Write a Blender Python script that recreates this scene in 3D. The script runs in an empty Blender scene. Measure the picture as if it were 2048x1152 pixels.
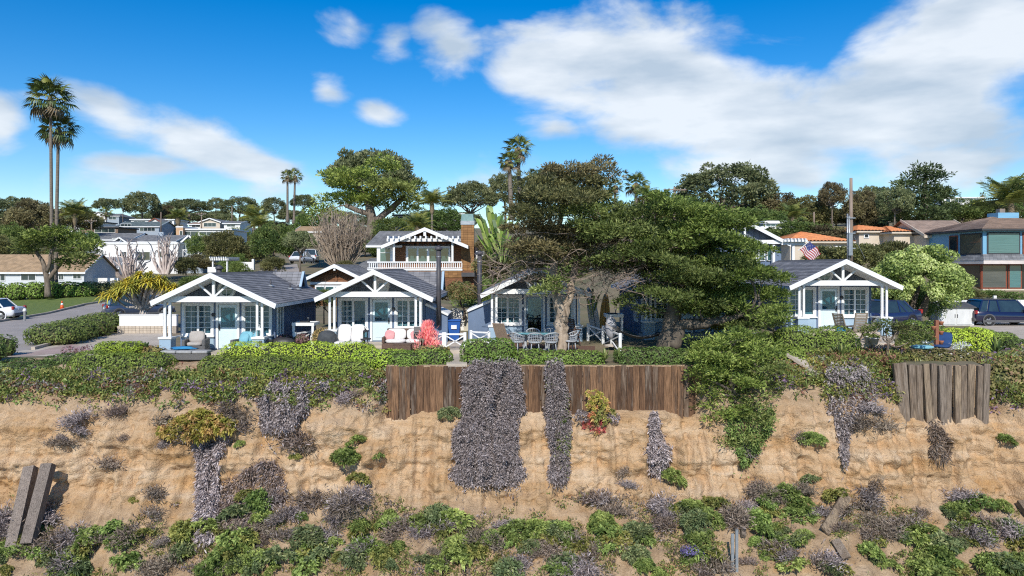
import bpy, math, random
import numpy as np
from mathutils import Vector, Matrix
from mathutils.bvhtree import BVHTree
R = math.radians
random.seed(7)
rng = np.random.default_rng(11)
F, CX, HY, CZ = 1473.0, 1024.0, 532.0, 3.8   # survey of the photograph: focal length, centre, horizon, eye height
scene = bpy.context.scene
col = scene.collection

# ---------------------------------------------------------------- camera
cam_d = bpy.data.cameras.new('camera'); cam = bpy.data.objects.new('camera', cam_d); col.objects.link(cam)
cam.location = (0, 0, CZ); cam.rotation_euler = (R(90), 0, 0)
cam_d.sensor_width = 36; cam_d.lens = 36 * F / 2048; cam_d.shift_y = -(576 - HY) / 2048
cam_d.clip_start = 0.5; cam_d.clip_end = 9000
scene.camera = cam

# ---------------------------------------------------------------- world: sky with clouds, sun
SUN_EL, SUN_AZ = 38, 5           # sun stands behind the viewer, a little to the left
world = bpy.data.worlds.new('World'); scene.world = world; world.use_nodes = True
wn, wl = world.node_tree.nodes, world.node_tree.links
wn.clear()
def N(nt, typ, **kw):
    n = nt.new(typ)
    for k, v in kw.items(): setattr(n, k, v)
    return n
def M2(nodes, links, op, a, b=None, clamp=False):
    n = nodes.new('ShaderNodeMath'); n.operation = op; n.use_clamp = clamp
    for i, v in enumerate((a, b)):
        if v is None: continue
        if isinstance(v, (int, float)): n.inputs[i].default_value = v
        else: links.new(v, n.inputs[i])
    return n.outputs[0]
out = N(wn, 'ShaderNodeOutputWorld'); bg = N(wn, 'ShaderNodeBackground')
sky = N(wn, 'ShaderNodeTexSky', sky_type='NISHITA', sun_disc=False)
sky.sun_elevation = R(SUN_EL); sky.sun_rotation = R(180 + SUN_AZ)
sky.air_density = 1.0; sky.dust_density = 0.15; sky.ozone_density = 3.0; sky.altitude = 30
hsv = N(wn, 'ShaderNodeHueSaturation'); hsv.inputs['Saturation'].default_value = 1.5; hsv.inputs['Value'].default_value = .73; hsv.inputs['Hue'].default_value = 0.506
wl.new(sky.outputs[0], hsv.inputs['Color'])
tc = N(wn, 'ShaderNodeTexCoord'); sep = N(wn, 'ShaderNodeSeparateXYZ'); wl.new(tc.outputs['Generated'], sep.inputs[0])
az = M2(wn, wl, 'ARCTAN2', sep.outputs[0], sep.outputs[1]); el = M2(wn, wl, 'ARCSINE', sep.outputs[2])
ce = N(wn, 'ShaderNodeCombineXYZ'); wl.new(az, ce.inputs[0]); wl.new(el, ce.inputs[1])
nz1 = N(wn, 'ShaderNodeTexNoise'); nz1.inputs['Scale'].default_value = 6.5; nz1.inputs['Detail'].default_value = 10; nz1.inputs['Roughness'].default_value = 0.54; nz1.inputs['Distortion'].default_value = .25
mp = N(wn, 'ShaderNodeMapping'); mp.inputs['Scale'].default_value = (1, 1.9, 1); wl.new(ce.outputs[0], mp.inputs[0]); wl.new(mp.outputs[0], nz1.inputs['Vector'])
# cumulus banks: azimuth / elevation of centre, half sizes, tilt, weight
BANKS = [(1200,110,230,95,0,1),(1090,130,130,75,0,1),(1330,200,270,110,.1,1),(1560,240,290,110,0,.95),(1880,130,220,150,-.35,1.05),(1720,250,330,110,0,.9),
         (1500,330,500,75,0,.62),(1900,320,320,60,0,.7),(900,95,85,60,.5,.75),(1110,255,90,40,0,.7),(1560,75,220,45,.15,.55),(1950,30,150,70,0,1),
         (220,225,140,50,.35,.72),(390,285,150,52,.3,.74),(510,335,110,45,.1,.68),(280,328,120,26,0,.66),(655,180,45,36,0,.52),(757,226,52,28,0,.58),
         (0,250,55,75,0,.72),(790,90,50,50,.4,.5),(700,40,60,45,.5,.48),(60,190,110,30,.1,.45),(430,380,420,60,0,.42),(960,360,160,40,0,.45)]
acc = None
for (px, py, rx, ry, t, w) in BANKS:
    a0 = math.atan((px - CX) / F); e0 = math.atan((HY - py) / F * math.cos(a0))
    m = N(wn, 'ShaderNodeMapping', vector_type='TEXTURE')
    m.inputs['Location'].default_value = (a0, e0, 0); m.inputs['Rotation'].default_value = (0, 0, -t); m.inputs['Scale'].default_value = (rx / F, ry / F, 1)
    wl.new(ce.outputs[0], m.inputs[0])
    ln = N(wn, 'ShaderNodeVectorMath', operation='LENGTH'); wl.new(m.outputs[0], ln.inputs[0])
    v = M2(wn, wl, 'MULTIPLY', M2(wn, wl, 'SUBTRACT', 1.45, ln.outputs['Value']), w)
    acc = v if acc is None else M2(wn, wl, 'MAXIMUM', acc, v)
# behind and beside the view the same kind of scattered cloud goes on
nzg = N(wn, 'ShaderNodeTexNoise'); nzg.inputs['Scale'].default_value = 1.6; nzg.inputs['Detail'].default_value = 3; wl.new(mp.outputs[0], nzg.inputs['Vector'])
gen = M2(wn, wl, 'MULTIPLY', M2(wn, wl, 'SUBTRACT', nzg.outputs[0], .5), 4.0)
away = M2(wn, wl, 'MULTIPLY', M2(wn, wl, 'SUBTRACT', M2(wn, wl, 'ABSOLUTE', az), .75), 5.0, clamp=True)
up_ = M2(wn, wl, 'MULTIPLY', M2(wn, wl, 'SUBTRACT', el, .42), 6.0, clamp=True)
acc = M2(wn, wl, 'MAXIMUM', acc, M2(wn, wl, 'MULTIPLY', gen, M2(wn, wl, 'MAXIMUM', away, up_)))
acc = M2(wn, wl, 'MAXIMUM', acc, 0.0)
den = M2(wn, wl, 'ADD', M2(wn, wl, 'MULTIPLY', acc, .95), M2(wn, wl, 'MULTIPLY', M2(wn, wl, 'SUBTRACT', nz1.outputs[0], .5), 2.0))
mr = N(wn, 'ShaderNodeMapRange', interpolation_type='SMOOTHSTEP'); wl.new(den, mr.inputs[0])
mr.inputs[1].default_value = .30; mr.inputs[2].default_value = .88; mr.inputs[3].default_value = 0; mr.inputs[4].default_value = .93
nz2 = N(wn, 'ShaderNodeTexNoise'); nz2.inputs['Scale'].default_value = 7; nz2.inputs['Detail'].default_value = 5
mp2 = N(wn, 'ShaderNodeMapping'); mp2.inputs['Scale'].default_value = (.8, 2.6, 1); mp2.inputs['Location'].default_value = (.3, .12, 0); wl.new(ce.outputs[0], mp2.inputs[0]); wl.new(mp2.outputs[0], nz2.inputs['Vector'])
cr = N(wn, 'ShaderNodeValToRGB'); wl.new(nz2.outputs[0], cr.inputs[0])
cr.color_ramp.elements[0].position = .36; cr.color_ramp.elements[0].color = (2.75, 3.3, 3.9, 1)
cr.color_ramp.elements[1].position = .62; cr.color_ramp.elements[1].color = (4.6, 4.9, 5.2, 1)
mx = N(wn, 'ShaderNodeMix', data_type='RGBA'); wl.new(mr.outputs[0], mx.inputs['Factor']); wl.new(hsv.outputs[0], mx.inputs['A']); wl.new(cr.outputs[0], mx.inputs['B'])
wl.new(mx.outputs['Result'], bg.inputs[0]); bg.inputs[1].default_value = 0.15
wl.new(bg.outputs[0], out.inputs[0])
sd = bpy.data.lights.new('sun', 'SUN'); sun = bpy.data.objects.new('sun', sd); col.objects.link(sun)
sd.energy = 3.75; sd.angle = R(0.5); sd.color = (1, .95, .87)
d = Vector((math.sin(R(SUN_AZ)) * math.cos(R(SUN_EL)), math.cos(R(SUN_AZ)) * math.cos(R(SUN_EL)), -math.sin(R(SUN_EL))))
sun.rotation_euler = d.to_track_quat('-Z', 'Y').to_euler(); sun.location = (-20, -60, 60)
scene.view_settings.view_transform = 'Standard'; scene.view_settings.look = 'None'
scene.view_settings.exposure = 0.36; scene.view_settings.gamma = 1
scene.cycles.use_denoising = False
scene.cycles.max_bounces = 6; scene.cycles.transparent_max_bounces = 10; scene.cycles.diffuse_bounces = 4; scene.cycles.filter_width = 1.15; scene.cycles.sample_clamp_indirect = 3; scene.cycles.glossy_bounces = 2

# ---------------------------------------------------------------- helpers
def at(px, py, D): return np.array(((px - CX) / F * D, D, CZ - (py - HY) / F * D))
def ss(a, b, x):
    t = np.clip((np.asarray(x, float) - a) / (b - a), 0, 1); return t * t * (3 - 2 * t)
def _h(i, j, k, s):
    n = (i.astype(np.int64) * 374761393 + j.astype(np.int64) * 668265263 + k.astype(np.int64) * 1440662683 + s * 974711) & 0xffffffff
    n = ((n ^ (n >> 13)) * 1274126177) & 0xffffffff
    n = n ^ (n >> 16)
    return (n & 0xffff) / 65535.0
def vn(p, s=0):
    p = np.asarray(p, float); i = np.floor(p).astype(np.int64); f = p - i; f = f * f * (3 - 2 * f)
    r = 0
    for a in (0, 1):
        for b in (0, 1):
            for c in (0, 1):
                w = (f[..., 0] if a else 1 - f[..., 0]) * (f[..., 1] if b else 1 - f[..., 1]) * (f[..., 2] if c else 1 - f[..., 2])
                r = r + w * _h(i[..., 0] + a, i[..., 1] + b, i[..., 2] + c, s)
    return r * 2 - 1
def fbm(p, o=4, s=0):
    p = np.asarray(p, float); r = 0; a = 1
    for k in range(o): r = r + a * vn(p * 2 ** k + 17.3 * k, s + k); a *= .5
    return r / 1.6
MATS = {}
def mat(name, c1, c2=None, scale=3.0, rough=.7, bump=0, bscale=None, stretch=(1, 1, 1), rnd=0, metal=0, spec=.4, detail=4, lo=.35, hi=.65):
    if name in MATS: return MATS[name]
    m = bpy.data.materials.new(name); m.use_nodes = True; nt = m.node_tree; n, l = nt.nodes, nt.links
    p = n['Principled BSDF']; p.inputs['Roughness'].default_value = rough; p.inputs['Metallic'].default_value = metal
    p.inputs['Specular IOR Level'].default_value = spec
    tcn = n.new('ShaderNodeTexCoord'); mpn = n.new('ShaderNodeMapping'); mpn.inputs['Scale'].default_value = stretch
    l.new(tcn.outputs['Object'], mpn.inputs[0])
    c2 = c2 or tuple(x * .8 for x in c1)
    nz = n.new('ShaderNodeTexNoise'); nz.inputs['Scale'].default_value = scale; nz.inputs['Detail'].default_value = detail; nz.inputs['Roughness'].default_value = .6
    l.new(mpn.outputs[0], nz.inputs['Vector'])
    rp = n.new('ShaderNodeValToRGB'); l.new(nz.outputs[0], rp.inputs[0])
    rp.color_ramp.elements[0].position = lo; rp.color_ramp.elements[0].color = (*c2, 1)
    rp.color_ramp.elements[1].position = hi; rp.color_ramp.elements[1].color = (*c1, 1)
    o = rp.outputs[0]
    if rnd:
        oi = n.new('ShaderNodeObjectInfo'); mrn = n.new('ShaderNodeMapRange'); l.new(oi.outputs['Random'], mrn.inputs[0])
        mrn.inputs[3].default_value = 1 - rnd; mrn.inputs[4].default_value = 1 + rnd
        ml = n.new('ShaderNodeMix'); ml.data_type = 'RGBA'; ml.blend_type = 'MULTIPLY'; ml.inputs['Factor'].default_value = 1
        l.new(o, ml.inputs['A']); l.new(mrn.outputs[0], ml.inputs['B']); o = ml.outputs['Result']
    l.new(o, p.inputs['Base Color'])
    if bump:
        nb = n.new('ShaderNodeTexNoise'); nb.inputs['Scale'].default_value = bscale or scale * 4; nb.inputs['Detail'].default_value = 5; l.new(mpn.outputs[0], nb.inputs['Vector'])
        bp = n.new('ShaderNodeBump'); bp.inputs['Strength'].default_value = bump; bp.inputs['Distance'].default_value = .05
        l.new(nb.outputs[0], bp.inputs['Height']); l.new(bp.outputs[0], p.inputs['Normal'])
    m.diffuse_color = (*c1, 1); MATS[name] = m
    return m
def leafmat(name, trans=.34, rough=.55, spec=.3):
    m = bpy.data.materials.new(name); m.use_nodes = True; nt = m.node_tree; n, l = nt.nodes, nt.links
    p = n['Principled BSDF']; p.inputs['Roughness'].default_value = rough; p.inputs['Specular IOR Level'].default_value = spec
    a = n.new('ShaderNodeAttribute'); a.attribute_name = 'Col'; oi = n.new('ShaderNodeObjectInfo'); hs = n.new('ShaderNodeHueSaturation'); l.new(a.outputs['Color'], hs.inputs['Color'])
    l.new(M2(n, l, 'ADD', M2(n, l, 'MULTIPLY', oi.outputs['Random'], .5), .85), hs.inputs['Value']); hs.inputs['Saturation'].default_value = .92; l.new(M2(n, l, 'ADD', M2(n, l, 'MULTIPLY', M2(n, l, 'FRACT', M2(n, l, 'MULTIPLY', oi.outputs['Random'], 7.13)), -.026), .502), hs.inputs['Hue'])
    l.new(hs.outputs[0], p.inputs['Base Color'])
    t = n.new('ShaderNodeBsdfTranslucent'); l.new(hs.outputs[0], t.inputs[0])
    mixn = n.new('ShaderNodeMixShader'); mixn.inputs[0].default_value = trans
    l.new(p.outputs[0], mixn.inputs[1]); l.new(t.outputs[0], mixn.inputs[2]); l.new(mixn.outputs[0], n['Material Output'].inputs[0])
    MATS[name] = m; return m
LEAF = leafmat('leaf'); GLOSSY = leafmat('glossy_leaf', .3, .55, .25); DRY = leafmat('dry_stem', .05, .85, .1)
def glassmat(name, tint, refl=.28, rough=.03):
    m = bpy.data.materials.new(name); m.use_nodes = True; nt = m.node_tree; n, l = nt.nodes, nt.links
    g = n.new('ShaderNodeBsdfGlossy'); g.inputs['Roughness'].default_value = rough; t = n.new('ShaderNodeBsdfTransparent'); t.inputs[0].default_value = (*tint, 1)
    fr = n.new('ShaderNodeFresnel'); fr.inputs[0].default_value = 1.5
    ad = n.new('ShaderNodeMath'); ad.operation = 'ADD'; ad.inputs[1].default_value = refl; ad.use_clamp = True; l.new(fr.outputs[0], ad.inputs[0])
    x = n.new('ShaderNodeMixShader'); l.new(ad.outputs[0], x.inputs[0]); l.new(t.outputs[0], x.inputs[1]); l.new(g.outputs[0], x.inputs[2])
    l.new(x.outputs[0], n['Material Output'].inputs[0]); MATS[name] = m; return m
GLASS = glassmat('window_glass', (.5, .68, .72), .03)
DGLASS = mat('dark_glass', (.02, .03, .035), (.03, .05, .055), 2, .04, spec=.9)
TGLASS = mat('teal_glass', (.06, .14, .14), (.03, .08, .08), .7, .06, spec=.9)

class MB:
    def __init__(s): s.v = []; s.f = []
    def add(s, vs, fs):
        o = len(s.v); s.v += [tuple(map(float, v)) for v in vs]; s.f += [tuple(i + o for i in f) for f in fs]; return s
    def box(s, x0, y0, z0, x1, y1, z1):
        vs = [(x, y, z) for z in (z0, z1) for (x, y) in ((x0, y0), (x1, y0), (x1, y1), (x0, y1))]
        return s.add(vs, [(3, 2, 1, 0), (4, 5, 6, 7), (0, 1, 5, 4), (1, 2, 6, 5), (2, 3, 7, 6), (3, 0, 4, 7)])
    def cbox(s, x0, y0, z0, x1, y1, z1, b=.03):   # box with chamfered edges
        vs = []
        X, Y, Z = (x0, x1), (y0, y1), (z0, z1); idx = {}
        for i in (0, 1):
            for j in (0, 1):
                for k in (0, 1):
                    sx, sy, sz = (b if i == 0 else -b), (b if j == 0 else -b), (b if k == 0 else -b)
                    for a, p in enumerate(((X[i], Y[j] + sy, Z[k] + sz), (X[i] + sx, Y[j], Z[k] + sz), (X[i] + sx, Y[j] + sy, Z[k]))):
                        idx[i, j, k, a] = len(vs); vs.append(p)
        g = lambda i, j, k, a: idx[i, j, k, a]
        fs = []
        for i in (0, 1):
            q = [g(i, 0, 0, 0), g(i, 1, 0, 0), g(i, 1, 1, 0), g(i, 0, 1, 0)]; fs.append(q if i else q[::-1])
            q = [g(0, i, 0, 1), g(0, i, 1, 1), g(1, i, 1, 1), g(1, i, 0, 1)]; fs.append(q if i else q[::-1])
            q = [g(0, 0, i, 2), g(1, 0, i, 2), g(1, 1, i, 2), g(0, 1, i, 2)]; fs.append(q if i else q[::-1])
            for j in (0, 1):
                sgn = (i + j) % 2
                q = [g(i, j, 0, 0), g(i, j, 1, 0), g(i, j, 1, 1), g(i, j, 0, 1)]; fs.append(q[::-1] if sgn else q)
                q = [g(i, 0, j, 0), g(i, 0, j, 2), g(i, 1, j, 2), g(i, 1, j, 0)]; fs.append(q if sgn else q[::-1])
                q = [g(0, i, j, 1), g(1, i, j, 1), g(1, i, j, 2), g(0, i, j, 2)]; fs.append(q if not sgn else q[::-1])
                for k in (0, 1):
                    q = [g(i, j, k, 0), g(i, j, k, 1), g(i, j, k, 2)]; fs.append(q if (i + j + k) % 2 else q[::-1])
        return s.add(vs, fs)
    def bar(s, p, q, w, h=None, up=(0, 0, 1)):
        h = h or w; p, q = Vector(p), Vector(q); d = (q - p).normalized(); u = Vector(up)
        if abs(d.dot(u)) > .98: u = Vector((0, 1, 0))
        a = d.cross(u).normalized() * w / 2; b = a.cross(d).normalized() * h / 2
        vs = [t + x for t in (p, q) for x in (-a - b, a - b, a + b, -a + b)]
        return s.add(vs, [(0, 1, 2, 3), (7, 6, 5, 4), (1, 0, 4, 5), (2, 1, 5, 6), (3, 2, 6, 7), (0, 3, 7, 4)])
    def tube(s, pts, rad, n=8, cap=True):
        pts = [Vector(p) for p in pts]
        if not hasattr(rad, '__len__'): rad = [rad] * len(pts)
        vs, fs = [], []; u = None
        for i, p in enumerate(pts):
            d = (pts[min(i + 1, len(pts) - 1)] - pts[max(i - 1, 0)]).normalized()
            if u is None: u = d.orthogonal().normalized()
            u = (u - d * u.dot(d)).normalized(); w = d.cross(u)
            for k in range(n):
                a = 2 * math.pi * k / n; vs.append(p + (u * math.cos(a) + w * math.sin(a)) * rad[i])
        for i in range(len(pts) - 1):
            for k in range(n): fs.append((i * n + k, i * n + (k + 1) % n, (i + 1) * n + (k + 1) % n, (i + 1) * n + k))
        if cap: fs += [tuple(range(n))[::-1], tuple(range((len(pts) - 1) * n, len(pts) * n))]
        return s.add(vs, fs)
    def lathe(s, prof, n=12, c=(0, 0, 0)):
        return s.tube_z([(c[0], c[1], c[2] + z) for r, z in prof], [max(r, .001) for r, z in prof], n)
    def tube_z(s, pts, rad, n):
        vs = [(p[0] + r * math.cos(2 * math.pi * k / n), p[1] + r * math.sin(2 * math.pi * k / n), p[2]) for p, r in zip(pts, rad) for k in range(n)]
        fs = [(i * n + k, i * n + (k + 1) % n, (i + 1) * n + (k + 1) % n, (i + 1) * n + k) for i in range(len(pts) - 1) for k in range(n)]
        fs += [tuple(range(n))[::-1], tuple(range((len(pts) - 1) * n, len(pts) * n))]
        return s.add(vs, fs)
    def prism(s, poly, a0, a1, axis='y'):           # poly in (x,z) extruded along y, or (y,z) along x, or (x,y) along z
        f = {'y': lambda p, a: (p[0], a, p[1]), 'x': lambda p, a: (a, p[0], p[1]), 'z': lambda p, a: (p[0], p[1], a)}[axis]
        n = len(poly); vs = [f(p, a0) for p in poly] + [f(p, a1) for p in poly]
        return s.add(vs, [tuple(range(n)), tuple(range(n, 2 * n))[::-1]] + [(i, i + n, (i + 1) % n + n, (i + 1) % n) for i in range(n)])
    def ring(s, c, r0, r1, y0, y1, n=28):           # ring in the x,z plane
        vs = []
        for (r, y) in ((r0, y0), (r1, y0), (r1, y1), (r0, y1)):
            vs += [(c[0] + r * math.cos(2 * math.pi * k / n), y, c[1] + r * math.sin(2 * math.pi * k / n)) for k in range(n)]
        fs = [(a * n + k, a * n + (k + 1) % n, ((a + 1) % 4) * n + (k + 1) % n, ((a + 1) % 4) * n + k) for a in range(4) for k in range(n)]
        return s.add(vs, fs)
    def blob(s, c, r, p=2.0, nu=14, nv=9, noise=0, seed=0):   # rounded lump or cushion
        vs = []
        for j in range(nv + 1):
            t = math.pi * (j / nv - .5)
            for i in range(nu):
                a = 2 * math.pi * i / nu
                dv = np.array((math.cos(t) * math.cos(a), math.cos(t) * math.sin(a), math.sin(t)))
                k = (np.abs(dv) ** p).sum() ** (-1 / p)
                if noise: k *= 1 + noise * vn(dv * 2.3 + seed, seed)
                vs.append(np.array(c) + dv * k * np.array(r))
        fs = [(j * nu + i, j * nu + (i + 1) % nu, (j + 1) * nu + (i + 1) % nu, (j + 1) * nu + i) for j in range(nv) for i in range(nu)]
        return s.add(vs, fs)
    def mesh(s, name, m, smooth=False):
        me = bpy.data.meshes.new(name); me.from_pydata(s.v, [], s.f); me.materials.append(m)
        if smooth: me.shade_smooth()
        me.update(); return me
    def build(s, name, m, parent=None, smooth=False, loc=None):
        return obj(name, s.mesh(name, m, smooth), parent, loc)
def B(x0, y0, z0, x1, y1, z1): return MB().box(x0, y0, z0, x1, y1, z1)
def obj(name, me, parent=None, loc=None, rz=0):
    o = bpy.data.objects.new(name, me); col.objects.link(o)
    if parent is not None: o.parent = parent
    if loc is not None: o.location = tuple(map(float, loc))
    if rz: o.rotation_euler.z = rz
    return o
def tag(o, label, cat, group=None):
    o['label'] = label; o['category'] = cat
    if group: o['group'] = group
    return o
def thing(name, label, cat, loc=(0, 0, 0), rz=0, group=None):
    return tag(obj(name, None, None, loc, rz), label, cat, group)
def struct(o, kind='structure'): o['kind'] = kind; return o
def copy_tree(o, loc=None, rz=None, label=None, sc=None, parent=None):
    c = o.copy(); col.objects.link(c)
    if parent is not None: c.parent = parent
    if loc is not None: c.location = tuple(map(float, loc))
    if rz is not None: c.rotation_euler.z = rz
    if sc is not None: c.scale = (sc,) * 3 if not hasattr(sc, '__len__') else sc
    if label: c['label'] = label
    for ch in KIDS.get(o.name, o.children): copy_tree(ch, parent=c)
    return c
KIDS = {}
def npmesh(name, V, Fq, m, cols=None, smooth=False):
    V = np.asarray(V, np.float32); Fq = np.asarray(Fq, np.int32); me = bpy.data.meshes.new(name); k = Fq.shape[1]
    me.vertices.add(len(V)); me.vertices.foreach_set('co', V.ravel())
    me.loops.add(Fq.size); me.loops.foreach_set('vertex_index', Fq.ravel())
    me.polygons.add(len(Fq)); me.polygons.foreach_set('loop_start', np.arange(0, Fq.size, k, dtype=np.int32))
    if cols is not None:
        a = me.attributes.new('Col', 'FLOAT_COLOR', 'FACE')
        a.data.foreach_set('color', np.concatenate([cols, np.ones((len(cols), 1))], 1).astype(np.float32).ravel())
    me.materials.append(m); me.update(calc_edges=True)
    if smooth: me.shade_smooth()
    return me
def unit(v): return v / np.maximum(np.linalg.norm(v, axis=-1, keepdims=True), 1e-9)
def leafquads(c, n, L, W, mode='face', spread=.5, droop=0.0):
    m = len(c); r = rng.normal(size=(m, 3)); n = unit(n + spread * unit(r))
    L = np.asarray(L) * rng.uniform(.7, 1.3, m); W = np.asarray(W) * rng.uniform(.75, 1.25, m)
    t = unit(np.cross(n, rng.normal(size=(m, 3))))
    if mode == 'out': d, s = n, t
    else: d, s = t, unit(np.cross(n, t))
    d = d * L[:, None]; s = s * W[:, None] / 2
    dr = np.zeros_like(d); dr[:, 2] = -droop * L
    if mode == 'out': q = np.stack([c, c + d * .55 - s, c + d + dr, c + d * .55 + s], 1)
    else: q = np.stack([c - d / 2, c - s, c + d / 2 + dr, c + s], 1)
    return q.reshape(-1, 3), np.arange(4 * m).reshape(-1, 4)
def pick(pal, m, jit=.18, t=None):
    pal = np.asarray(pal, float)
    pal = np.clip(pal * 1.55, 0, .8)
    if t is None: t = rng.random(m)
    t = np.clip(t, 0, .999) * (len(pal) - 1); i = t.astype(int); f = (t - i)[:, None]
    return np.clip((pal[i] * (1 - f) + pal[i + 1] * f) * (1 + rng.uniform(-jit, jit, (m, 1))), 0, 1)
def blob_pts(blobs, dens, p=2.0, amp=.12, nf=1.2, depth=.1, seed=0, keep=None, zmin=-.25):
    C, Nn, K = [], [], []
    bl = np.asarray(blobs, float)
    for bi, b in enumerate(bl):
        c, r = b[:3], b[3:6]
        area = 4 * math.pi * (((r[0] * r[1]) ** 1.6 + (r[0] * r[2]) ** 1.6 + (r[1] * r[2]) ** 1.6) / 3) ** (1 / 1.6)
        m = max(6, int(area * dens)); dv = unit(rng.normal(size=(m, 3))); dv = dv[dv[:, 2] > zmin - .4 * rng.random(m)]
        k = (np.abs(dv) ** p).sum(1) ** (-1 / p); q = dv * k[:, None]
        nn = unit(np.sign(q) * np.abs(q) ** (p - 1) / r)
        P = c + q * r * (1 + amp * fbm((c + q * r) * nf + seed, 3, seed))[:, None] - nn * (depth * rng.random(len(q)) ** 1.5)[:, None]
        ok = np.ones(len(P), bool)
        for bj, b2 in enumerate(bl):
            if bj != bi and np.all(np.abs(b2[:3] - c) < (r + b2[3:6]) * 1.05):
                ok &= ((np.abs((P - b2[:3]) / b2[3:6]) ** p).sum(1) > .74)
        C.append(P[ok]); Nn.append(nn[ok]); K.append(np.full(ok.sum(), bi))
    return np.concatenate(C), np.concatenate(Nn), np.concatenate(K)
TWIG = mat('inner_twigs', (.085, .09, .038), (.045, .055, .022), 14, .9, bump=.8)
BARK = mat('grey_bark', (.22, .18, .14), (.11, .085, .065), 5, .9, bump=.9, bscale=9, stretch=(1, 1, .35))
PBARK = mat('palm_bark', (.24, .2, .16), (.14, .115, .09), 3, .9, bump=.8, bscale=6, stretch=(.5, .5, 6))
def shrub_mesh(blobs, dens, L, W, pal, p=2.0, amp=.12, depth=.12, seed=0, mode='face', spread=.6, jit=.2, m=None, nf=1.2, droop=0, flowers=None):
    C, Nn, K = blob_pts(blobs, dens, p, amp, nf, depth, seed)
    V, Q = leafquads(C, Nn, L, W, mode, spread, droop)
    t = np.clip(.5 + .38 * fbm(C * 2.2 + seed, 2, seed + 5) + rng.normal(size=len(C)) * .16, 0, 1)
    cols = pick(pal, len(C), jit, t)
    if flowers is not None:
        fr, fc = flowers; k = (rng.random(len(C)) < fr) & (Nn[:, 2] > -.1); cols[k] = np.asarray(fc) * rng.uniform(.7, 1.2, (k.sum(), 1))
    return npmesh('foliage', V, Q, m or LEAF, cols)
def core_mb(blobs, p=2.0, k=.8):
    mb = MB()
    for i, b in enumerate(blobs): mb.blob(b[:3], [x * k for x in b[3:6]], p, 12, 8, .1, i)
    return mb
def shrub(name, label, cat, loc, blobs, dens, L, W, pal, group=None, rz=0, core=True, **kw):
    t = thing(name, label, cat, loc, rz, group)
    obj('foliage', shrub_mesh(blobs, dens, L, W, pal, **kw), t)
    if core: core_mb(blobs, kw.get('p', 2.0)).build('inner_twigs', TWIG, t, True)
    return t
# ---------------------------------------------------------------- the land
HY_, HZ_ = [0, 70, 80, 95, 115, 150, 200, 260, 320, 420, 1200, 5000], [0, 0, .5, 1.6, 2.9, 6, 11.5, 17, 20, 20, 8, 0]
HRY, HRZ = [0, 50, 54, 62, 75, 95, 120, 160, 200, 260, 320, 420, 1200, 5000], [0, 0, 1.4, 3.6, 5.6, 8, 10.5, 14, 17, 20, 22, 22, 8, 0]
def gz(x, y):
    x = np.asarray(x, float); y = np.asarray(y, float)
    a = x / np.maximum(y, 1); w = ss(-.02, .25, a)
    hill = np.interp(y, HY_, HZ_) * (1 - w) + np.interp(y, HRY, HRZ) * w
    return hill + .5 * ss(-12, 16, x) * (1 - ss(17.4, 19.4, x)) * ss(30, 35, y) * (1 - .7 * ss(40, 55, y))
def ground_pt(px, py):
    a = (px - CX) / F; b = (py - HY) / F; D = np.concatenate([np.arange(27, 80, .05), np.arange(80, 400, .4)])
    h = (CZ - b * D) - gz(a * D, D); k = np.argmax(h < 0) if (h < 0).any() else len(D) - 1
    return np.array((a * D[k], D[k], gz(a * D[k], D[k])))
def fence_w(x): return ss(-5.2, -4.75, x) * (1 - ss(6.9, 7.5, x)) + ss(14.3, 14.7, x) * (1 - ss(18.1, 18.6, x))
PF = np.array([(28.25, 0.0), (28.2, -.4), (28.15, -1.0), (28.1, -1.6), (27.7, -1.9), (27.25, -2.75), (26.95, -3.9), (26.45, -4.6), (24, -6.35), (21, -8.6), (17, -16)])
PL = np.array([(30.4, 0.0), (29.3, -.12), (28.3, -.45), (27.75, -.95), (27.4, -1.6), (27.0, -2.7), (26.75, -3.6), (26.4, -4.5), (24, -6.35), (21, -8.6), (17, -16)])
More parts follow.
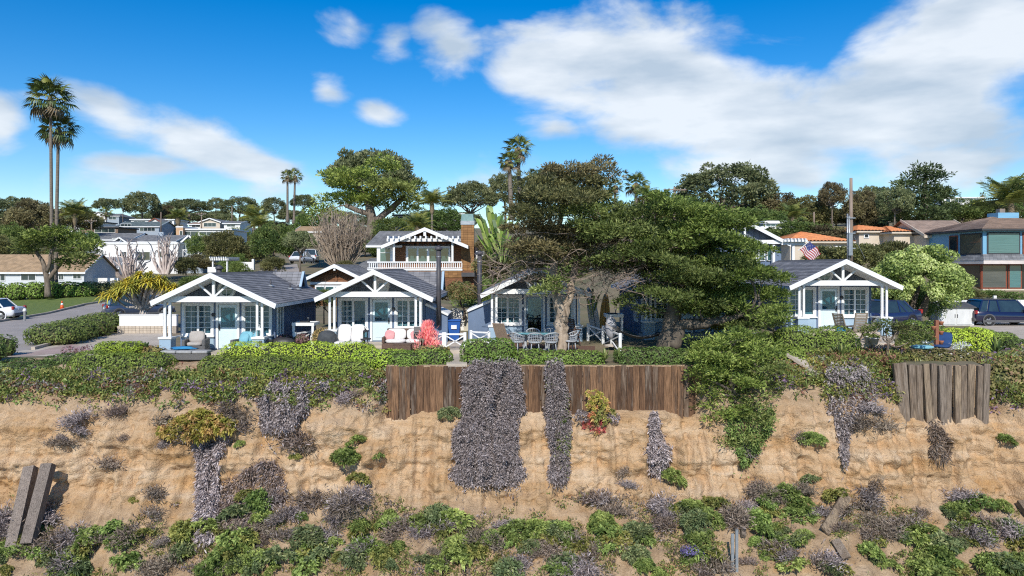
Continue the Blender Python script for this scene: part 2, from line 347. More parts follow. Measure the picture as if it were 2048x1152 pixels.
def land():
    xs = np.concatenate([np.arange(-40, -21, .5), np.arange(-21, 21, .058), np.arange(21, 40, .5)])
    tk = np.linspace(0, 1, len(PF)); tv = np.concatenate([np.linspace(0, .8, 168), np.linspace(.82, 1, 8)])
    w = fence_w(xs)[:, None, None]
    pf = np.stack([np.interp(tv, tk, PF[:, k]) for k in (0, 1)], 1); pl = np.stack([np.interp(tv, tk, PL[:, k]) for k in (0, 1)], 1)
    P = pf[None] * w + pl[None] * (1 - w)                        # (nx, nv, 2)
    X = np.repeat(xs[:, None], len(tv), 1); Y, Z = P[..., 0].copy(), P[..., 1].copy()
    T = np.repeat(tv[None], len(xs), 0)
    bury = w[..., 0] * (T < .33)                                   # behind the planks nothing bulges out
    act = ss(.12, .34, T) * (1 - bury)
    q = np.stack([X, Y * .6, Z], -1)
    scarp = ss(.34, .46, T) * (1 - ss(.68, .76, T))
    lump = .75 * fbm(q * (.28, .5, .35) + 3, 3, 1) + .42 * fbm(q * (.9, 1, 1.1), 4, 2)
    rill = .26 * (1 - np.abs(fbm(np.stack([X * 2.3, Z * .22, X * 0 + 4], -1), 3, 3)) * 2.2)
    strata = .08 * fbm(np.stack([X * .16, Z * 3.2 + .5 * fbm(q * .5, 2, 9), X * 0], -1), 3, 4)
    ledge = np.abs(((Z + .28 * fbm(q * (.45, .4, .3), 3, 6)) * .9) % 1 - .5) * 2
    ledge = .11 * ss(.55, .95, ledge) * (fbm(q * .35, 2, 7) > -.1)
    crack = -.14 * (fbm(q * .3 + 60, 2, 15) > .05) * np.exp(-(np.abs(fbm(q * (.8, .8, .55) + 40, 3, 8)) / .022) ** 2) * scarp
    fine = .085 * fbm(q * (5, 5, 6.5), 4, 10)
    clod = .10 * np.abs(fbm(q * 2.6 + 9, 3, 12)) * ss(.68, .76, T)
    rock = .62 * np.abs(fbm(q * (.75, .8, .9) + 5, 3, 21)) + .34 * np.abs(fbm(q * (1.9, 2, 2.4) + 8, 3, 22)) + .16 * np.abs(fbm(q * (4.4, 4, 5.0) + 2, 3, 23)) - .34
    dd = act * (lump * .75 + rock * (.35 + .65 * scarp) + (rill + strata + ledge) * scarp + crack + clod + fine)
    Y -= dd * .92; Z += dd * .22
    edge = (T == 0); Z += .05 * fbm(q * 2, 2, 11) * ss(0, .06, T)
    V = np.stack([X, Y, Z], -1).reshape(-1, 3); nv = len(tv); nx = len(xs)
    i = (np.arange(nx - 1)[:, None] * nv + np.arange(nv - 1)[None]).ravel()
    Q = np.stack([i, i + 1, i + nv + 1, i + nv], 1)[:, ::-1]
    me = npmesh('cliff', V, Q, SAND, None, True); struct(obj('cliff', me))
    bv = BVHTree.FromPolygons([tuple(v) for v in V], [tuple(int(k) for k in f) for f in Q])
    # terrace and hills: one sheet that starts on the brink and runs to the horizon
    ys = np.concatenate([np.linspace(0, 1, 12)[:-1], np.arange(33, 70, 1.2), np.arange(70, 430, 5), np.geomspace(430, 5000, 22)])
    az_ = np.concatenate([np.linspace(-1.6, -.75, 22), np.linspace(-.74, .74, 150), np.linspace(.75, 1.6, 22)])
    rows = []
    for k, yv in enumerate(ys):
        if k < 11:
            xx = az_ * 31; ye = np.interp(xx, xs, P[:, 0, 0]); yy = ye + (32 - ye) * yv; rows.append(np.stack([xx, yy, gz(xx, yy) * (yv > 0)], 1))
        else:
            xx = az_ * max(yv, 31); rows.append(np.stack([xx, np.full_like(xx, yv), gz(xx, yv) + (.6 * fbm(np.stack([xx / 25, xx * 0 + yv / 25, xx * 0], -1), 3, 3) if yv > 110 else 0)], 1))
    G = np.concatenate(rows); n = len(az_); i = (np.arange(len(ys) - 1)[:, None] * n + np.arange(n - 1)[None]).ravel()
    struct(obj('ground', npmesh('ground', G, np.stack([i, i + 1, i + n + 1, i + n], 1), SOIL, None, True)))
    return bv
def sand_material():
    m = bpy.data.materials.new('sandstone'); m.use_nodes = True; n, l = m.node_tree.nodes, m.node_tree.links
    p = n['Principled BSDF']; p.inputs['Roughness'].default_value = .95; p.inputs['Specular IOR Level'].default_value = .1
    g = n.new('ShaderNodeNewGeometry'); sp = n.new('ShaderNodeSeparateXYZ'); l.new(g.outputs['Position'], sp.inputs[0])
    def noise(s, st=(1, 1, 1), d=5, ro=.6):
        mp_ = n.new('ShaderNodeMapping'); mp_.inputs['Scale'].default_value = st; l.new(g.outputs['Position'], mp_.inputs[0])
        z = n.new('ShaderNodeTexNoise'); z.inputs['Scale'].default_value = s; z.inputs['Detail'].default_value = d; z.inputs['Roughness'].default_value = ro; l.new(mp_.outputs[0], z.inputs['Vector']); return z.outputs[0]
    def ramp(x, *st):
        r = n.new('ShaderNodeValToRGB'); l.new(x, r.inputs[0]); e = r.color_ramp.elements
        while len(e) < len(st): e.new(.5)
        for q, (pos, c) in zip(e, st): q.position = pos; q.color = (*c, 1)
        return r.outputs[0]
    def mixc(f, a, b):
        x = n.new('ShaderNodeMix'); x.data_type = 'RGBA'
        if isinstance(f, float): x.inputs['Factor'].default_value = f
        else: l.new(f, x.inputs['Factor'])
        l.new(a, x.inputs['A']); l.new(b, x.inputs['B']); return x.outputs['Result']
    def mth(op, a, b, cl=False): return M2(n, l, op, a, b, cl)
    base = ramp(noise(.55, (1, 1, 1.6), 7), (.32, (.44, .28, .14)), (.5, (.61, .43, .26)), (.66, (.72, .56, .39)))
    band = ramp(noise(1.0, (.22, .22, 2.4), 6), (.38, (.48, .26, .10)), (.54, (.62, .43, .26)), (.68, (.72, .56, .40)))
    c = mixc(.45, base, band)
    # beds: greyish loam on top, ochre sandstone in the middle
    zz = mth('ADD', sp.outputs[2], mth('MULTIPLY', noise(.4, (1, 1, .3)), 1.2))
    top = mth('MULTIPLY', mth('ADD', zz, 1.45), 1.1, True)
    c = mixc(mth('MULTIPLY', top, .75), c, ramp(noise(3.5), (.3, (.30, .21, .13)), (.7, (.52, .39, .27))))
    low = mth('MULTIPLY', mth('SUBTRACT', -3.5, zz), .9, True)
    c = mixc(mth('MULTIPLY', low, .8), c, ramp(noise(2.2, (1, 1, 1), 8), (.32, (.25, .17, .105)), (.5, (.40, .285, .18)), (.68, (.55, .41, .27))))
    streak = mth('MULTIPLY', mth('SUBTRACT', noise(1.0, (3.2, 1.0, .12), 6), .52), 2.6, True)
    c = mixc(mth('MULTIPLY', streak, .7), c, ramp(noise(5), (.3, (.30, .19, .10)), (.7, (.40, .27, .16))))
    ochre = mth('MULTIPLY', mth('SUBTRACT', noise(.8, (.7, .7, 1.6), 3), .56), 5.0, True)
    c = mixc(mth('MULTIPLY', ochre, .6), c, ramp(noise(4), (.3, (.52, .26, .08)), (.7, (.6, .36, .15))))
    grit = ramp(noise(38, (1, 1, 1), 3), (.3, (.72, .72, .72)), (.65, (1.06, 1.06, 1.06)))
    x = n.new('ShaderNodeMix'); x.data_type = 'RGBA'; x.blend_type = 'MULTIPLY'; x.inputs['Factor'].default_value = 1; l.new(c, x.inputs['A']); l.new(grit, x.inputs['B'])
    l.new(x.outputs['Result'], p.inputs['Base Color'])
    bp = n.new('ShaderNodeBump'); bp.inputs['Strength'].default_value = .95; bp.inputs['Distance'].default_value = .11
    l.new(mth('ADD', noise(9, (1, 1, 1.5), 7, .68), mth('MULTIPLY', noise(2.2, (1.2, 1, 2.5), 5), .8)), bp.inputs['Height']); l.new(bp.outputs[0], p.inputs['Normal'])
    return m
SAND = sand_material()
SOIL = mat('soil', (.22, .17, .11), (.12, .12, .06), .35, .95, bump=.5, bscale=6)
BV = land()
SEA = mat('sea_water', (.015, .06, .085), (.01, .045, .065), .05, .12, bump=.4, bscale=.4, spec=.6)
struct(obj('sea', npmesh('sea', [(-6000, -6000, -15.5), (6000, -6000, -15.5), (6000, 18, -15.5), (-6000, 18, -15.5)], [(0, 1, 2, 3)], SEA)))
def hit(px, py):
    d = Vector(((px - CX) / F, 1, -(py - HY) / F)).normalized()
    p, n_, i, t = BV.ray_cast(Vector((0, 0, CZ)), d)
    if p is None: return np.array(ground_pt(px, py)), np.array((0, -.3, .95))
    n_ = np.array(n_);  n_ = n_ if n_[1] < 0 or n_[2] > .7 else -n_
    return np.array(p), n_
ASPH = mat('asphalt', (.36, .32, .29), (.29, .26, .235), .5, .9, bump=.3, bscale=40)
CONC = mat('concrete', (.52, .45, .37), (.40, .345, .28), .8, .85, bump=.3, bscale=20)
PINKC = mat('pink_concrete', (.42, .31, .28), (.34, .26, .22), 1.2, .85)
GRASS = mat('lawn_grass', (.16, .20, .05), (.10, .15, .03), 2.5, .9, bump=.8, bscale=30)
def ribbon(name, A, Bp, m, dz=.004, n=24, px=True, label=None):
    A, Bp = [np.array([(ground_pt(*p) if px else (p[0], p[1], 0)) for p in q], float) for q in (A, Bp)]
    def res(q):
        s = np.concatenate([[0], np.cumsum(np.linalg.norm(np.diff(q[:, :2], axis=0), axis=1))]); s /= s[-1]
        t = np.linspace(0, 1, n); return np.stack([np.interp(t, s, q[:, k]) for k in range(2)], 1)
    a, b = res(A), res(Bp); V = []
    for k in range(7): c = a + (b - a) * k / 6; V.append(np.concatenate([c, (gz(c[:, 0], c[:, 1]) + dz)[:, None]], 1))
    V = np.concatenate(V); i = (np.arange(6)[:, None] * n + np.arange(n - 1)[None]).ravel()
    return struct(obj(name, npmesh(name, V, np.stack([i, i + 1, i + n + 1, i + n], 1), m)))
ribbon('road', [(-60, 725), (62, 699), (140, 677), (236, 642), (300, 610), (420, 592)], [(-60, 655), (30, 640), (95, 629), (170, 611), (236, 600), (400, 577)], ASPH, .008)
ribbon('lawn', [(-60, 648), (28, 637), (92, 626), (165, 609), (230, 599)], [(-60, 603), (20, 601), (80, 597), (160, 594), (230, 592)], GRASS, .012)
ribbon('driveway', [(-60, 716), (40, 714), (170, 712), (330, 708)], [(-60, 712), (62, 700), (230, 668), (335, 662)], CONC, .012)
ribbon('pavement', [(-60, 714), (60, 712), (140, 706), (170, 700)], [(-60, 711), (60, 706), (130, 691), (150, 688)], PINKC, .018)
ribbon('far_road', [(440, 569), (520, 556), (585, 548), (600, 545)], [(440, 560), (500, 546), (552, 534), (594, 528)], ASPH, .03)
ribbon('parking_court', [(1940, 668), (1990, 690), (2120, 705)], [(1940, 645), (2000, 645), (2120, 645)], CONC, .012)
def kerb(pts, label, h=.14, w=.16):
    P = [ground_pt(*p) for p in pts]
    mb = MB()
    for a, b in zip(P[:-1], P[1:]): mb.bar((a[0], a[1], a[2] + h / 2 - .02), (b[0], b[1], b[2] + h / 2 - .02), w, h + .04)
    return struct(mb.build('kerb', CONC))
kerb([(-20, 647), (30, 639), (95, 628), (168, 610), (234, 599.5)], '')
kerb([(66, 700), (140, 680), (232, 663)], '')
# ---------------------------------------------------------------- the row of cottages
WHITE = mat('white_paint', (.80, .80, .78), (.70, .71, .70), 2.5, .55, rnd=.03)
BLUE = mat('blue_board', (.145, .20, .30), (.11, .16, .25), 1.3, .65, stretch=(1, 1, .3), bump=.15, bscale=8)
GREYB = mat('slate_board', (.15, .18, .225), (.115, .14, .18), 1.3, .7, stretch=(1, 1, .3))
LBLUE = mat('pale_blue_paint', (.34, .46, .56), (.30, .41, .51), 2, .6)
DOORC = mat('door_paint', (.60, .72, .76), (.56, .68, .73), 1.5, .4)
CURT = mat('net_curtain', (.30, .40, .46), (.10, .15, .18), 7, .8, stretch=(6, 1, 1), lo=.42, hi=.58)
LACE = mat('lace_curtain', (.55, .60, .62), (.07, .10, .13), 16, .8, lo=.46, hi=.54)
BLIND = mat('pale_blind', (.34, .46, .50), (.28, .40, .45), 20, .7, stretch=(.1, 1, 1))
BLACK = mat('black_metal', (.025, .025, .028), (.04, .04, .045), 6, .5)
STEEL = mat('galvanised', (.42, .44, .45), (.3, .32, .33), 5, .45, metal=.6)
PIPE = mat('stove_pipe', (.05, .05, .06), (.08, .075, .08), 4, .55)
def shingle_mat(name, c1, c2):
    m = bpy.data.materials.new(name); m.use_nodes = True; n, l = m.node_tree.nodes, m.node_tree.links
    p = n['Principled BSDF']; p.inputs['Roughness'].default_value = .85; p.inputs['Specular IOR Level'].default_value = .2
    t = n.new('ShaderNodeTexCoord'); br = n.new('ShaderNodeTexBrick'); l.new(t.outputs['UV'], br.inputs[0])
    br.inputs['Scale'].default_value = 1; br.inputs['Brick Width'].default_value = .3; br.inputs['Row Height'].default_value = .16; br.inputs['Mortar Size'].default_value = .008
    br.inputs['Color1'].default_value = (*c1, 1); br.inputs['Color2'].default_value = (*c2, 1); br.inputs['Mortar'].default_value = (*[x * .55 for x in c2], 1)
    nz = n.new('ShaderNodeTexNoise'); nz.inputs['Scale'].default_value = 1.6; nz.inputs['Detail'].default_value = 6; l.new(t.outputs['Object'], nz.inputs['Vector'])
    rp = n.new('ShaderNodeValToRGB'); l.new(nz.outputs[0], rp.inputs[0]); rp.color_ramp.elements[0].position = .3; rp.color_ramp.elements[0].color = (.72, .72, .72, 1); rp.color_ramp.elements[1].position = .7; rp.color_ramp.elements[1].color = (1.15, 1.13, 1.1, 1)
    x = n.new('ShaderNodeMix'); x.data_type = 'RGBA'; x.blend_type = 'MULTIPLY'; x.inputs['Factor'].default_value = 1; l.new(br.outputs[0], x.inputs['A']); l.new(rp.outputs[0], x.inputs['B'])
    l.new(x.outputs['Result'], p.inputs['Base Color']); MATS[name] = m; return m
SHING = shingle_mat('grey_shingle', (.25, .25, .265), (.17, .175, .19))
SHINGL = shingle_mat('light_grey_shingle', (.25, .255, .265), (.17, .175, .185))
BROWNR = shingle_mat('brown_shingle', (.42, .32, .26), (.34, .25, .20))
TANR = shingle_mat('tan_shingle', (.46, .33, .21), (.38, .27, .165))
def slope_mesh(p00, p10, p11, p01, m, step=.16, lift=.022, name='roof'):
    """roof slope from eave edge p00-p10 up to ridge p01-p11, laid in overlapping courses"""
    p00, p10, p11, p01 = [np.array(p, float) for p in (p00, p10, p11, p01)]
    n_ = np.cross(p10 - p00, p01 - p00); n_ /= np.linalg.norm(n_)
    if n_[2] < 0: n_ = -n_
    H = np.linalg.norm(p01 - p00); k = max(2, int(H / step)); V, Q, UV = [], [], []
    W = np.linalg.norm(p10 - p00)
    for i in range(k):
        a, b = i / k, (i + 1) / k + .15 / k
        b = min(b, 1)
        L0, R0 = p00 + (p01 - p00) * a, p10 + (p11 - p10) * a; L1, R1 = p00 + (p01 - p00) * b, p10 + (p11 - p10) * b
        o = len(V); V += [L0 + n_ * .002, R0 + n_ * .002, R0 + n_ * lift, L0 + n_ * lift, R1 + n_ * .003, L1 + n_ * .003]
        Q += [(o, o + 1, o + 2, o + 3), (o + 3, o + 2, o + 4, o + 5)]
        off = (i % 2) * .15; u0, u1, v0 = off, W + off, i * .16
        UV += [(u0, v0), (u1, v0), (u1, v0 + .01), (u0, v0 + .01), (u0, v0 + .01), (u1, v0 + .01), (u1, v0 + .155), (u0, v0 + .155)]
    me = bpy.data.meshes.new(name); me.from_pydata([tuple(v) for v in V], [], Q); me.materials.append(m)
    uv = me.uv_layers.new(name='UVMap'); uv.data.foreach_set('uv', np.array(UV, np.float32).ravel()); me.update(); return me
def wall_grid(mb, x0, x1, z0, z1, y0, y1, holes):
    xs = sorted({x0, x1, *[h[0] for h in holes], *[h[1] for h in holes]}); zs = sorted({z0, z1, *[h[2] for h in holes], *[h[3] for h in holes]})
    for a, b in zip(xs[:-1], xs[1:]):
        run = None
        for c, d_ in zip(zs[:-1], zs[1:]):
            inside = any(h[0] <= (a + b) / 2 <= h[1] and h[2] <= (c + d_) / 2 <= h[3] for h in holes)
            if not inside: run = (run[0], d_) if run else (c, d_)
            if inside and run: mb.box(a, y0, run[0], b, y1, run[1]); run = None
        if run: mb.box(a, y0, run[0], b, y1, run[1])
    return mb
PANES = {}
def window(par, x0, x1, z0, z1, y, sashes=2, cols_=2, rows=5, back=None, fw=.09, plain=(), name='window', sill=True, frame_m=None, glass=None, pane_obj=True):
    """frame, sashes, muntins, panes in the plane y facing -y"""
    fm = frame_m or WHITE
    w = MB()
    for (a, b, c, d_) in ((x0 - fw, x0, z0 - fw * .6, z1 + fw), (x1, x1 + fw, z0 - fw * .6, z1 + fw), (x0, x1, z1, z1 + fw), (x0, x1, z0 - fw * .6, z0)):
        w.box(a, y - .045, c, b, y + .06, d_)
    W = w.build(name, fm, par)
    if sill: B(x0 - fw - .04, y - .12, z0 - fw * .6 - .06, x1 + fw + .04, y - .01, z0 - fw * .6).build('sill', fm, W)
    sw = (x1 - x0) / sashes
    for s in range(sashes):
        a, b = x0 + s * sw, x0 + (s + 1) * sw; t = .05
        f = MB()
        for q in ((a, b, z0, z0 + t), (a, b, z1 - t, z1)): f.box(q[0], y - .01, q[2], q[1], y + .04, q[3])
        for q in ((a, a + t), (b - t, b)): f.box(q[0], y - .01, z0 + t, q[1], y + .04, z1 - t)
        f.build('sash', fm, W)
        nc, nr = (1, 1) if s in plain else (cols_, rows)
        pw, ph = (b - a - 2 * t) / nc, (z1 - z0 - 2 * t) / nr
        if nc * nr > 1:
            g = MB()
            for i in range(1, nc): g.box(a + t + i * pw - .011, y, z0 + t, a + t + i * pw + .011, y + .03, z1 - t)
            for j in range(1, nr): g.box(a + t, y + .002, z0 + t + j * ph - .011, b - t, y + .028, z0 + t + j * ph + .011)
            g.build('muntin', fm, W)
        key = (round(pw, 3), round(ph, 3), id(glass))
        if key not in PANES: PANES[key] = MB().add([(-pw / 2, 0, -ph / 2), (pw / 2, 0, -ph / 2), (pw / 2, 0, ph / 2), (-pw / 2, 0, ph / 2)], [(0, 1, 2, 3)]).mesh('pane', glass or GLASS)
        for i in range(nc):
            for j in range(nr): obj('pane', PANES[key], W, (a + t + (i + .5) * pw, y + .02, z0 + t + (j + .5) * ph))
    if back is not None: B(x0, y + .1, z0, x1, y + .112, z1).build('curtain', back, W)
    return W
def battens(par, x0, x1, z0, ztop, y, m, sp=.3, ex=()):
    n = max(1, int((x1 - x0) / sp)); 
    for i in range(n + 1):
        x = x0 + (x1 - x0) * i / n
        zz = [(z0, ztop(x) if callable(ztop) else ztop)]
        for (a, b, c, d_) in ex:
            if a - .1 < x < b + .1: zz = [s for q in zz for s in ((q[0], min(q[1], c - .1)), (max(q[0], d_ + .1), q[1])) if s[1] - s[0] > .06]
        for q in zz: B(x - .02, y - .018, q[0], x + .02, y + .001, q[1]).build('batten', m, par)
def cottage(label, px, D, fl, half_l=2.6, half_r=2.6, ring_x=0.0, ring='muntins', opts=(), depth=8.2, backs=(None, None), plate=None, plain=((), ()), sky=0):
    X = (px - CX) / F * D
    t = thing('cottage', label, 'cottage', (X, D, 0), 0); z = fl; S = .472; AP = z + 3.42          # apex of the roof
    yw = 1.55; W2 = 2.1; wt = .12
    zr = lambda x: AP - .16 - S * abs(x)                                                     # underside of the roof
    DT = z + 2.06
    holes = [(-1.93, -.72, z + .68, DT - .08), (-.42, .42, z + .06, DT - .06), (.72, 1.86, z + .68, DT - .08)]
    wall = wall_grid(MB(), -W2, W2, -.3, z + 2.3, yw, yw + wt, holes).build('front_wall', BLUE, t)
    battens(wall, -2.06, 2.06, 0, z + 2.28, yw, BLUE, .29, holes)
    ga = MB().prism([(-W2, z + 2.302), (W2, z + 2.302), (W2, zr(W2)), (0, zr(0)), (-W2, zr(W2))], yw + .004, yw + .1)
    gab = ga.build('gable', GREYB, t); battens(gab, -1.9, 1.9, z + 2.32, lambda x: zr(x) - .02, yw + .004, GREYB, .29, [(ring_x - .3, ring_x + .3, z + 2.3, z + 3.0)])
    for sgn in (-1, 1):
        sw = B(sgn * W2 - (.12 if sgn > 0 else 0), yw + wt, -.3, sgn * W2 + (0 if sgn > 0 else .12), depth, zr(W2) - .03).build('side_wall', BLUE, t)
        if (sgn > 0) == (X < 0):
            n_ = int((depth - yw) / .3)
            for i in range(n_): B(sgn * (W2 + .008) - .012, yw + .3 + i * .3, -.2, sgn * (W2 + .008) + .012, yw + .34 + i * .3, zr(W2) - .05).build('batten', BLUE, sw)
    B(-W2 + .12, depth - .12, -.3, W2 - .12, depth, zr(W2) - .03).build('back_wall', BLUE, t)
    MB().prism([(-W2, zr(W2) - .03), (W2, zr(W2) - .03), (0, zr(0) - .03)], depth - .1, depth - .001).build('back_gable', BLUE, t)
    B(-W2 - .05, -.1, -.3, W2 + .05, yw, z).build('porch_floor', CONC, t)
    # roof
    y0, y1 = -.35, depth + .35
    ro = MB()
    for sgn, hw in ((-1, half_l), (1, half_r)):
        e, c = (sgn * hw, AP - .03 - S * hw), (0, AP - .03)
        ro.prism([e, c, (c[0], c[1] - .1), (e[0], e[1] - .1)] if sgn < 0 else [c, e, (e[0], e[1] - .1), (c[0], c[1] - .1)], y0 + .02, y1)
    roof = ro.build('roof', WHITE, t)
    for sgn, hw in ((-1, half_l), (1, half_r)):
        a, b = (sgn * (hw + .03), y0 + .01, AP - .025 - S * (hw + .03)), (sgn * (hw + .03), y1 + .02, AP - .025 - S * (hw + .03))
        c, d_ = (0, y1 + .02, AP - .025), (0, y0 + .01, AP - .025)
        obj('shingle_slope', slope_mesh(a, b, c, d_, SHING), roof)
        B(sgn * hw - .02, y0 + .06, AP - .02 - S * hw - .17, sgn * hw + .02, y1, AP - .03 - S * hw - .005).build('fascia', WHITE, roof)
        bb = MB(); ex = .06
        pts = [(0, AP + .0), (sgn * (hw + ex), AP - S * (hw + ex)), (sgn * (hw + ex - .06), AP - S * (hw + ex) - .2), (0, AP - .225)]
        bb.prism(pts, y0 - .05, y0 + .015).build('barge_board', WHITE, roof)
    rc = MB()
    for i in range(int((y1 - y0) / .3)): rc.prism([(-.14, AP - .075), (0, AP + .012), (.14, AP - .075), (.14, AP - .09), (0, AP - .02), (-.14, AP - .09)], y0 + .03 + i * .3, y0 + .31 + i * .3)
    rc.build('ridge_cap', SHING, roof)
    # porch truss
    zb = z + 2.18
    B(-2.12, -.07, zb, 2.12, .07, zb + .24).build('beam', WHITE, t)
    B(-.055, -.05, zb + .24, .055, .05, AP - .2).build('king_post', WHITE, t)
    for sgn in (-1, 1):
        MB().bar((sgn * .06, 0, zb + .25), (sgn * .60, 0, AP - .22 - S * .62), .075, .09, (0, 1, 0)).build('brace', WHITE, t)
        for xp in (2.05, 1.84): B(sgn * xp - .05, -.05, z + .72, sgn * xp + .05, .05, zb).build('post', WHITE, t)
        B(sgn * 1.945 - .24, -.24, -.2, sgn * 1.945 + .24, .24, z + .64).build('pedestal', LBLUE, t)
        B(sgn * 1.945 - .28, -.28, z + .64, sgn * 1.945 + .28, .28, z + .72).build('pedestal_cap', WHITE, t)
        B(sgn * 2.02 - .05, .06, zb + .02, sgn * 2.02 + .05, yw, zb + .2).build('side_beam', WHITE, t)
        B(sgn * 2.02 - .03, .25, z + .60, sgn * 2.02 + .03, yw, z + .66).build('side_rail', WHITE, t)
    # round gable window
    rw = MB().ring((ring_x, z + 2.66), .27, .41, yw - .05, yw + .06).build('round_window', WHITE, t, True)
    if ring == 'blank':
        MB().ring((ring_x, z + 2.66), .001, .27, yw - .035, yw, 24).build('panel', WHITE, rw)
        MB().ring((ring_x, z + 2.66), .001, .12, yw - .05, yw - .036, 20).build('vent', LBLUE, rw)
    else:
        MB().ring((ring_x, z + 2.66), .001, .27, yw - .03, yw - .02, 24).build('pane', TGLASS, rw)
        MB().box(ring_x - .27, yw - .04, z + 2.645, ring_x + .27, yw - .031, z + 2.675).box(ring_x - .015, yw - .042, z + 2.39, ring_x + .015, yw - .0315, z + 2.93).build('muntin', WHITE, rw)
    # windows and door
    window(t, *holes[0], yw, back=backs[0] or CURT, fw=.1, plain=plain[0])
    window(t, *holes[2], yw, back=backs[1] or CURT, fw=.1, plain=plain[1])
    for h in (holes[0], holes[2]): B(h[0] - .1, yw - .03, z + .06, h[1] + .1, yw - .002, h[2] - .13).build('apron_panel', LBLUE, t)
    fr = MB().box(-.52, yw - .05, z + .02, -.42, yw + .06, DT + .04).box(.42, yw - .05, z + .02, .52, yw + .06, DT + .04).box(-.42, yw - .05, DT - .06, .42, yw + .06, DT + .04)
    door = thing_part(t, 'door'); fr.build('door_frame', WHITE, door)
    if 'open_door' not in opts:
        dp = MB().box(-.41, yw + .0, z + .05, .41, yw + .05, z + .98).box(-.41, yw, z + 1.86, .41, yw + .05, DT - .07).box(-.41, yw, z + .98, -.31, yw + .05, z + 1.86).box(.31, yw, z + .98, .41, yw + .05, z + 1.86)
        dp.build('door_leaf', DOORC, door); B(-.31, yw + .02, z + .98, .31, yw + .03, z + 1.86).build('glass', GLASS, door)
        B(-.31, yw + .045, z + .98, .31, yw + .05, z + 1.86).build('blind', BLIND, door)
        B(-.27, yw - .015, z + .2, .27, yw - .001, z + .85).build('panel', DOORC, door)
    else:
        dp = MB().box(-.41, yw, z + .05, .41, yw + .05, z + .16).box(-.41, yw, DT - .17, .41, yw + .05, DT - .07).box(-.41, yw, z + .16, -.33, yw + .05, DT - .17).box(.33, yw, z + .16, .41, yw + .05, DT - .17)
        dp.build('door_leaf', LBLUE, door); B(-.33, yw + .02, z + .16, .33, yw + .03, DT - .17).build('glass', GLASS, door)
        MB().prism([(-.33, z + .9), (-.05, z + .9), (-.02, z + 1.5), (.1, DT - .17), (-.33, DT - .17)], yw + .1, yw + .12).build('curtain', LACE, door)
    kx = .36 if 'knob_r' in opts else -.36
    MB().blob((kx, yw - .06, z + 1.0), (.035, .035, .035)).box(kx - .02, yw - .04, z + .85, kx + .02, yw - .001, z + 1.15).build('handle', BLACK, door, True)
    if plate is not None:
        pl = MB().ring((plate, z + 1.55), .001, .085, yw - .09, yw - .02, 16); o = pl.build('wall_lamp', BLACK if 'white_plate' not in opts else WHITE, t); o.scale = (1, 1, 1)
    return t, AP, S
def thing_part(par, name): return obj(name, None, par)
def stovepipe(par, x, y, z0, z1, r=.11):
    p = MB().tube([(x, y, z0), (x, y, z1)], r, 12).build('stovepipe', PIPE, par, True)
    MB().lathe([(r * 1.5, 0), (r * 1.6, .03), (r * 1.6, .12), (r * 1.3, .14), (.02, .22)], 12, (x, y, z1)).build('cap', PIPE, p, True)
    MB().lathe([(r * 1.12, 0), (r * 1.12, .04)], 12, (x, y, z1 - .35)).build('collar', STEEL, p, True)
c1, AP1, S_ = cottage('blue board cottage with grey and teal sofa set on its porch', 427.5, 31.05, .1, 2.45, 2.7, -.05, backs=(CURT, CURT), plate=-.62)
c2, AP2, _ = cottage('blue cottage with sofa of pink cushions and two white lounge chairs in front', 750.4, 33.3, .22, 2.62, 2.62, 0, ring='blank', backs=(CURT, LACE), plate=.6, opts=('knob_r',), plain=((1,), ()))
c3, AP3, _ = cottage('blue cottage with open door behind the split pale tree trunk and wicker table set', 1071, 34.7, .3, 2.55, 2.55, 0, backs=(LACE, LACE), plate=-.6, opts=('open_door', 'white_plate'))
c4, AP4, _ = cottage('blue cottage mostly hidden behind the spreading green cypress', 1380, 34.6, .5, 2.55, 2.55, 0, backs=(CURT, CURT), plate=.6)
c6, AP6, _ = cottage('blue cottage with slatted garden chairs in front, beside the utility pole', 1685.5, 34.6, .7, 2.6, 2.6, -.2, backs=(BLIND, CURT), plate=.62, opts=('knob_r',), plain=((1,), ()))
# roof fittings
def vent_pipe(par, x, y, zs, h=.28):
    p = MB().tube([(x, y, zs - .05), (x, y, zs + h)], .04, 8).build('vent_pipe', PIPE, par, True)
    MB().prism([(-.14, 0), (.14, 0), (.05, .07), (-.05, .07)], y - .1, y + .1).build('flashing', STEEL, p, loc=(x, 0, zs - .02))
r1 = AP1 - S_ * 1.35
vent_pipe(c1, 1.35, 3.2, r1); vent_pipe(c1, 1.75, 4.9, AP1 - S_ * 1.75); vent_pipe(c1, 1.85, 5.9, AP1 - S_ * 1.85, .2)
stovepipe(c1, -1.6, 4.6, 2.2, AP1 + .12)
def dormer(par, x0, x1, yc, hw, zr0, zr1, m):   # small cross gable that ends in a dark louvre on the slope
    g = thing_part(par, 'vent_gable')
    h = hw * 1.35
    for sg in (-1, 1):
        obj('shingle_slope', slope_mesh((x0, yc + sg * hw, zr1 - h), (x1, yc + sg * hw, zr1 - h), (x1, yc, zr1), (x0, yc, zr1), m), g)
        MB().bar((x1 + .02, yc + sg * (hw + .02), zr1 - h - .03), (x1 + .02, yc, zr1 + .0), .07, .12, (1, 0, 0)).build('barge_board', LBLUE, g)
    MB().prism([(yc - hw, zr1 - h - .1), (yc + hw, zr1 - h - .1), (yc + hw, zr1 - h), (yc, zr1 - .04), (yc - hw, zr1 - h)], x0, x1 - .1, 'x').build('gable_fill', BLACK, g)
dormer(c1, .2, 1.75, 7.1, .55, 0, AP1 - .02, SHING)
stovepipe(c2, 2.75, 1.2, 1.0, 4.55); stovepipe(c3, -2.7, 1.5, 1.2, 4.35)
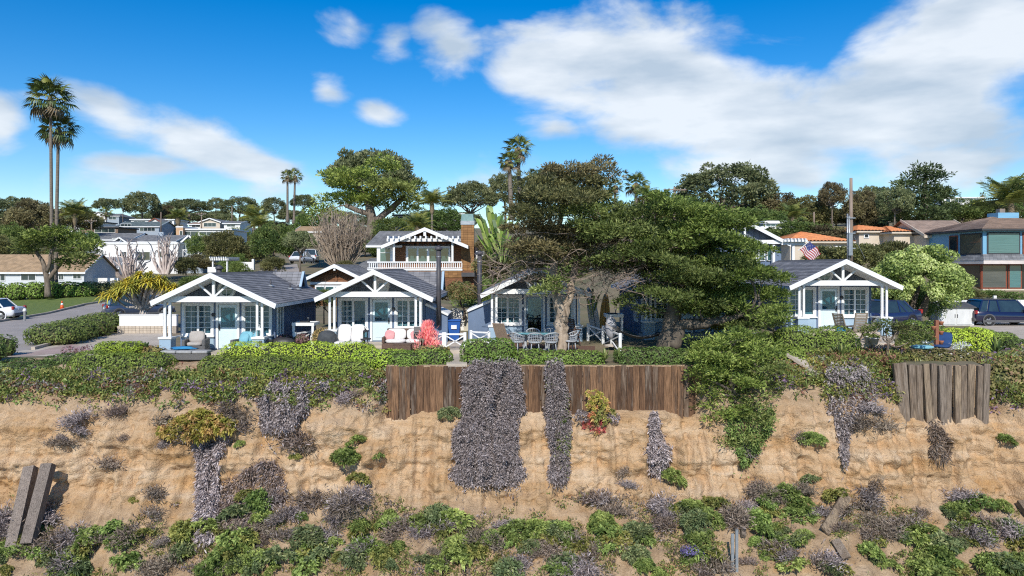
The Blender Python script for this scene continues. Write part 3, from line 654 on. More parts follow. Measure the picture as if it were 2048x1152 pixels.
MB().lathe([(.2, 0), (.2, .35), (.26, .36), (.26, .44), (.2, .46)], 14, (1.3, 3.4, AP6 - S_ * 1.3 - .15)).build('roof_vent', STEEL, c6, True)
dormer(c2, .3, 2.35, 7.6, .8, 0, AP2 - .15, SHING)
# lean-to boxes built on the cottage sides
def leanto(par, x0, x1, y0, y1, zl, zh, side):
    g = thing_part(par, 'lean_to')
    zz = ((x0, zl), (x1, zh)) if side < 0 else ((x0, zh), (x1, zl))
    MB().prism([(x0, -.2), (x1, -.2), (x1, zz[1][1]), (x0, zz[0][1])], y0, y1).build('lean_to_wall', BLUE, g)
    MB().bar((x0 - .04 * (side < 0), (y0 + y1) / 2, zz[0][1] + .05), (x1 + .04 * (side > 0), (y0 + y1) / 2, zz[1][1] + .05), y1 - y0 + .2, .1, (0, 0, 1)).build('lean_to_roof', WHITE, g)
leanto(c3, -3.25, -2.12, 1.3, 3.2, 1.55, 2.05, -1); leanto(c2, 2.12, 3.15, 1.4, 3.2, 1.45, 1.95, 1)
# narrow side windows
def side_window(par, sgn, y0, y1, z0, z1):
    w = MB(); x = sgn * 2.1; x0, x1 = (x, x + .06) if sgn > 0 else (x - .06, x)
    for q in ((y0 - .08, y0, z0 - .08, z1 + .08), (y1, y1 + .08, z0 - .08, z1 + .08), (y0, y1, z1, z1 + .08), (y0, y1, z0 - .08, z0), ((y0 + y1) / 2 - .03, (y0 + y1) / 2 + .03, z0, z1)): w.box(x0, q[0], q[2], x1, q[1], q[3])
    W = w.build('window', WHITE, par)
    for k in (0, 1): B(x + sgn * .005 - .005, y0 + k * (y1 - y0) / 2, z0, x + sgn * .005 + .005, y0 + (k + 1) * (y1 - y0) / 2, z1).build('pane', TGLASS, W)
side_window(c1, 1, 1.8, 2.5, .75, 2.05); side_window(c4, -1, 2.0, 2.9, 1.1, 2.4); side_window(c2, 1, 3.6, 4.3, 1.3, 2.0)
# ---------------------------------------------------------------- plank walls on the brink
def plank_mat(name, stops, vs=1.0):
    m = bpy.data.materials.new(name); m.use_nodes = True; n, l = m.node_tree.nodes, m.node_tree.links
    p = n['Principled BSDF']; p.inputs['Roughness'].default_value = .85; p.inputs['Specular IOR Level'].default_value = .15
    oi = n.new('ShaderNodeObjectInfo'); t = n.new('ShaderNodeTexCoord')
    ad = n.new('ShaderNodeVectorMath'); ad.operation = 'ADD'; sc_ = n.new('ShaderNodeVectorMath'); sc_.operation = 'SCALE'; sc_.inputs['Scale'].default_value = 37
    cb = n.new('ShaderNodeCombineXYZ'); l.new(oi.outputs['Random'], cb.inputs[0]); l.new(oi.outputs['Random'], cb.inputs[2]); l.new(cb.outputs[0], sc_.inputs[0]); l.new(t.outputs['Object'], ad.inputs[0]); l.new(sc_.outputs[0], ad.inputs[1])
    def nz(s, st):
        mp_ = n.new('ShaderNodeMapping'); mp_.inputs['Scale'].default_value = st; l.new(ad.outputs[0], mp_.inputs[0])
        z = n.new('ShaderNodeTexNoise'); z.inputs['Scale'].default_value = s; z.inputs['Detail'].default_value = 6; z.inputs['Roughness'].default_value = .65; l.new(mp_.outputs[0], z.inputs['Vector']); return z.outputs[0]
    f = M2(n, l, 'ADD', M2(n, l, 'MULTIPLY', oi.outputs['Random'], .62), M2(n, l, 'MULTIPLY', M2(n, l, 'SUBTRACT', nz(1.2, (5, 5, .5)), .32), .95))
    rp = n.new('ShaderNodeValToRGB'); l.new(f, rp.inputs[0]); e = rp.color_ramp.elements
    while len(e) < len(stops): e.new(.5)
    for q, (ps, c) in zip(e, stops): q.position = ps; q.color = (*c, 1)
    g = n.new('ShaderNodeValToRGB'); l.new(nz(6, (6, 6, .35)), g.inputs[0]); g.color_ramp.elements[0].position = .33; g.color_ramp.elements[0].color = (.38, .36, .34, 1); g.color_ramp.elements[1].position = .62; g.color_ramp.elements[1].color = (1.15, 1.1, 1.05, 1)
    x = n.new('ShaderNodeMix'); x.data_type = 'RGBA'; x.blend_type = 'MULTIPLY'; x.inputs['Factor'].default_value = 1; l.new(rp.outputs[0], x.inputs['A']); l.new(g.outputs[0], x.inputs['B'])
    l.new(x.outputs['Result'], p.inputs['Base Color'])
    bp = n.new('ShaderNodeBump'); bp.inputs['Strength'].default_value = .6; bp.inputs['Distance'].default_value = .03; l.new(nz(8, (6, 6, .4)), bp.inputs['Height']); l.new(bp.outputs[0], p.inputs['Normal'])
    MATS[name] = m; return m
PLANK = plank_mat('weathered_plank', [(.0, (.26, .22, .18)), (.2, (.085, .052, .035)), (.4, (.17, .10, .06)), (.56, (.26, .155, .09)), (.68, (.11, .072, .05)), (.84, (.24, .185, .14)), (.93, (.34, .30, .26)), (1, (.42, .38, .34))])
TIMBER = plank_mat('grey_timber', [(.0, (.13, .105, .085)), (.35, (.26, .22, .18)), (.6, (.18, .14, .105)), (.8, (.34, .27, .19)), (1, (.22, .18, .14))])
GREYT = plank_mat('driftwood', [(.0, (.16, .14, .125)), (.5, (.25, .215, .19)), (1, (.33, .27, .22))])
fw_ = thing('plank_fence', 'long brown plank retaining wall along the cliff top below the cottages', 'fence', (0, 28, 0))
x = -4.80; k = 0
while x < 6.85:
    w = random.choice((.20, .23, .23, .25, .28)); y = random.uniform(-.03, .03); top = random.uniform(-.05, .02); bot = -2.15
    if k == 0: bot = -2.75
    mb = MB().prism([(0, bot), (w - .012, bot), (w - .012, top - .01), (w - .03, top), (.02, top), (0, top - .012)], -.03, .03)
    o = mb.build('plank', PLANK, fw_, loc=(x, y, 0)); o.rotation_euler.y = R(random.uniform(-.35, .35))
    x += w; k += 1
MB().box(-4.8, .04, -.35, 6.85, .14, -.22).box(-4.8, .04, -1.3, 6.85, .14, -1.15).build('rail', GREYT, fw_)
fw2 = thing('timber_fence', 'short wall of thick grey timbers leaning on the cliff top below the garden', 'fence', at(1884, 735, 27.7))
for i in range(13):
    t = i / 12; w = random.uniform(.2, .27); xx = -1.72 + 3.38 * t
    mb = MB().cbox(-w / 2, -.09, -2.2, w / 2, .09, random.uniform(.08, .2), .02)
    o = mb.build('timber', TIMBER, fw2, loc=(xx, random.uniform(-.1, .06), random.uniform(-.05, .03))); o.rotation_euler = (R(-4 + random.uniform(-2.5, 2.5)), R((t - .35) * 7 + random.uniform(-.8, .8)), 0)
def beam_on_cliff(name, label, cat, a, b, w, h, m, off=.12, group=None):
    p, n1 = hit(*a); q, n2 = hit(*b)
    p = p + np.array((0, -off, .05)); q = q + np.array((0, -off, .05))
    c = (p + q) / 2; t = MB().bar(p - c, q - c, w, h, (0, -1, .2)).build(name, m, None, loc=c); return tag(t, label, cat, group)
beam_on_cliff('timber_beam', 'grey square timber leaning on the sandy cliff, left one of the pair when facing the cliff', 'beam', (75, 932, ), (40, 1090), .38, .3, GREYT, .36)
beam_on_cliff('timber_beam', 'grey square timber leaning on the sandy cliff, right one of the pair when facing the cliff', 'beam', (110, 926), (70, 1083), .38, .3, GREYT, .36)
beam_on_cliff('board', 'broad weathered board lying slantwise among the succulents on the lower slope', 'board', (1690, 990), (1645, 1062), .36, .07, TIMBER, .18)
beam_on_cliff('board', 'short dark broken board sticking out of the slope below the slanting broad board', 'board', (1665, 1078), (1688, 1115), .3, .08, TIMBER, .2)
beam_on_cliff('board', 'stubby brown timber end poking from the cliff under the timber fence side', 'board', (2034, 1003), (2052, 1028), .3, .2, TIMBER, .2)
beam_on_cliff('wooden_post', 'bleached upright stake beside the metal post on the lower slope', 'post', (1480, 1018), (1484, 1072), .16, .12, TIMBER, .16)
pm_, _ = hit(1467, 1135); t = thing('metal_post', 'grey blue metal channel post standing on the lower slope', 'post', pm_ + np.array((0, -.15, 0)))
for dx in (-.08, .06): MB().box(dx - .045, -.03, -.4, dx + .045, .03, 1.25 + dx).build('channel', STEEL, t)
# ---------------------------------------------------------------- dead mats hanging down the cliff
MAUVE = [(.09, .072, .068), (.17, .145, .137), (.25, .215, .207), (.31, .275, .268)]
BROWN = [(.06, .045, .032), (.11, .085, .062), (.17, .135, .10)]
def drape(label, outline, n, pal, thick=.3, L=.15, W=.035, dmax=27.8, green=0, gpal=None, tails=30, name='hanging_ice_plant'):
    """outline: rows (py, x_left, x_right) of a curtain of stems that hangs over the brink and follows the face below"""
    O = np.array(outline, float); py = rng.uniform(O[0, 0], O[-1, 0], n); xl, xr = np.interp(py, O[:, 0], O[:, 1]), np.interp(py, O[:, 0], O[:, 2])
    wob = (xr - xl) * .10 + 5; xl = xl + wob * fbm(np.stack([py / 22, py * 0 + O[0, 1], py * 0], -1), 3, 2); xr = xr + wob * fbm(np.stack([py / 22, py * 0 + O[0, 2] + 50, py * 0], -1), 3, 3)
    px = xl + (xr - xl) * (.5 + .5 * np.sin(math.pi * (rng.random(n) - .5)) * rng.uniform(.8, 1.05, n)); px = px + rng.normal(size=n) * 2.5; py = py + rng.normal(size=n) * 5 + (rng.random(n) < .04) * rng.exponential(14, n); P = np.empty((n, 3)); lumps = .5 + .9 * fbm(np.stack([px / 14, py / 40, py * 0], -1), 3, 6)
    edge = 1 - np.abs((px - xl) / (xr - xl) * 2 - 1) ** 4
    for i in range(n):
        p, _ = hit(px[i], py[i]); D = min(p[1], dmax) - thick * (max(0, lumps[i]) * edge[i] + .12 * rng.random()) - .04; P[i] = at(px[i], py[i], D)
    base = P.mean(0); base[2] = P[:, 2].min()
    nn = np.tile(np.array((0, -.75, -.65)), (n, 1)); V, Q = leafquads(P, nn, L, W, 'out', .85)
    cols = pick(pal, n, .3)
    if green:
        g = fbm(P * 1.3, 2, 4) + rng.normal(size=n) * .25 > 1 - 2 * green; cols[g] = pick(gpal, g.sum(), .25)
    t = thing(name, label, 'hanging plant', base); obj('stems', npmesh('stems', V - base, Q, DRY if not green else LEAF, cols), t)
    mb = MB()
    for i in range(tails):
        q = O[-1, 0]; x = rng.uniform(O[-1, 1], O[-1, 2]); pts = []
        for s in range(5):
            p, _ = hit(x + rng.normal() * 3, q - 25 + s * 13); D = min(p[1], dmax) - .08; pts.append(at(x + rng.normal() * 2.5, q - 25 + s * rng.uniform(8, 15), D) - base)
        mb.tube(pts, [.012, .012, .01, .008, .004], 4, False)
    if tails: mb.build('trailing_roots', mat('root', (.2, .16, .13), (.12, .095, .08), 5, .9), t)
    return t
drape('wide grey curtain of dead ice plant hanging over the plank wall', [(724, 940, 1034), (780, 928, 1040), (860, 916, 1042), (920, 908, 1040), (950, 910, 1040), (966, 925, 1020)], 42000, MAUVE, .5, .13, .036)
drape('narrow grey and green strip of ice plant hanging over the plank wall', [(724, 1094, 1126), (780, 1092, 1132), (850, 1096, 1138), (900, 1100, 1140), (950, 1098, 1136), (962, 1105, 1130)], 12000, MAUVE, .35, .13, .04, green=.34, gpal=[(.07, .12, .03), (.2, .24, .05)], tails=6)
drape('thin grey tongue of dead stems hanging below the plank wall end', [(826, 1302, 1312), (860, 1300, 1318), (900, 1297, 1336), (938, 1294, 1338), (946, 1305, 1330)], 3500, MAUVE, .2, .15, .045, tails=5)
drape('grey root mat hanging under the yellow succulent on the cliff', [(870, 385, 470), (900, 392, 440), (960, 398, 436), (1010, 392, 440), (1060, 388, 432), (1075, 395, 420)], 5500, MAUVE, .18, .2, .04, tails=14)
drape('grey dead mat of stems hanging by the garden edge of the cliff', [(730, 1650, 1720), (790, 1655, 1765), (850, 1672, 1700), (900, 1680, 1696), (925, 1688, 1696)], 4000, MAUVE, .2, .16, .045, green=.12, gpal=[(.1, .14, .03), (.28, .16, .06)], tails=4)
drape('dark grey fringe of dead ice plant under the cliff lip near the pale hedge', [(768, 530, 660), (800, 515, 625), (845, 518, 590), (858, 525, 575)], 5000, MAUVE, .35, .15, .045, tails=8)
drape('looped brown dead roots hanging below the timber fence', [(845, 1855, 1875), (870, 1858, 1890), (900, 1862, 1900), (915, 1868, 1895)], 900, BROWN, .2, .2, .035, tails=12)
drape('trailing green vine below the drooping cypress bush', [(815, 1440, 1552), (850, 1452, 1545), (880, 1466, 1524), (905, 1478, 1508), (925, 1486, 1498)], 3000, [(.05, .09, .02), (.12, .17, .04)], .3, .13, .05, tails=3)
drape('brown dead brush slope beside the hanging root mat', [(922, 525, 545), (938, 490, 562), (965, 455, 572), (1005, 440, 556), (1040, 436, 510), (1056, 440, 470)], 4500, BROWN + [MAUVE[2]], .12, .22, .03, tails=0, name='dead_brush')
# ---------------------------------------------------------------- clumps on the cliff
GREEN1 = [(.055, .095, .02), (.13, .19, .04), (.22, .29, .07)]
GREEN2 = [(.065, .09, .02), (.17, .18, .04), (.30, .28, .07)]
LIMEY = [(.13, .16, .02), (.25, .25, .035), (.34, .29, .06), (.32, .18, .07)]
def rosettes(nr, r, leaf, pal, seed, tall=.6):
    C, D_, T = [], [], []
    for i in range(nr):
        a = rng.uniform(0, 2 * math.pi); q = r * math.sqrt(rng.random()); c = np.array((q * math.cos(a), q * math.sin(a) * .8, tall * r * (1 - (q / r) ** 2) * rng.uniform(.5, 1)))
        m = 17; C.append(np.tile(c, (m, 1))); dv = unit(rng.normal(size=(m, 3)) + (0, -.25, .55) + c * .9 / r); D_.append(dv); T.append(np.full(m, rng.random()))
    C, D_, T = np.concatenate(C), np.concatenate(D_), np.concatenate(T)
    V, Q = leafquads(C, D_, leaf, leaf * .36, 'out', .15, .25); return npmesh('leaves', V, Q, GLOSSY, pick(pal, len(C), .25, T))
CL = [rosettes(n_ * 2, .5, .14, pal, i) for i, (n_, pal) in enumerate(((46, GREEN1), (34, GREEN1), (40, GREEN2), (28, GREEN1), (44, [(.05, .08, .03), (.11, .15, .06), (.2, .22, .09)])))]
def tuft(nr, r, pal):
    C = rng.normal(size=(nr, 3)) * (r * .4, r * .33, r * .25); C[:, 2] = np.abs(C[:, 2]); D_ = unit(C + rng.normal(size=C.shape) * .3 + (0, -.2, .2))
    V, Q = leafquads(C, D_, .17, .028, 'out', .7); return npmesh('stems', V, Q, DRY, pick(pal, nr, .3))
TU = [tuft(1100, .6, MAUVE[:3]), tuft(900, .6, BROWN + MAUVE[1:2]), tuft(1000, .6, [(.09, .07, .05), (.15, .12, .085), (.2, .165, .125)])]
ZONES = [(0, 300, 1055, 1150, 26), (340, 560, 990, 1150, 30), (560, 730, 1035, 1150, 15), (740, 930, 1020, 1150, 20), (930, 1150, 1050, 1150, 22), (1150, 1330, 1030, 1150, 16), (1340, 1500, 1000, 1110, 13), (1480, 1700, 975, 1140, 26), (1700, 2048, 1005, 1150, 46)]
spots = [(695, 915, .55), (712, 885, .4), (716, 962, .42), (756, 915, .25), (1830, 815, .33), (2006, 880, .4), (1345, 955, .6), (590, 915, .2), (480, 890, .25), (900, 828, .42), (780, 1050, .45), (1130, 840, .3), (1420, 1010, .4), (1570, 985, .5), (1620, 960, .4), (1625, 880, .4), (230, 1060, .3), (270, 1000, .2)]
def zone(px, py):
    where = ('near the pair of leaning timbers', 'around the hanging root mat', 'below the plank wall end', 'under the wide grey curtain', 'under the narrow hanging strip', 'by the purple flowers', 'around the metal post', 'beside the slanting board', 'below the timber fence')
    return ('high on the cliff ' if py < 985 else 'on the lower slope ') + where[int(np.searchsorted((220, 560, 900, 1060, 1300, 1440, 1560, 1720), px))]
for (a, b, c, d_, n_) in ZONES:
    while n_ > 0:
        px, py = rng.uniform(a, b), rng.uniform(c, d_)
        if py < 1075 and rng.random() < (1075 - py) / 130: continue
        if vn(np.array((px / 45., py / 38., 2.))) < -.18: continue
        spots.append((px, py, rng.uniform(.26, .62))); n_ -= 1
for i, (px, py, r) in enumerate(spots):
    p, n_ = hit(px, py)
    o = obj('succulent_clump', CL[i % 5], None, p + n_ * .02, rng.uniform(0, 6.3)); s = r / .5; o.scale = (s * rng.uniform(.9, 1.3), s, s * rng.uniform(.8, 1.2)); o.rotation_euler.x = R(18)
    tag(o, f"{'big' if r > .45 else 'small' if r < .33 else 'middling'} {('deep green', 'leafy green', 'yellow green', 'sparse green', 'grey green')[i % 5]} succulent clump {zone(px, py)}", 'succulent', 'succulent clumps on the cliff face')
dry = [(157, 845, .5), (236, 828, .4), (212, 935, .42), (325, 892, .25), (590, 885, .6), (615, 905, .4), (690, 800, .35), (720, 790, .3), (1250, 945, .3), (1255, 975, .3), (1720, 850, .45), (1760, 860, .5), (1740, 825, .4), (1605, 880, .35), (1540, 1000, .4), (1500, 905, .35)]
for (a, b, c, d_, n_) in ((0, 340, 1010, 1150, 16), (300, 720, 985, 1150, 26), (720, 1150, 1040, 1150, 18), (1150, 1480, 1000, 1150, 18), (1480, 2048, 960, 1150, 34), (100, 480, 820, 900, 12)):
    dry += [(rng.uniform(a, b), rng.uniform(c, d_), rng.uniform(.2, .55)) for _ in range(n_)]
for i, (px, py, r) in enumerate(dry):
    p, n_ = hit(px, py); o = obj('dry_tuft', TU[i % 3], None, p + n_ * .02, rng.uniform(0, 6.3)); s = r / .5; o.scale = (s * 1.2, s, s); o.rotation_euler.x = R(22)
    tag(o, f"{'wide' if r > .42 else 'small' if r < .3 else 'middling'} {('mauve grey', 'dark brown', 'pale brown')[i % 3]} dead tuft {zone(px, py)}", 'dead plant', 'dead tufts on the cliff')
p, _ = hit(400, 855); t = thing('yellow_succulent', 'broad yellow green succulent mat with reddish tips on the cliff brow', 'succulent', p)
for k, (dx, dz, r) in enumerate(((-.9, -.1, .42), (-.45, .12, .45), (0, .3, .45), (.05, -.1, .5), (.5, .1, .45), (.95, .05, .4))):
    o = obj('leaf_rosettes', rosettes(40, .5, .2, LIMEY, k), t, (dx, -.15, dz)); o.scale = (r / .45,) * 3; o.rotation_euler.x = R(40)
p, _ = hit(1195, 835); t = thing('creeping_succulent', 'yellow and red ice plant creeping up the plank wall over a dirt mound', 'succulent', p)
for k, (dx, dz, r, pal) in enumerate(((-.15, .9, .3, LIMEY), (0, .55, .4, LIMEY), (.1, .2, .5, GREEN2 + [(.4, .16, .06)]), (-.1, -.25, .45, [(.30, .04, .05), (.36, .10, .06), (.2, .2, .05)]), (.5, 0, .3, MAUVE), (-.6, .1, .3, MAUVE))):
    o = obj('leaf_rosettes', rosettes(34, .5, .15, pal, k), t, (dx, -.25, dz)); o.scale = (r / .5,) * 3; o.rotation_euler.x = R(45)
p, _ = hit(1385, 1120); t = thing('purple_flowers', 'clump of purple statice flowers on the lower slope by the metal post', 'flowers', p)
obj('leaves', CL[0], t).scale = (.9, .8, .9); 
o = obj('flower_heads', shrub_mesh([(-.1, -.15, .35, .35, .3, .2), (.3, -.1, .2, .3, .25, .2)], 420, .05, .05, [(.08, .05, .14), (.15, .10, .28), (.10, .08, .12)], seed=3), t)
# ---------------------------------------------------------------- the planted brow: nobody could count it
def ground_cover(rects, n, name='ground_cover'):
    C, D_, K, S_l = [], [], [], []
    pals = [GREEN2, LIMEY[:3], [(.13, .07, .12), (.24, .15, .26), (.13, .15, .05)], GREEN1, GREEN2, GREEN2, GREEN1, [(.17, .06, .04), (.24, .13, .07), (.14, .15, .04)], MAUVE, [(.12, .16, .07), (.22, .26, .13)], LIMEY[:3]]
    cols = []
    tot = sum((r[1] - r[0]) * (r[3] - r[2]) for r in rects)
    for (a, b, c, d_) in rects:
        m = int(n * (b - a) * (d_ - c) / tot)
        for _ in range(m):
            px = rng.uniform(a, b); py = rng.uniform(c, d_)
            if py > d_ - 45 * (.6 + .6 * vn(np.array((px / 60., 3., 1.)))) and rng.random() < .93: continue
            p, n_ = hit(px, py); z = vn(np.array((px / 52., py / 20., 8.))) * .8 + .35 * vn(np.array((px / 15., py / 8., 3.))); z = (z + 1) / 2 + rng.normal() * .07
            pal = pals[int(np.clip(z, 0, .999) * len(pals))]
            if pal is MAUVE and py < d_ - 60: pal = GREEN2
            k = 15; h = rng.uniform(.03, .2) + .12 * max(0, vn(np.array((px / 26., py / 12., 4.)))); c_ = p + np.array((0, -.05, h)) ; C.append(c_ + rng.normal(size=(k, 3)) * (.09, .09, .05)); D_.append(unit(rng.normal(size=(k, 3)) + (0, -.3, .7))); cols.append(pick(pal, k, .28))
    C, D_, cols = np.concatenate(C), np.concatenate(D_), np.concatenate(cols); V, Q = leafquads(C, D_, .16, .055, 'out', .2, .15)
    return struct(obj(name, npmesh(name, V, Q, LEAF, cols)), 'stuff')
ground_cover([(-30, 772, 750, 826), (-30, 420, 748, 804)], 3700)['label'] = 'mixed green, red and mauve ice plant covering the cliff brow before the dark hedges'
ground_cover([(1545, 1795, 705, 815), (1970, 2080, 715, 830), (1785, 2075, 692, 728), (1530, 1660, 700, 735)], 2900)['label'] = 'mixed ice plant and aloes covering the cliff brow below the garden'

def slope_scrub(n):
    C, D_, cols = [], [], []; pals = [BROWN, GREEN1, GREEN2, GREEN1, GREEN2, [(.14, .11, .08), (.2, .165, .125)], MAUVE]
    for _ in range(n):
        px, py = rng.uniform(-25, 2075), 985 + 170 * rng.random() ** .75; q = vn(np.array((px / 70., py / 45., 5.))) + .6 * vn(np.array((px / 22., py / 16., 9.)))
        if q < -.05 + .9 * max(0, (1040 - py) / 60): continue
        p_, n_ = hit(px, py); z = .5 + .5 * vn(np.array((px / 30., py / 22., 1.))) + rng.normal() * .15; k = 9
        C.append(p_ + n_ * .03 + rng.normal(size=(k, 3)) * (.08, .06, .04)); D_.append(unit(rng.normal(size=(k, 3)) + (0, -.35, .7))); cols.append(pick(pals[int(np.clip(z, 0, .999) * len(pals))], k, .3))
    C, D_, cols = map(np.concatenate, (C, D_, cols)); V, Q = leafquads(C, D_, .11, .035, 'out', .3, .1)
    return struct(obj('slope_scrub', npmesh('slope_scrub', V, Q, LEAF, cols)), 'stuff')
slope_scrub(9000)['label'] = 'low green and dry scrub thinly covering the lower cliff slope'
# ---------------------------------------------------------------- hedges and shrubs on the terrace
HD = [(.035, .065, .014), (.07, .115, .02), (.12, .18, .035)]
HL = [(.14, .22, .008), (.24, .34, .012), (.34, .42, .03)]
HM = [(.06, .11, .015), (.115, .185, .022), (.2, .28, .04)]
HO = [(.06, .075, .018), (.12, .13, .035), (.2, .18, .06), (.22, .12, .07)]
def hedge(label, x0, x1, y0, y1, D, th=1.3, pal=HD, p=3.0, n=3, rag=.12, L=.085, dens=400, name='hedge', slope=0, flowers=None, **kw):
    """clipped hedge that fills this stretch of terrace, n overlapping rounded masses"""
    a, b = at(x0, y1, D), at(x1, y0, D); w = b[0] - a[0]; h = b[2] - a[2]; bl = []
    for i in range(n):
        f = (i + .5) / n; hh = h * (1 - slope * (1 - f) + random.uniform(-.08, .02))
        bl.append((-w / 2 + w * f, random.uniform(-.08, .08), hh * .42, w / n * .72, th / 2 * random.uniform(.9, 1.1), hh * .58))
    return shrub(name, label, 'hedge', (a[0] + w / 2, D, a[2]), bl, dens, L, L * .62, pal, p=p, amp=rag, seed=int(x0), depth=.1, nf=1.6, flowers=flowers, **kw)
hedge('low dark hedge beside the pavement gap on the terrace corner', 15, 118, 716, 768, 29.4, 1.6, HD, n=2)
hedge('small block of dark hedge next to the path opening', 104, 160, 706, 762, 29.9, 1.4, HD, n=1, p=4)
hedge('large dark rounded hedge beside the first porch bench', 156, 336, 702, 770, 29.2, 1.6, HM, n=3)
hedge('bright lime shrub behind the large dark rounded hedge', 202, 282, 682, 712, 30.8, 1.2, HL, n=2)
hedge('dark green hedge in front of the grey sofa porch', 412, 575, 703, 762, 28.9, 1.5, HM, n=3, slope=.15)
hedge('long bright lime hedge running between the two porches with furniture', 455, 742, 684, 745, 30.1, 1.6, HL, n=4, rag=.16, L=.075, dens=420)
hedge('dark green hedge in front of the white lounge chairs', 560, 738, 716, 757, 28.8, 1.3, HM, n=3)
hedge('bright green hedge in front of the pink cushioned sofa', 712, 812, 694, 738, 29.3, 1.4, [HL[0], HL[1], HM[2]], n=2, L=.075, dens=400)
hedge('green hedge beside the concrete path at the plank wall end', 788, 893, 699, 738, 28.9, 1.3, HM, n=2)
hedge('green hedge between the concrete path and the wicker chairs', 931, 1022, 673, 732, 29.2, 1.3, HM, n=2, p=3.5)
hedge('low hedge in front of the wicker table below the pale trunk', 1033, 1197, 699, 734, 28.9, 1.2, HM, n=3, p=3.5)
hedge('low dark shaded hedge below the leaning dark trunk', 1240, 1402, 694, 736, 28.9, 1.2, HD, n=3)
hedge('big dark domed hedge in front of the cottage door beside the slatted chairs', 1558, 1706, 650, 742, 31.2, 2.0, HM, n=2, p=2.5)
hedge('loose green shrub at the foot of the big domed hedge', 1520, 1602, 690, 748, 29.6, 1.2, HM, n=2, rag=.25, L=.1)
hedge('bright lime domed shrub near the blue cushioned lounger', 1882, 1974, 652, 715, 33.5, 1.8, HL, n=2, p=2.2)
hedge('dark clipped hedge sloping down beside the parking court', 1924, 2024, 664, 708, 35.5, 1.8, HM, n=3, slope=-.35, p=2.4)
hedge('mid green bushy shrub behind the potted plant post', 1808, 1882, 640, 705, 34.2, 1.6, HM, n=2, p=2.2, rag=.25, flowers=(.02, (.7, .68, .6)))
hedge('low olive shrub in front of the blue cushioned lounger', 1808, 1948, 698, 742, 30.0, 1.3, HO, n=3, p=2.2, rag=.3, L=.1, flowers=(.03, (.75, .72, .6)))
hedge('mixed green shrub beside the timber fence top', 1660, 1800, 715, 752, 29.4, 1.2, HO, n=3, p=2.2, rag=.35, L=.11, flowers=(.02, (.5, .3, .1)))
hedge('small dark bush at the parking court edge', 2012, 2080, 676, 708, 33.5, 1.2, HD, n=2)
hedge('scrubby aloe and dry brush thicket beyond the timber fence', 1975, 2085, 722, 815, 28.2, 1.0, HO, n=2, p=2.2, rag=.4, L=.15, dens=200)
hedge('low flowering succulent bed beside the terrace bench', 275, 330, 690, 716, 30.9, .9, [(.3, .25, .05), (.2, .2, .05), (.3, .12, .1)], n=2, rag=.3, L=.12, dens=200)
hedge('low reddish succulent bed beside the white cross rail', 835, 895, 690, 712, 30.5, .8, [(.25, .1, .06), (.3, .22, .06), (.14, .18, .05)], n=2, rag=.3, L=.1, dens=220)
hedge('mixed red and green succulents by the garden cottage patio', 1716, 1800, 690, 726, 31.0, .9, [(.10, .12, .04), (.25, .1, .07), (.2, .2, .06)], n=3, rag=.35, L=.11, dens=220)
hedge('small variegated bush beside the cottage side table', 628, 660, 657, 690, 33.0, .8, [(.25, .25, .08), (.3, .2, .07), (.12, .15, .04)], n=1, p=2, rag=.25)
hedge('purple leaved shrub near the black covered grill', 560, 612, 666, 690, 33.0, .7, [(.12, .05, .06), (.24, .12, .13), (.14, .14, .05)], n=2, p=2, rag=.35)
hedge('pink flowering weeds on the pavement corner', 128, 182, 688, 716, 31.6, .6, [(.26, .12, .16), (.14, .10, .07), (.14, .16, .05)], n=2, p=2, rag=.5, L=.1, dens=150, core=False)
# street side hedges
def hedge_line(label, pts, h, th, pal, n, p=2.6, L=.13, dens=150, rag=.14, taper=0):
    P = [ground_pt(*q) for q in pts]; c = (P[0] + P[-1]) / 2; bl = []
    s = np.linspace(0, len(P) - 1, n)
    for i, t in enumerate(s):
        k = min(int(t), len(P) - 2); q = P[k] + (P[k + 1] - P[k]) * (t - k) - c; ln = np.linalg.norm(P[-1] - P[0]) / n
        hh = h * random.uniform(.92, 1.05) * (1 - taper * i / n); bl.append((q[0], q[1], hh * .4, max(ln * .8, th * .5), th * .5, hh * .6))
    return shrub('hedge', label, 'hedge', c, bl, dens, L, L * .65, pal, p=p, amp=rag, seed=n, depth=.15)
hedge_line('big dark rounded hedge on the street corner beside the driveway', [(112, 688), (155, 677), (206, 664)], 1.1, 2.2, HD + [(.16, .10, .05)], 4, rag=.1, dens=190, L=.11)
hedge_line('long clipped hedge behind the lawn along the tan roofed house', [(-50, 602), (60, 599), (140, 594), (178, 592)], 1.7, 2.2, HM, 9, dens=70, L=.2)
hedge_line('brownish low hedge beyond the palms at the white house', [(178, 592), (235, 589)], 1.6, 2.0, HO, 3, dens=70, L=.2)
hedge_line('dark hedge edge at the roadside corner by the pavement', [(-22, 722), (2, 712)], .9, .8, HD, 2, dens=190, L=.1)
hedge_line('dark green hedge in front of the white pergola', [(448, 554), (478, 552)], 2.2, 2.4, HD, 3, dens=60, L=.22)
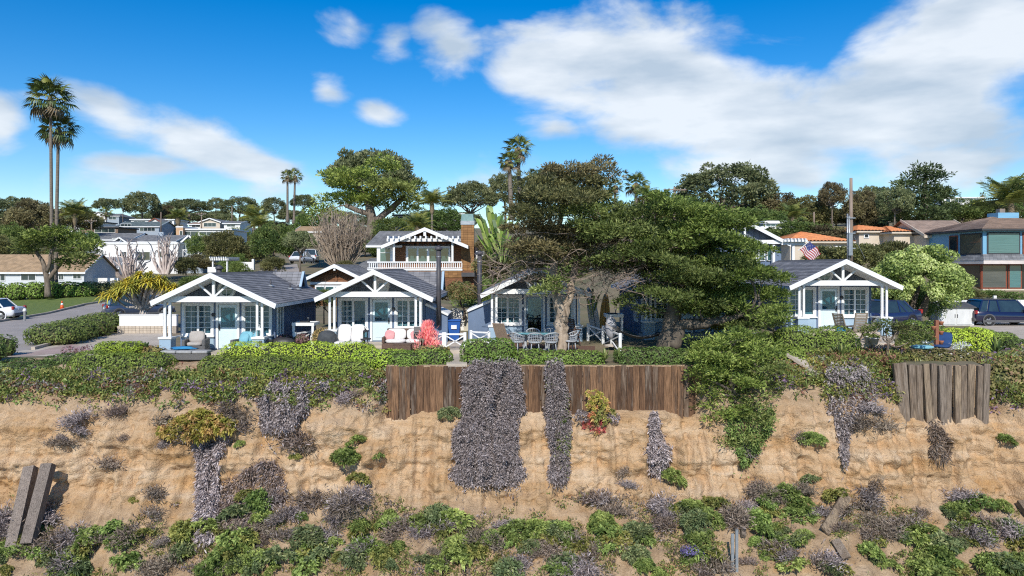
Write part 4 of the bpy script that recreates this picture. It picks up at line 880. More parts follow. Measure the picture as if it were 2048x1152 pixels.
# spiky rosettes
def spiky(label, px, py, D, r, n, pal, w=.09, name='yucca', up=.5, cat='yucca'):
    c = at(px, py, D); t = thing(name, label, cat, c)
    for k in range(n):
        a = k * 2.4; e = R(15 + 70 * (k / n) ** .8); d_ = Vector((math.cos(a) * math.cos(e), math.sin(a) * math.cos(e), math.sin(e))); s = Vector((-math.sin(a), math.cos(a), 0)) * w / 2; L = r * random.uniform(.85, 1.1)
        pts = [Vector((0, 0, .05)) + d_ * L * q - Vector((0, 0, .25 * L * q * q * math.cos(e))) for q in (0, .4, .75, 1)]
        V = []
        for q, wd in zip(pts, (.6, 1, .7, .05)): V += [q - s * wd, q + s * wd]
        me = bpy.data.meshes.new('leaf'); me.from_pydata([tuple(v) for v in V], [], [(0, 1, 3, 2), (2, 3, 5, 4), (4, 5, 7, 6)]); me.materials.append(pal[k % len(pal)]); obj('leaf', me, t)
    return t
YG = [mat('yucca_leaf', (.2, .26, .07), (.13, .18, .05), 4, .5), mat('yucca_leaf_pale', (.34, .36, .13), (.24, .27, .09), 4, .5), mat('yucca_leaf_dark', (.09, .14, .05), (.06, .10, .035), 4, .5)]
spiky('pale spiky yucca in front of the big domed hedge', 1683, 718, 30.0, .75, 30, YG)
spiky('green spiky yucca near the bright lime domed shrub', 1992, 710, 31.0, .8, 28, [YG[0], YG[2]])
spiky('striped spider plant behind the plank wall, by the low wicker side hedge', 1210, 722, 28.7, .5, 26, YG[:2], .06, 'spider_plant', cat='plant')
spiky('striped spider plant behind the plank wall, next to the shaded dark hedge', 1238, 720, 28.8, .5, 26, YG[:2], .06, 'spider_plant', cat='plant')
spiky('grey green agave among the succulents by the pavement hedge', 292, 700, 30.8, .35, 18, YG[2:], .1, 'agave', cat='agave')
for i, (px, py) in enumerate(((1585, 772), (1612, 780), (1995, 770), (2025, 790), (2010, 745), (1560, 760))):
    p, _ = hit(px, py); spiky('small spiky aloe rosette growing on the cliff brow', px, py, p[1] - .1, .45, 16, [YG[1], YG[0]], .07, 'aloe', cat='aloe')['group'] = 'aloe rosettes on the brow'
# coral coloured firestick plant by the gate
c = ground_pt(868, 690); t = thing('firestick_plant', 'coral red firestick plant beside the white cross rail gate', 'plant', (c[0], 31.9, .05))
n_ = 1500; P = rng.normal(size=(n_, 3)) * (.24, .2, .1); P[:, 2] = rng.random(n_) * 1.25; P[:, :2] *= (1.25 - .75 * P[:, 2:3]); V, Q = leafquads(P, np.tile((0, 0, 1.), (n_, 1)) + P * (.8, .8, 0), .2, .04, 'out', .5)
obj('stems', npmesh('stems', V, Q, LEAF, pick([(.5, .1, .09), (.68, .22, .17), (.62, .3, .2)], n_)), t)
# ---------------------------------------------------------------- trees
CYP = [(.034, .054, .012), (.095, .13, .024), (.2, .235, .06)]
CYPB = [(.04, .07, .01), (.12, .175, .022), (.25, .31, .06)]
CYPO = [(.034, .04, .014), (.08, .085, .026), (.15, .145, .05)]
def pads(plist, dens=300, L=.2, W=.06, tuft=.34, base=(0, 0, 0), sub=5.2):
    """flat layered sprays of foliage: each pad (x,y,z,rx,ry,rz,palette) breaks up into upturned tufts"""
    C, Nn, Cl = [], [], []
    for (x, y, z, rx, ry, rz, pal) in plist:
        m = max(6, int(sub * rx * ry / tuft ** 2 * .9)); tx, ty = rng.normal() * .16, rng.normal() * .14
        for _ in range(m):
            a = rng.uniform(0, 2 * math.pi); q = math.sqrt(rng.random()) * rng.uniform(.8, 1.18); s = tuft * rng.uniform(.6, 1.25)
            cc = np.array((x + rx * q * math.cos(a), y + ry * q * math.sin(a), z + rz * (1 - .7 * q * q) * rng.uniform(-.8, 1.25) + tx * rx * q * math.cos(a) + ty * ry * q * math.sin(a) + .16 * vn(np.array((x + a, y, q * 3)))))
            k = int(dens * s * s); dv = unit(rng.normal(size=(k, 3)) + (0, 0, .45) + .5 * np.array((math.cos(a), math.sin(a), 0)) * q); C.append(cc + dv * (s, s, s * .42) * rng.uniform(.35, 1, (k, 1))); Nn.append(dv * (1, 1, .55) + (0, 0, .2))
            Cl.append(pick(pal, k, .22, np.clip(rng.normal(.5, .33) + rng.normal(size=k) * .15, 0, 1)))
    C, Nn, Cl = np.concatenate(C) - base, np.concatenate(Nn), np.concatenate(Cl); V, Q = leafquads(C, Nn, L, W, 'out', .6)
    return npmesh('foliage', V, Q, LEAF, Cl)
def limb(mb, a, b, r0, r1, bend=.15, n=6, seg=7):
    a, b = np.array(a, float), np.array(b, float); L = np.linalg.norm(b - a); o = rng.normal(size=3) * bend * L; o2 = rng.normal(size=3) * bend * L * .4
    pts = []
    for i in range(n + 1):
        t = i / n; pts.append(a + (b - a) * t + o * math.sin(math.pi * t) + o2 * math.sin(2 * math.pi * t))
    mb.tube(pts, [r0 + (r1 - r0) * (i / n) for i in range(n + 1)], seg); return pts
DEADB = mat('dead_branch', (.30, .23, .18), (.17, .125, .095), 5, .9)
def cypress(name, label, base, D, stems, plist, palette, spread=1.6, twigs=(), dens=300, L=.2, bark=None, rz=.22, tuft=.34, wood=True):
    b0 = at(*base, D); t = thing(name, label, 'cypress tree', b0); mb = MB(); joints = []
    for st in stems:
        P = [at(x, y, D + dd) - b0 for (x, y, r, dd) in st]; rr = [r for (x, y, r, dd) in st]
        pts, rad = [], []
        for i in range(len(P) - 1):
            for k in range(4): f = k / 4; pts.append(P[i] + (P[i + 1] - P[i]) * f + (rng.normal(size=3) * .03 if i + k else 0)); rad.append((rr[i] + (rr[i + 1] - rr[i]) * f) * rng.uniform(.94, 1.06))
        mb.tube(pts + [P[-1]], rad + [rr[-1]], 10); joints += P[1:]
    pl = []
    for (x, y, rx, ry, pal) in plist:
        Dp = D + rng.uniform(-spread, spread); s = D / F
        c = at(x, y, Dp); pl.append((*c, rx * s, max(.8, rx * s * .8), ry * s, palette[pal]))
        q = c - b0; j = min(joints, key=lambda v: np.linalg.norm(v - q)); limb(mb, j, q - (0, 0, .1), .075, .02, .1)
        if rx > 45:   # a second spray behind, so that the crown has depth
            c2_ = at(x + rng.uniform(-20, 20), y + rng.uniform(-10, 12), D + rng.uniform(-spread, spread) * 1.5); pl.append((*c2_, rx * s * .8, rx * s * .7, ry * s, palette[pal]))
    if wood: mb.build('trunk', bark or BARK, t, True)
    obj('crown', pads(pl, dens, L, L * .31, tuft, b0), t)
    if twigs:
        tb = MB()
        for (x0, x1, y0, y1, m) in twigs:
            for _ in range(m):
                s0 = at(rng.uniform(x0, x1), rng.uniform(y0, y1), D + rng.uniform(-1.2, .8)) - b0; e = s0 + rng.normal(size=3) * (.9, .5, .3) + (0, 0, .05); pts = limb(tb, s0, e, .022, .006, .18, 4, 4)
                for _k in range(5):
                    q = pts[rng.integers(1, 5)]; limb(tb, q, q + rng.normal(size=3) * (.35, .3, .22), .010, .004, .2, 2, 3)
        tb.build('dead_branches', DEADB, t)
    return t
PALE = mat('pale_bark', (.46, .37, .28), (.20, .15, .105), 5, .9, bump=1.0, bscale=9, stretch=(1, 1, .35))
DARKB = mat('dark_bark', (.17, .14, .105), (.08, .066, .05), 4, .9, bump=1.0, bscale=7, stretch=(1, 1, .4))
cypress('cypress_tree', 'sparse brown topped cypress on a pale trunk split in two', (1118, 700), 31.4,
    [[(1118, 704, .36, 0), (1122, 670, .30, 0), (1124, 640, .27, 0), (1112, 590, .2, -.1), (1106, 545, .17, -.1), (1110, 480, .13, 0), (1130, 400, .08, .2), (1165, 350, .05, .2)],
     [(1124, 645, .22, 0), (1138, 600, .17, .2), (1144, 560, .15, .3), (1160, 500, .11, .4), (1190, 430, .07, .5)]],
    [(1190, 332, 34, 8, 2), (1135, 345, 50, 10, 2), (1225, 346, 22, 5, 2), (1090, 372, 55, 12, 1), (1165, 365, 55, 12, 1), (1120, 395, 80, 14, 1), (1055, 418, 42, 9, 2), (1195, 400, 48, 10, 0),
     (1085, 432, 62, 12, 1), (1160, 425, 60, 14, 0), (1040, 462, 34, 8, 2), (1120, 460, 66, 13, 2), (1195, 452, 50, 12, 0), (1075, 492, 50, 10, 2), (1150, 492, 52, 12, 2), (1030, 500, 28, 7, 2), (1110, 520, 46, 9, 2), (1185, 520, 40, 10, 2), (1060, 528, 34, 7, 2), (1095, 575, 30, 9, 0), (1080, 560, 22, 7, 2)],
    (CYP, CYPO, [(.05, .046, .018), (.11, .096, .036), (.18, .155, .06)]), 1.5, [(990, 1090, 480, 560, 34), (1090, 1250, 500, 600, 60), (1100, 1200, 420, 520, 18), (985, 1060, 520, 560, 20)], 330, .165, PALE, tuft=.34)
cypress('cypress_tree', 'wide spreading bright green cypress on a leaning dark trunk', (1330, 700), 30.9,
    [[(1332, 706, .50, 0), (1340, 672, .42, 0), (1346, 630, .37, 0), (1356, 585, .33, 0), (1352, 540, .24, .2), (1320, 490, .17, .3), (1270, 450, .1, .4)], [(1354, 590, .26, 0), (1390, 530, .18, .3), (1420, 480, .1, .4)],
     [(1348, 694, .3, -.3), (1362, 650, .24, -.4), (1400, 648, .22, -.5), (1440, 640, .16, -.6), (1490, 628, .1, -.6)]],
    [(1250, 432, 72, 14, 0), (1330, 414, 66, 12, 1), (1392, 430, 78, 12, 1), (1440, 452, 74, 10, 1), (1275, 462, 84, 15, 0), (1365, 462, 80, 13, 1), (1470, 486, 56, 8, 1), (1205, 478, 52, 12, 0), (1300, 500, 84, 14, 0), (1400, 500, 82, 13, 1),
     (1235, 512, 66, 13, 0), (1345, 528, 76, 13, 0), (1440, 525, 70, 11, 1), (1508, 508, 30, 4, 1), (1262, 540, 56, 12, 0), (1380, 558, 76, 13, 0), (1470, 556, 66, 11, 1), (1320, 560, 52, 10, 0), (1530, 552, 46, 7, 1), (1420, 588, 76, 12, 1),
     (1500, 588, 64, 11, 1), (1340, 585, 52, 8, 0), (1550, 585, 34, 6, 1), (1400, 612, 56, 10, 0), (1460, 622, 66, 11, 1), (1530, 622, 50, 10, 1), (1500, 650, 56, 11, 0), (1560, 640, 26, 7, 1), (1455, 652, 40, 9, 0), (1530, 678, 40, 10, 0), (1480, 535, 60, 10, 0), (1260, 600, 22, 7, 0), (1298, 622, 18, 6, 0), (1180, 455, 40, 10, 0)],
    (CYP, CYPB), 1.6, [(1200, 1330, 520, 575, 46), (1230, 1290, 480, 540, 16), (1290, 1350, 500, 560, 14)], 330, .165, DARKB, tuft=.35)
cypress('cypress_bush', 'dense green cypress bush drooping over the plank wall end', (1460, 735), 27.6, [[(1455, 745, .16, .4), (1460, 705, .1, .2), (1470, 680, .05, 0)], [(1458, 735, .12, .3), (1470, 790, .09, -.2), (1470, 850, .05, -.2)]],
    [(1440, 682, 56, 13, 1), (1490, 676, 40, 11, 1), (1500, 700, 54, 13, 1), (1425, 712, 46, 14, 1), (1475, 728, 62, 15, 1), (1535, 738, 34, 10, 0), (1415, 752, 40, 14, 1), (1470, 762, 58, 15, 1), (1520, 765, 42, 13, 0), (1430, 790, 46, 15, 1), (1490, 795, 52, 16, 0), (1450, 822, 48, 15, 1), (1505, 826, 36, 14, 0), (1470, 852, 44, 15, 0), (1425, 835, 30, 13, 0), (1490, 876, 28, 14, 0), (1450, 876, 24, 12, 0)],
    (CYP, CYPB), .55, (), 330, .15, DARKB, tuft=.29)
# street side cypress with open limbs by the two palms
cypress('cypress_tree', 'flat topped cypress with bare pale limbs beside the tall palms', (98, 592), 76, [[(96, 594, .34, 0), (94, 560, .28, 0), (85, 520, .2, 0), (60, 490, .12, 0)], [(95, 560, .24, 0), (125, 520, .17, 1), (150, 495, .18, 1)], [(94, 545, .18, -1), (105, 500, .14, -1), (110, 480, .1, 0)]],
    [(60, 480, 32, 7, 0), (100, 470, 38, 7, 1), (140, 475, 36, 7, 1), (165, 495, 26, 7, 1), (50, 500, 22, 6, 0), (120, 492, 34, 7, 0), (80, 492, 30, 7, 0), (155, 515, 30, 7, 0), (140, 528, 26, 6, 0), (172, 510, 20, 6, 0)], (CYP, CYPB), 2.2, (), 60, .42, BARK, tuft=.8)
# --- generic crowns in unit size
def crown(n, rad, pal, seed, L=.085, W=.04, shape='round', dens=60, mode='out', flat=.7, per=130):
    r_ = np.random.default_rng(seed); C, Nn, Cl = [], [], []
    cl = []
    for i in range(n):
        for _ in range(30):
            dv = unit(r_.normal(size=3)); 
            if shape == 'umbrella': dv[2] = abs(dv[2]) * .8 - .12
            elif dv[2] < -.55: continue
            q = dv * r_.uniform(.55, 1.0) ** .6 * (1, 1, flat); break
        s = rad * r_.uniform(.7, 1.35); k = int(per * (s / rad) ** 2); d2 = unit(rng.normal(size=(k, 3)) + (0, 0, .25)); C.append(q + d2 * (s, s, s * .75) * rng.uniform(.45, 1.0, (k, 1))); Nn.append(d2); Cl.append(pick(pal, k, .2, np.clip(r_.normal(.5, .25) + rng.normal(size=k) * .12, 0, 1))); cl.append(q)
    V, Q = leafquads(np.concatenate(C), np.concatenate(Nn), L, W, mode, .6); return npmesh('crown', V, Q, LEAF, np.concatenate(Cl)), cl
def trunk_unit(cl, h, r, seed, k=9, fork=.35):
    mb = MB(); mb.tube([(0, 0, -h - .1), (.03, .02, -h * .6), (-.02, 0, -h * fork)], [r * 1.25, r, r * .8], 8)
    for q in cl[:k]: limb(mb, (-.02, 0, -h * fork - .02), np.array(q) * .85, r * .55, r * .12, .1, 5, 5)
    return mb.mesh('trunk', BARK, True)
PINE = [(.045, .062, .026), (.10, .125, .05), (.19, .205, .09)]
OLIVE = [(.055, .06, .02), (.10, .105, .032), (.16, .155, .05)]
BROAD = [(.04, .075, .016), (.08, .13, .025), (.14, .19, .045)]
PITT = [(.07, .11, .02), (.17, .23, .045), (.30, .36, .09), (.40, .44, .18)]
KIND = {}
for nm, n_, rad, pal, shp, fl, h, L in (('pine', 190, .10, PINE, 'round', .75, .95, .075), ('pine2', 170, .105, PINE, 'umbrella', .9, 1.1, .075), ('broad', 80, .2, BROAD, 'round', .8, .9, .10), ('broad2', 65, .24, OLIVE, 'round', .75, .9, .11), ('olive', 90, .19, [(.06, .05, .025), (.11, .095, .04), (.17, .15, .06)], 'round', .8, .9, .10), ('bush', 50, .28, BROAD, 'round', .7, .5, .11), ('bush2', 50, .28, OLIVE, 'round', .65, .5, .12)):
    me, cl = crown(n_, rad, pal, len(nm) * 7 + n_, L, L * .42, shp, flat=fl, per=75 if nm.startswith('pine') else 130); KIND[nm] = (me, trunk_unit(cl, h, .05, 3), h, max(v.co.z for v in me.vertices) * .97)
def tree(label, px, ytop, ybase, hw, D, kind='pine', name='tree', group=None, cat='tree', asp=None):
    me, tr, h, zt = KIND[kind]; s = hw / F * D; base = at(px, ybase, D); top = at(px, ytop, D)
    zs = (top[2] - base[2]) / (h + zt); t = thing(name, label, cat, base, 0, group)
    sz = asp * s if asp else zs
    a = rng.uniform(0, 6.28)
    for nm, m in (('crown', me), ('trunk', tr)):
        o = obj(nm, m, t, (0, 0, top[2] - base[2] - zt * min(sz, s * 1.25)), a); o.scale = (s, s, min(sz, s * 1.25))
        if nm == 'trunk': o.scale.z = max((top[2] - base[2] - zt * min(sz, s * 1.25)) / h, o.scale.z)
    return t
# --- palms
FAN, FEA = [], []
PG = mat('palm_leaf', (.10, .14, .035), (.06, .09, .025), 2, .45); PY = mat('palm_leaf_yellow', (.26, .27, .06), (.16, .18, .04), 2, .45); PD = mat('dead_palm_leaf', (.26, .2, .12), (.16, .12, .07), 2, .8)
def fan_frond(m, dr):
    V, Q = [], []; c = np.array((.0, 0, .0)); tip = np.array((.62, 0, -.05 * dr)); V += [(0, .015, 0), (0, -.015, 0), (.62, -.012, tip[2]), (.62, .012, tip[2])]; Q.append((0, 1, 2, 3))
    for k in range(15):
        a = R(-105 + 15 * k); L = .55 * (1 - .3 * abs(a) / 2); d_ = np.array((math.cos(a), math.sin(a), 0)); s = np.array((-d_[1], d_[0], .6)) * .032; o = len(V)
        V += [tip, tip + d_ * L * .55 + s, tip + d_ * L + (0, 0, -.22 * dr * (.5 + rng.random())), tip + d_ * L * .55 - s]; Q.append((o, o + 1, o + 2, o + 3))
    me = bpy.data.meshes.new('frond'); me.from_pydata([tuple(map(float, v)) for v in V], [], Q); me.materials.append(m); return me
def feather_frond(m, dr):
    V, Q = [], []; n_ = 26; P = [np.array((.0 + t, 0, .35 * t - dr * t * t)) for t in np.linspace(0, 1.05, n_)]
    for k in range(n_ - 1):
        o = len(V); w = .012 * (1 - k / n_); V += [P[k] + (0, w, 0), P[k] - (0, w, 0), P[k + 1] - (0, w, 0), P[k + 1] + (0, w, 0)]; Q.append((o, o + 1, o + 2, o + 3))
        if k > 2:
            L = .34 * math.sin(math.pi * (k / n_) ** .8) + .05
            for s in (-1, 1):
                o = len(V); e = P[k] + np.array((.12, s * L, -.12 * L - .10 * rng.random())); V += [P[k], P[k] + (.03, 0, 0), e, e - (.012, 0, .01)]; Q.append((o, o + 1, o + 2, o + 3))
    me = bpy.data.meshes.new('frond'); me.from_pydata([tuple(map(float, v)) for v in V], [], Q); me.materials.append(m); return me
FANS = [fan_frond(PG, .6), fan_frond(PG, 1.2), fan_frond(PY, .9), fan_frond(PD, 1.5)]; FEAS = [feather_frond(PY, .5), feather_frond(PG, .65), feather_frond(PY, .85)]
def palm(label, px, ytop, ybase, r, D, kind='fan', lean=0, n=34, tr=.2, group=None):
    base = at(px + lean, ybase, D); top = at(px, ytop, D); rr = r / F * D; t = thing('palm_tree', label, 'palm tree', base, 0, group); q = top - base
    H = q[2] - rr * .75; cc = np.array((q[0], 0, H)); pts, rad = [], []
    for i in range(13): f = i / 12; pts.append((q[0] * f ** 1.3, 0, H * f)); rad.append(tr * (1.5 - .7 * min(1, f * 8) + (.0 if f < 1 else .1)) * (1 - .25 * f))
    MB().tube(pts, rad, 10).build('trunk', PBARK, t, True)
    for k in range(n):
        f = k / n; a = k * 2.399; e = R(78 - 125 * f ** .9) if kind == 'fan' else R(76 - 72 * f)
        me = (FANS[3] if f > .86 else FANS[k % 3]) if kind == 'fan' else FEAS[k % 3]
        o = obj('frond', me, t, cc); o.scale = (rr * rng.uniform(.85, 1.1),) * 3; o.rotation_euler = (rng.uniform(-.4, .4), -e, a)
    MB().blob((cc[0], 0, H - .25 * rr), (tr * 1.5, tr * 1.5, rr * .42)).build('skirt', PD, t, True)
    return t
palm('very tall slender fan palm, the taller of the pair on the lawn', 101, 166, 596, 44, 79, 'fan', 3, 44, .24)
palm('very tall fan palm, the shorter of the pair on the lawn', 117, 232, 596, 38, 81, 'fan', -6, 40, .26)
palm('hill palm with a thin pale trunk, one of the twin pair', 575, 342, 445, 15, 140, 'fan', 0, 26, .3, 'twin palms on the hill')
palm('hill palm with a dark trunk, one of the twin pair', 590, 340, 448, 17, 146, 'fan', -2, 26, .3, 'twin palms on the hill')
palm('tall fan palm rising behind the brown topped cypress, the higher one', 1036, 276, 440, 30, 84, 'fan', 4, 34, .3)
palm('drooping fan palm behind the brown topped cypress, the lower one', 1018, 306, 440, 24, 82, 'fan', 5, 30, .35)
palm('dense fan palm behind the cypress beside the wooden power pole', 1272, 350, 440, 26, 85, 'fan', 0, 34, .3)
palm('small fan palm peeking beside the brown cypress top', 1230, 360, 430, 18, 90, 'fan', 0, 26, .25)
palm('feather palm standing behind the shingled house roof', 864, 382, 470, 34, 75, 'feather', 0, 26, .16)
palm('yellowish feather palm over the blue shingle house chimney', 2022, 362, 470, 62, 72, 'feather', 6, 26, .2)
palm('small feather palm in front of the round pines near the blue gable house', 1585, 412, 470, 30, 88, 'feather', 0, 22, .15)
palm('low date palm among the far hillside houses', 356, 420, 462, 22, 150, 'feather', 0, 34, .35)
palm('tall bright feather palm leaf clump above the green cypress', 1290, 372, 440, 22, 70, 'feather', -6, 14, .1)
palm('feather palm on the hillside beside the bare shrub', 508, 415, 480, 30, 120, 'feather', 0, 24, .2)
palm('yellowish palm on the slope below the twin hill palms', 520, 432, 490, 28, 112, 'feather', 4, 22, .2)
palm('dark feather palm behind the tall palm trunks', 150, 405, 470, 34, 130, 'feather', 0, 24, .25)
palm('dark bushy palm behind the shingled house', 835, 430, 475, 34, 70, 'feather', 0, 22, .2)
palm('small palm on the hill skyline near the round pine', 212, 415, 440, 14, 200, 'fan', 0, 22, .3)
palm('tiny palm at the far right hilltop villa', 1965, 385, 402, 7, 210, 'fan', 0, 16, .2)
palm('pale feather palm at the frame side beside the yellowish palm', 2052, 362, 460, 40, 78, 'feather', 0, 22, .2)
# --- named big trees
tree('huge round topped pine dominating the centre hill', 742, 296, 470, 92, 118, 'pine2')
tree('broad grey green pine behind the wooden power pole', 1452, 324, 470, 96, 112, 'pine')
cypress('cypress_tree', 'layered green cypress in front of the huge round topped pine', (742, 470), 104, [[(742, 474, .8, 0), (745, 440, .7, 0), (735, 400, .5, 0), (715, 370, .3, 0)], [(748, 445, .5, 0), (790, 410, .4, 1), (815, 390, .3, 1)], [(742, 430, .4, 0), (690, 410, .3, -1)]],
    [(690, 352, 40, 8, 1), (740, 345, 45, 9, 1), (700, 375, 45, 8, 1), (770, 372, 48, 9, 0), (720, 395, 50, 8, 1), (800, 395, 40, 9, 0), (670, 400, 36, 8, 1), (650, 425, 36, 9, 1), (830, 372, 22, 6, 0), (810, 420, 30, 8, 0), (840, 400, 20, 7, 0), (770, 330, 30, 8, 1)], (CYP, CYPB), 3, (), 34, .55, BARK, tuft=1.0)
cypress('cypress_tree', 'dark layered cypress standing above the red tiled roofs', (1845, 460), 92, [[(1845, 470, .6, 0), (1848, 420, .5, 0), (1850, 380, .3, 0), (1852, 345, .15, 0)]],
    [(1852, 338, 24, 6, 0), (1840, 352, 30, 6, 0), (1868, 358, 30, 6, 0), (1830, 372, 34, 7, 0), (1865, 380, 34, 7, 0), (1880, 392, 26, 6, 0), (1820, 392, 34, 7, 0), (1855, 402, 42, 8, 0), (1810, 412, 34, 8, 0), (1875, 418, 32, 8, 0), (1840, 428, 44, 9, 0), (1800, 440, 36, 9, 0), (1870, 440, 30, 9, 0), (1790, 385, 22, 6, 0), (1785, 425, 24, 8, 0)], ([(.022, .04, .014), (.045, .07, .022), (.08, .11, .035)],), 2, (), 40, .5, BARK, tuft=.9)
# the flowering tree beside the garden cottage
b0 = at(1828, 645, 42.5); t = thing('pittosporum_tree', 'dense pale green flowering tree with a thick dark trunk beside the white shed', 'tree', b0)
bl = []
for i in range(125):
    dv = unit(rng.normal(size=3)); dv[2] = abs(dv[2]) * 1.1 - .42; q = dv * rng.uniform(.72, 1) * (2.75, 2.4, 2.75); bl.append((q[0] + .45, q[1], q[2] + 2.45, *(np.array((.5, .5, .38)) * rng.uniform(.7, 1.25))))
C, Nn, K = [], [], []
for i, b_ in enumerate(bl):
    k = 260; dv = unit(rng.normal(size=(k, 3)) + (0, -.1, .25)); C.append(np.array(b_[:3]) + dv * b_[3:] * rng.uniform(.6, 1, (k, 1))); Nn.append(dv); K.append(np.clip(rng.normal(.45, .2) + rng.normal(size=k) * .2, 0, 1))
C, Nn, K = map(np.concatenate, (C, Nn, K)); V, Q = leafquads(C, Nn, .15, .09, 'face', .7); obj('crown', npmesh('crown', V, Q, GLOSSY, pick(PITT, len(C), .2, K)), t)
mb = MB()
for e in ((-.9, .2, 2.2), (.4, .3, 2.6), (1.6, 0, 2.2), (.9, -.8, 2.4), (-.2, 1, 2.6)): limb(mb, (0, 0, .2), e, .2, .06, .08, 6, 8)
mb.tube([(.1, 0, -.3), (0, 0, .1), (-.1, 0, .8)], [.34, .28, .2], 10); mb.build('trunk', DARKB, t, True)
# tree over the gate between the cottages
b0 = at(920, 640, 41); t = thing('tree', 'small bronze green tree arching over the white gate between cottages', 'tree', b0); bl = []
for i in range(36):
    dv = unit(rng.normal(size=3)); dv[2] = abs(dv[2]) - .35; q = dv * rng.uniform(.6, 1) * (1.0, 1.1, .8); bl.append((q[0], q[1], q[2] + 1.45, .36, .36, .28))
obj('crown', shrub_mesh(bl, 190, .12, .06, [(.045, .075, .015), (.10, .13, .03), (.2, .16, .05), (.24, .12, .05)], amp=.2, seed=5), t); mb = MB(); limb(mb, (.2, .3, 0), (0, 0, 1.2), .07, .05); mb.build('trunk', BARK, t, True)
# small twisted tree in the garden
b0 = at(1776, 735, 29.6); t = thing('dwarf_tree', 'small twisted dark green dwarf tree with a bare stem on the brow', 'tree', b0); mb = MB(); limb(mb, (0, 0, -.2), (0, 0, 1.15), .07, .045, .04)
for e in ((-.6, .1, 1.5), (.5, 0, 1.45), (-.2, 0, 1.7), (.1, .3, 1.6), (1.2, .1, 1.2), (1.6, .2, 1.35)): limb(mb, (0, 0, 1.0), e, .035, .012, .1)
mb.build('trunk', BARK, t, True); obj('crown', pads([(-.6, .1, 1.5, .45, .4, .12, CYP), (.35, 0, 1.5, .5, .4, .12, OLIVE), (-.1, 0, 1.72, .5, .4, .1, CYP), (1.2, .1, 1.2, .5, .4, .12, CYP), (1.55, .2, 1.42, .4, .35, .12, OLIVE), (.8, .1, .95, .4, .3, .1, CYP)], 330, .13, .05, .22), t)
# aloe tree with yellow rosettes behind the white wall
b0 = at(288, 632, 43.5); t = thing('tree_aloe', 'tree aloe with pale branching trunk and yellow green rosettes behind the white wall', 'aloe', b0); mb = MB(); tips = []
mb.tube([(0, 0, -.6), (0, 0, 0), (-.02, 0, .35)], [.32, .28, .22], 10)
for i in range(17):
    a = i * 2.4; r_ = 1.75 * math.sqrt((i + .5) / 17); e = np.array((r_ * math.cos(a), r_ * math.sin(a) * .8, 2.35 - .32 * r_ ** 1.5 + rng.uniform(-.15, .15))); 
    limb(mb, (0, 0, .3), e, .12, .06, .07, 6, 7); tips.append(e)
tips += [np.array((-1.9, .2, 1.15)), np.array((-1.5, -.5, 1.35)), np.array((1.6, -.3, 1.3))]
for e in tips[-3:]: limb(mb, (0, 0, .3), e, .1, .05, .08, 6, 7)
mb.build('trunk', mat('aloe_bark', (.48, .42, .37), (.34, .29, .25), 4, .8), t, True)
AY = [mat('aloe_leaf_yellow', (.64, .50, .05), (.48, .40, .05), 3, .5), mat('aloe_leaf_green', (.42, .40, .06), (.26, .28, .05), 3, .5)]
ro = []
for m_ in AY:
    V, Q = [], []
    for k in range(34):
        a = k * 2.4; el_ = R(75 - 95 * (k / 34)); d_ = np.array((math.cos(a) * math.cos(el_), math.sin(a) * math.cos(el_), math.sin(el_))); s = np.array((-math.sin(a), math.cos(a), 0)) * .04
        for j, (q, w_) in enumerate(((0, 1), (.25, .9), (.45, .5), (.58, .05))):
            c_ = d_ * q - np.array((0, 0, 1.0 * q * q)); V += [c_ - s * w_, c_ + s * w_]
            if j: o = len(V); Q.append((o - 4, o - 3, o - 1, o - 2))
    me = bpy.data.meshes.new('rosette'); me.from_pydata([tuple(map(float, v)) for v in V], [], Q); me.materials.append(m_); ro.append(me)
for i, e in enumerate(tips):
    for k in range(4): o = obj('rosette', ro[(i + k) % 2], t, e + rng.normal(size=3) * (.22, .22, .08)); o.scale = (rng.uniform(.85, 1.15),) * 3; o.rotation_euler.z = rng.uniform(0, 6)
# leafless shrubs
def bare(label, px, ytop, ybase, hw, D, n, pal, name='bare_shrub', up=1.0, r=.02):
    b0 = at(px, ybase, D); H = at(px, ytop, D)[2] - b0[2]; w = hw / F * D; t = thing(name, label, 'bare shrub', b0); mb = MB()
    for i in range(n):
        a = rng.uniform(0, 6.28); q = math.sqrt(rng.random()) * w; e = np.array((q * math.cos(a), q * math.sin(a) * .8, H * (1.03 - .45 * (q / w) ** 2) * rng.uniform(.6, 1)))
        s = e * (.25, .25, .0) ; pts = limb(mb, s, e, r * 1.6, r * .6, .06, 4, 4)
        for _ in range(3): p = pts[rng.integers(2, 5)]; limb(mb, p, p + rng.normal(size=3) * (.12, .12, .1) * H * .5 + (0, 0, .12 * H), r * .8, r * .4, .1, 2, 3)
    mb.build('branches', pal, t); return t
BARE = mat('bare_twig', (.40, .32, .24), (.26, .2, .15), 2, .9)
bare('wide bare tan shrub left of the shingled house', 680, 414, 535, 56, 66, 300, BARE, r=.03)
SYC = mat('sycamore_bark', (.62, .52, .46), (.44, .36, .32), 1, .8)
bare('leafless pruned pale tree in front of the white house, the wider one', 258, 484, 562, 50, 98, 34, SYC, 'bare_tree', r=.10)
bare('leafless pruned pale tree in front of the white house near its grey wall', 330, 468, 548, 34, 96, 30, SYC, 'bare_tree', r=.09)
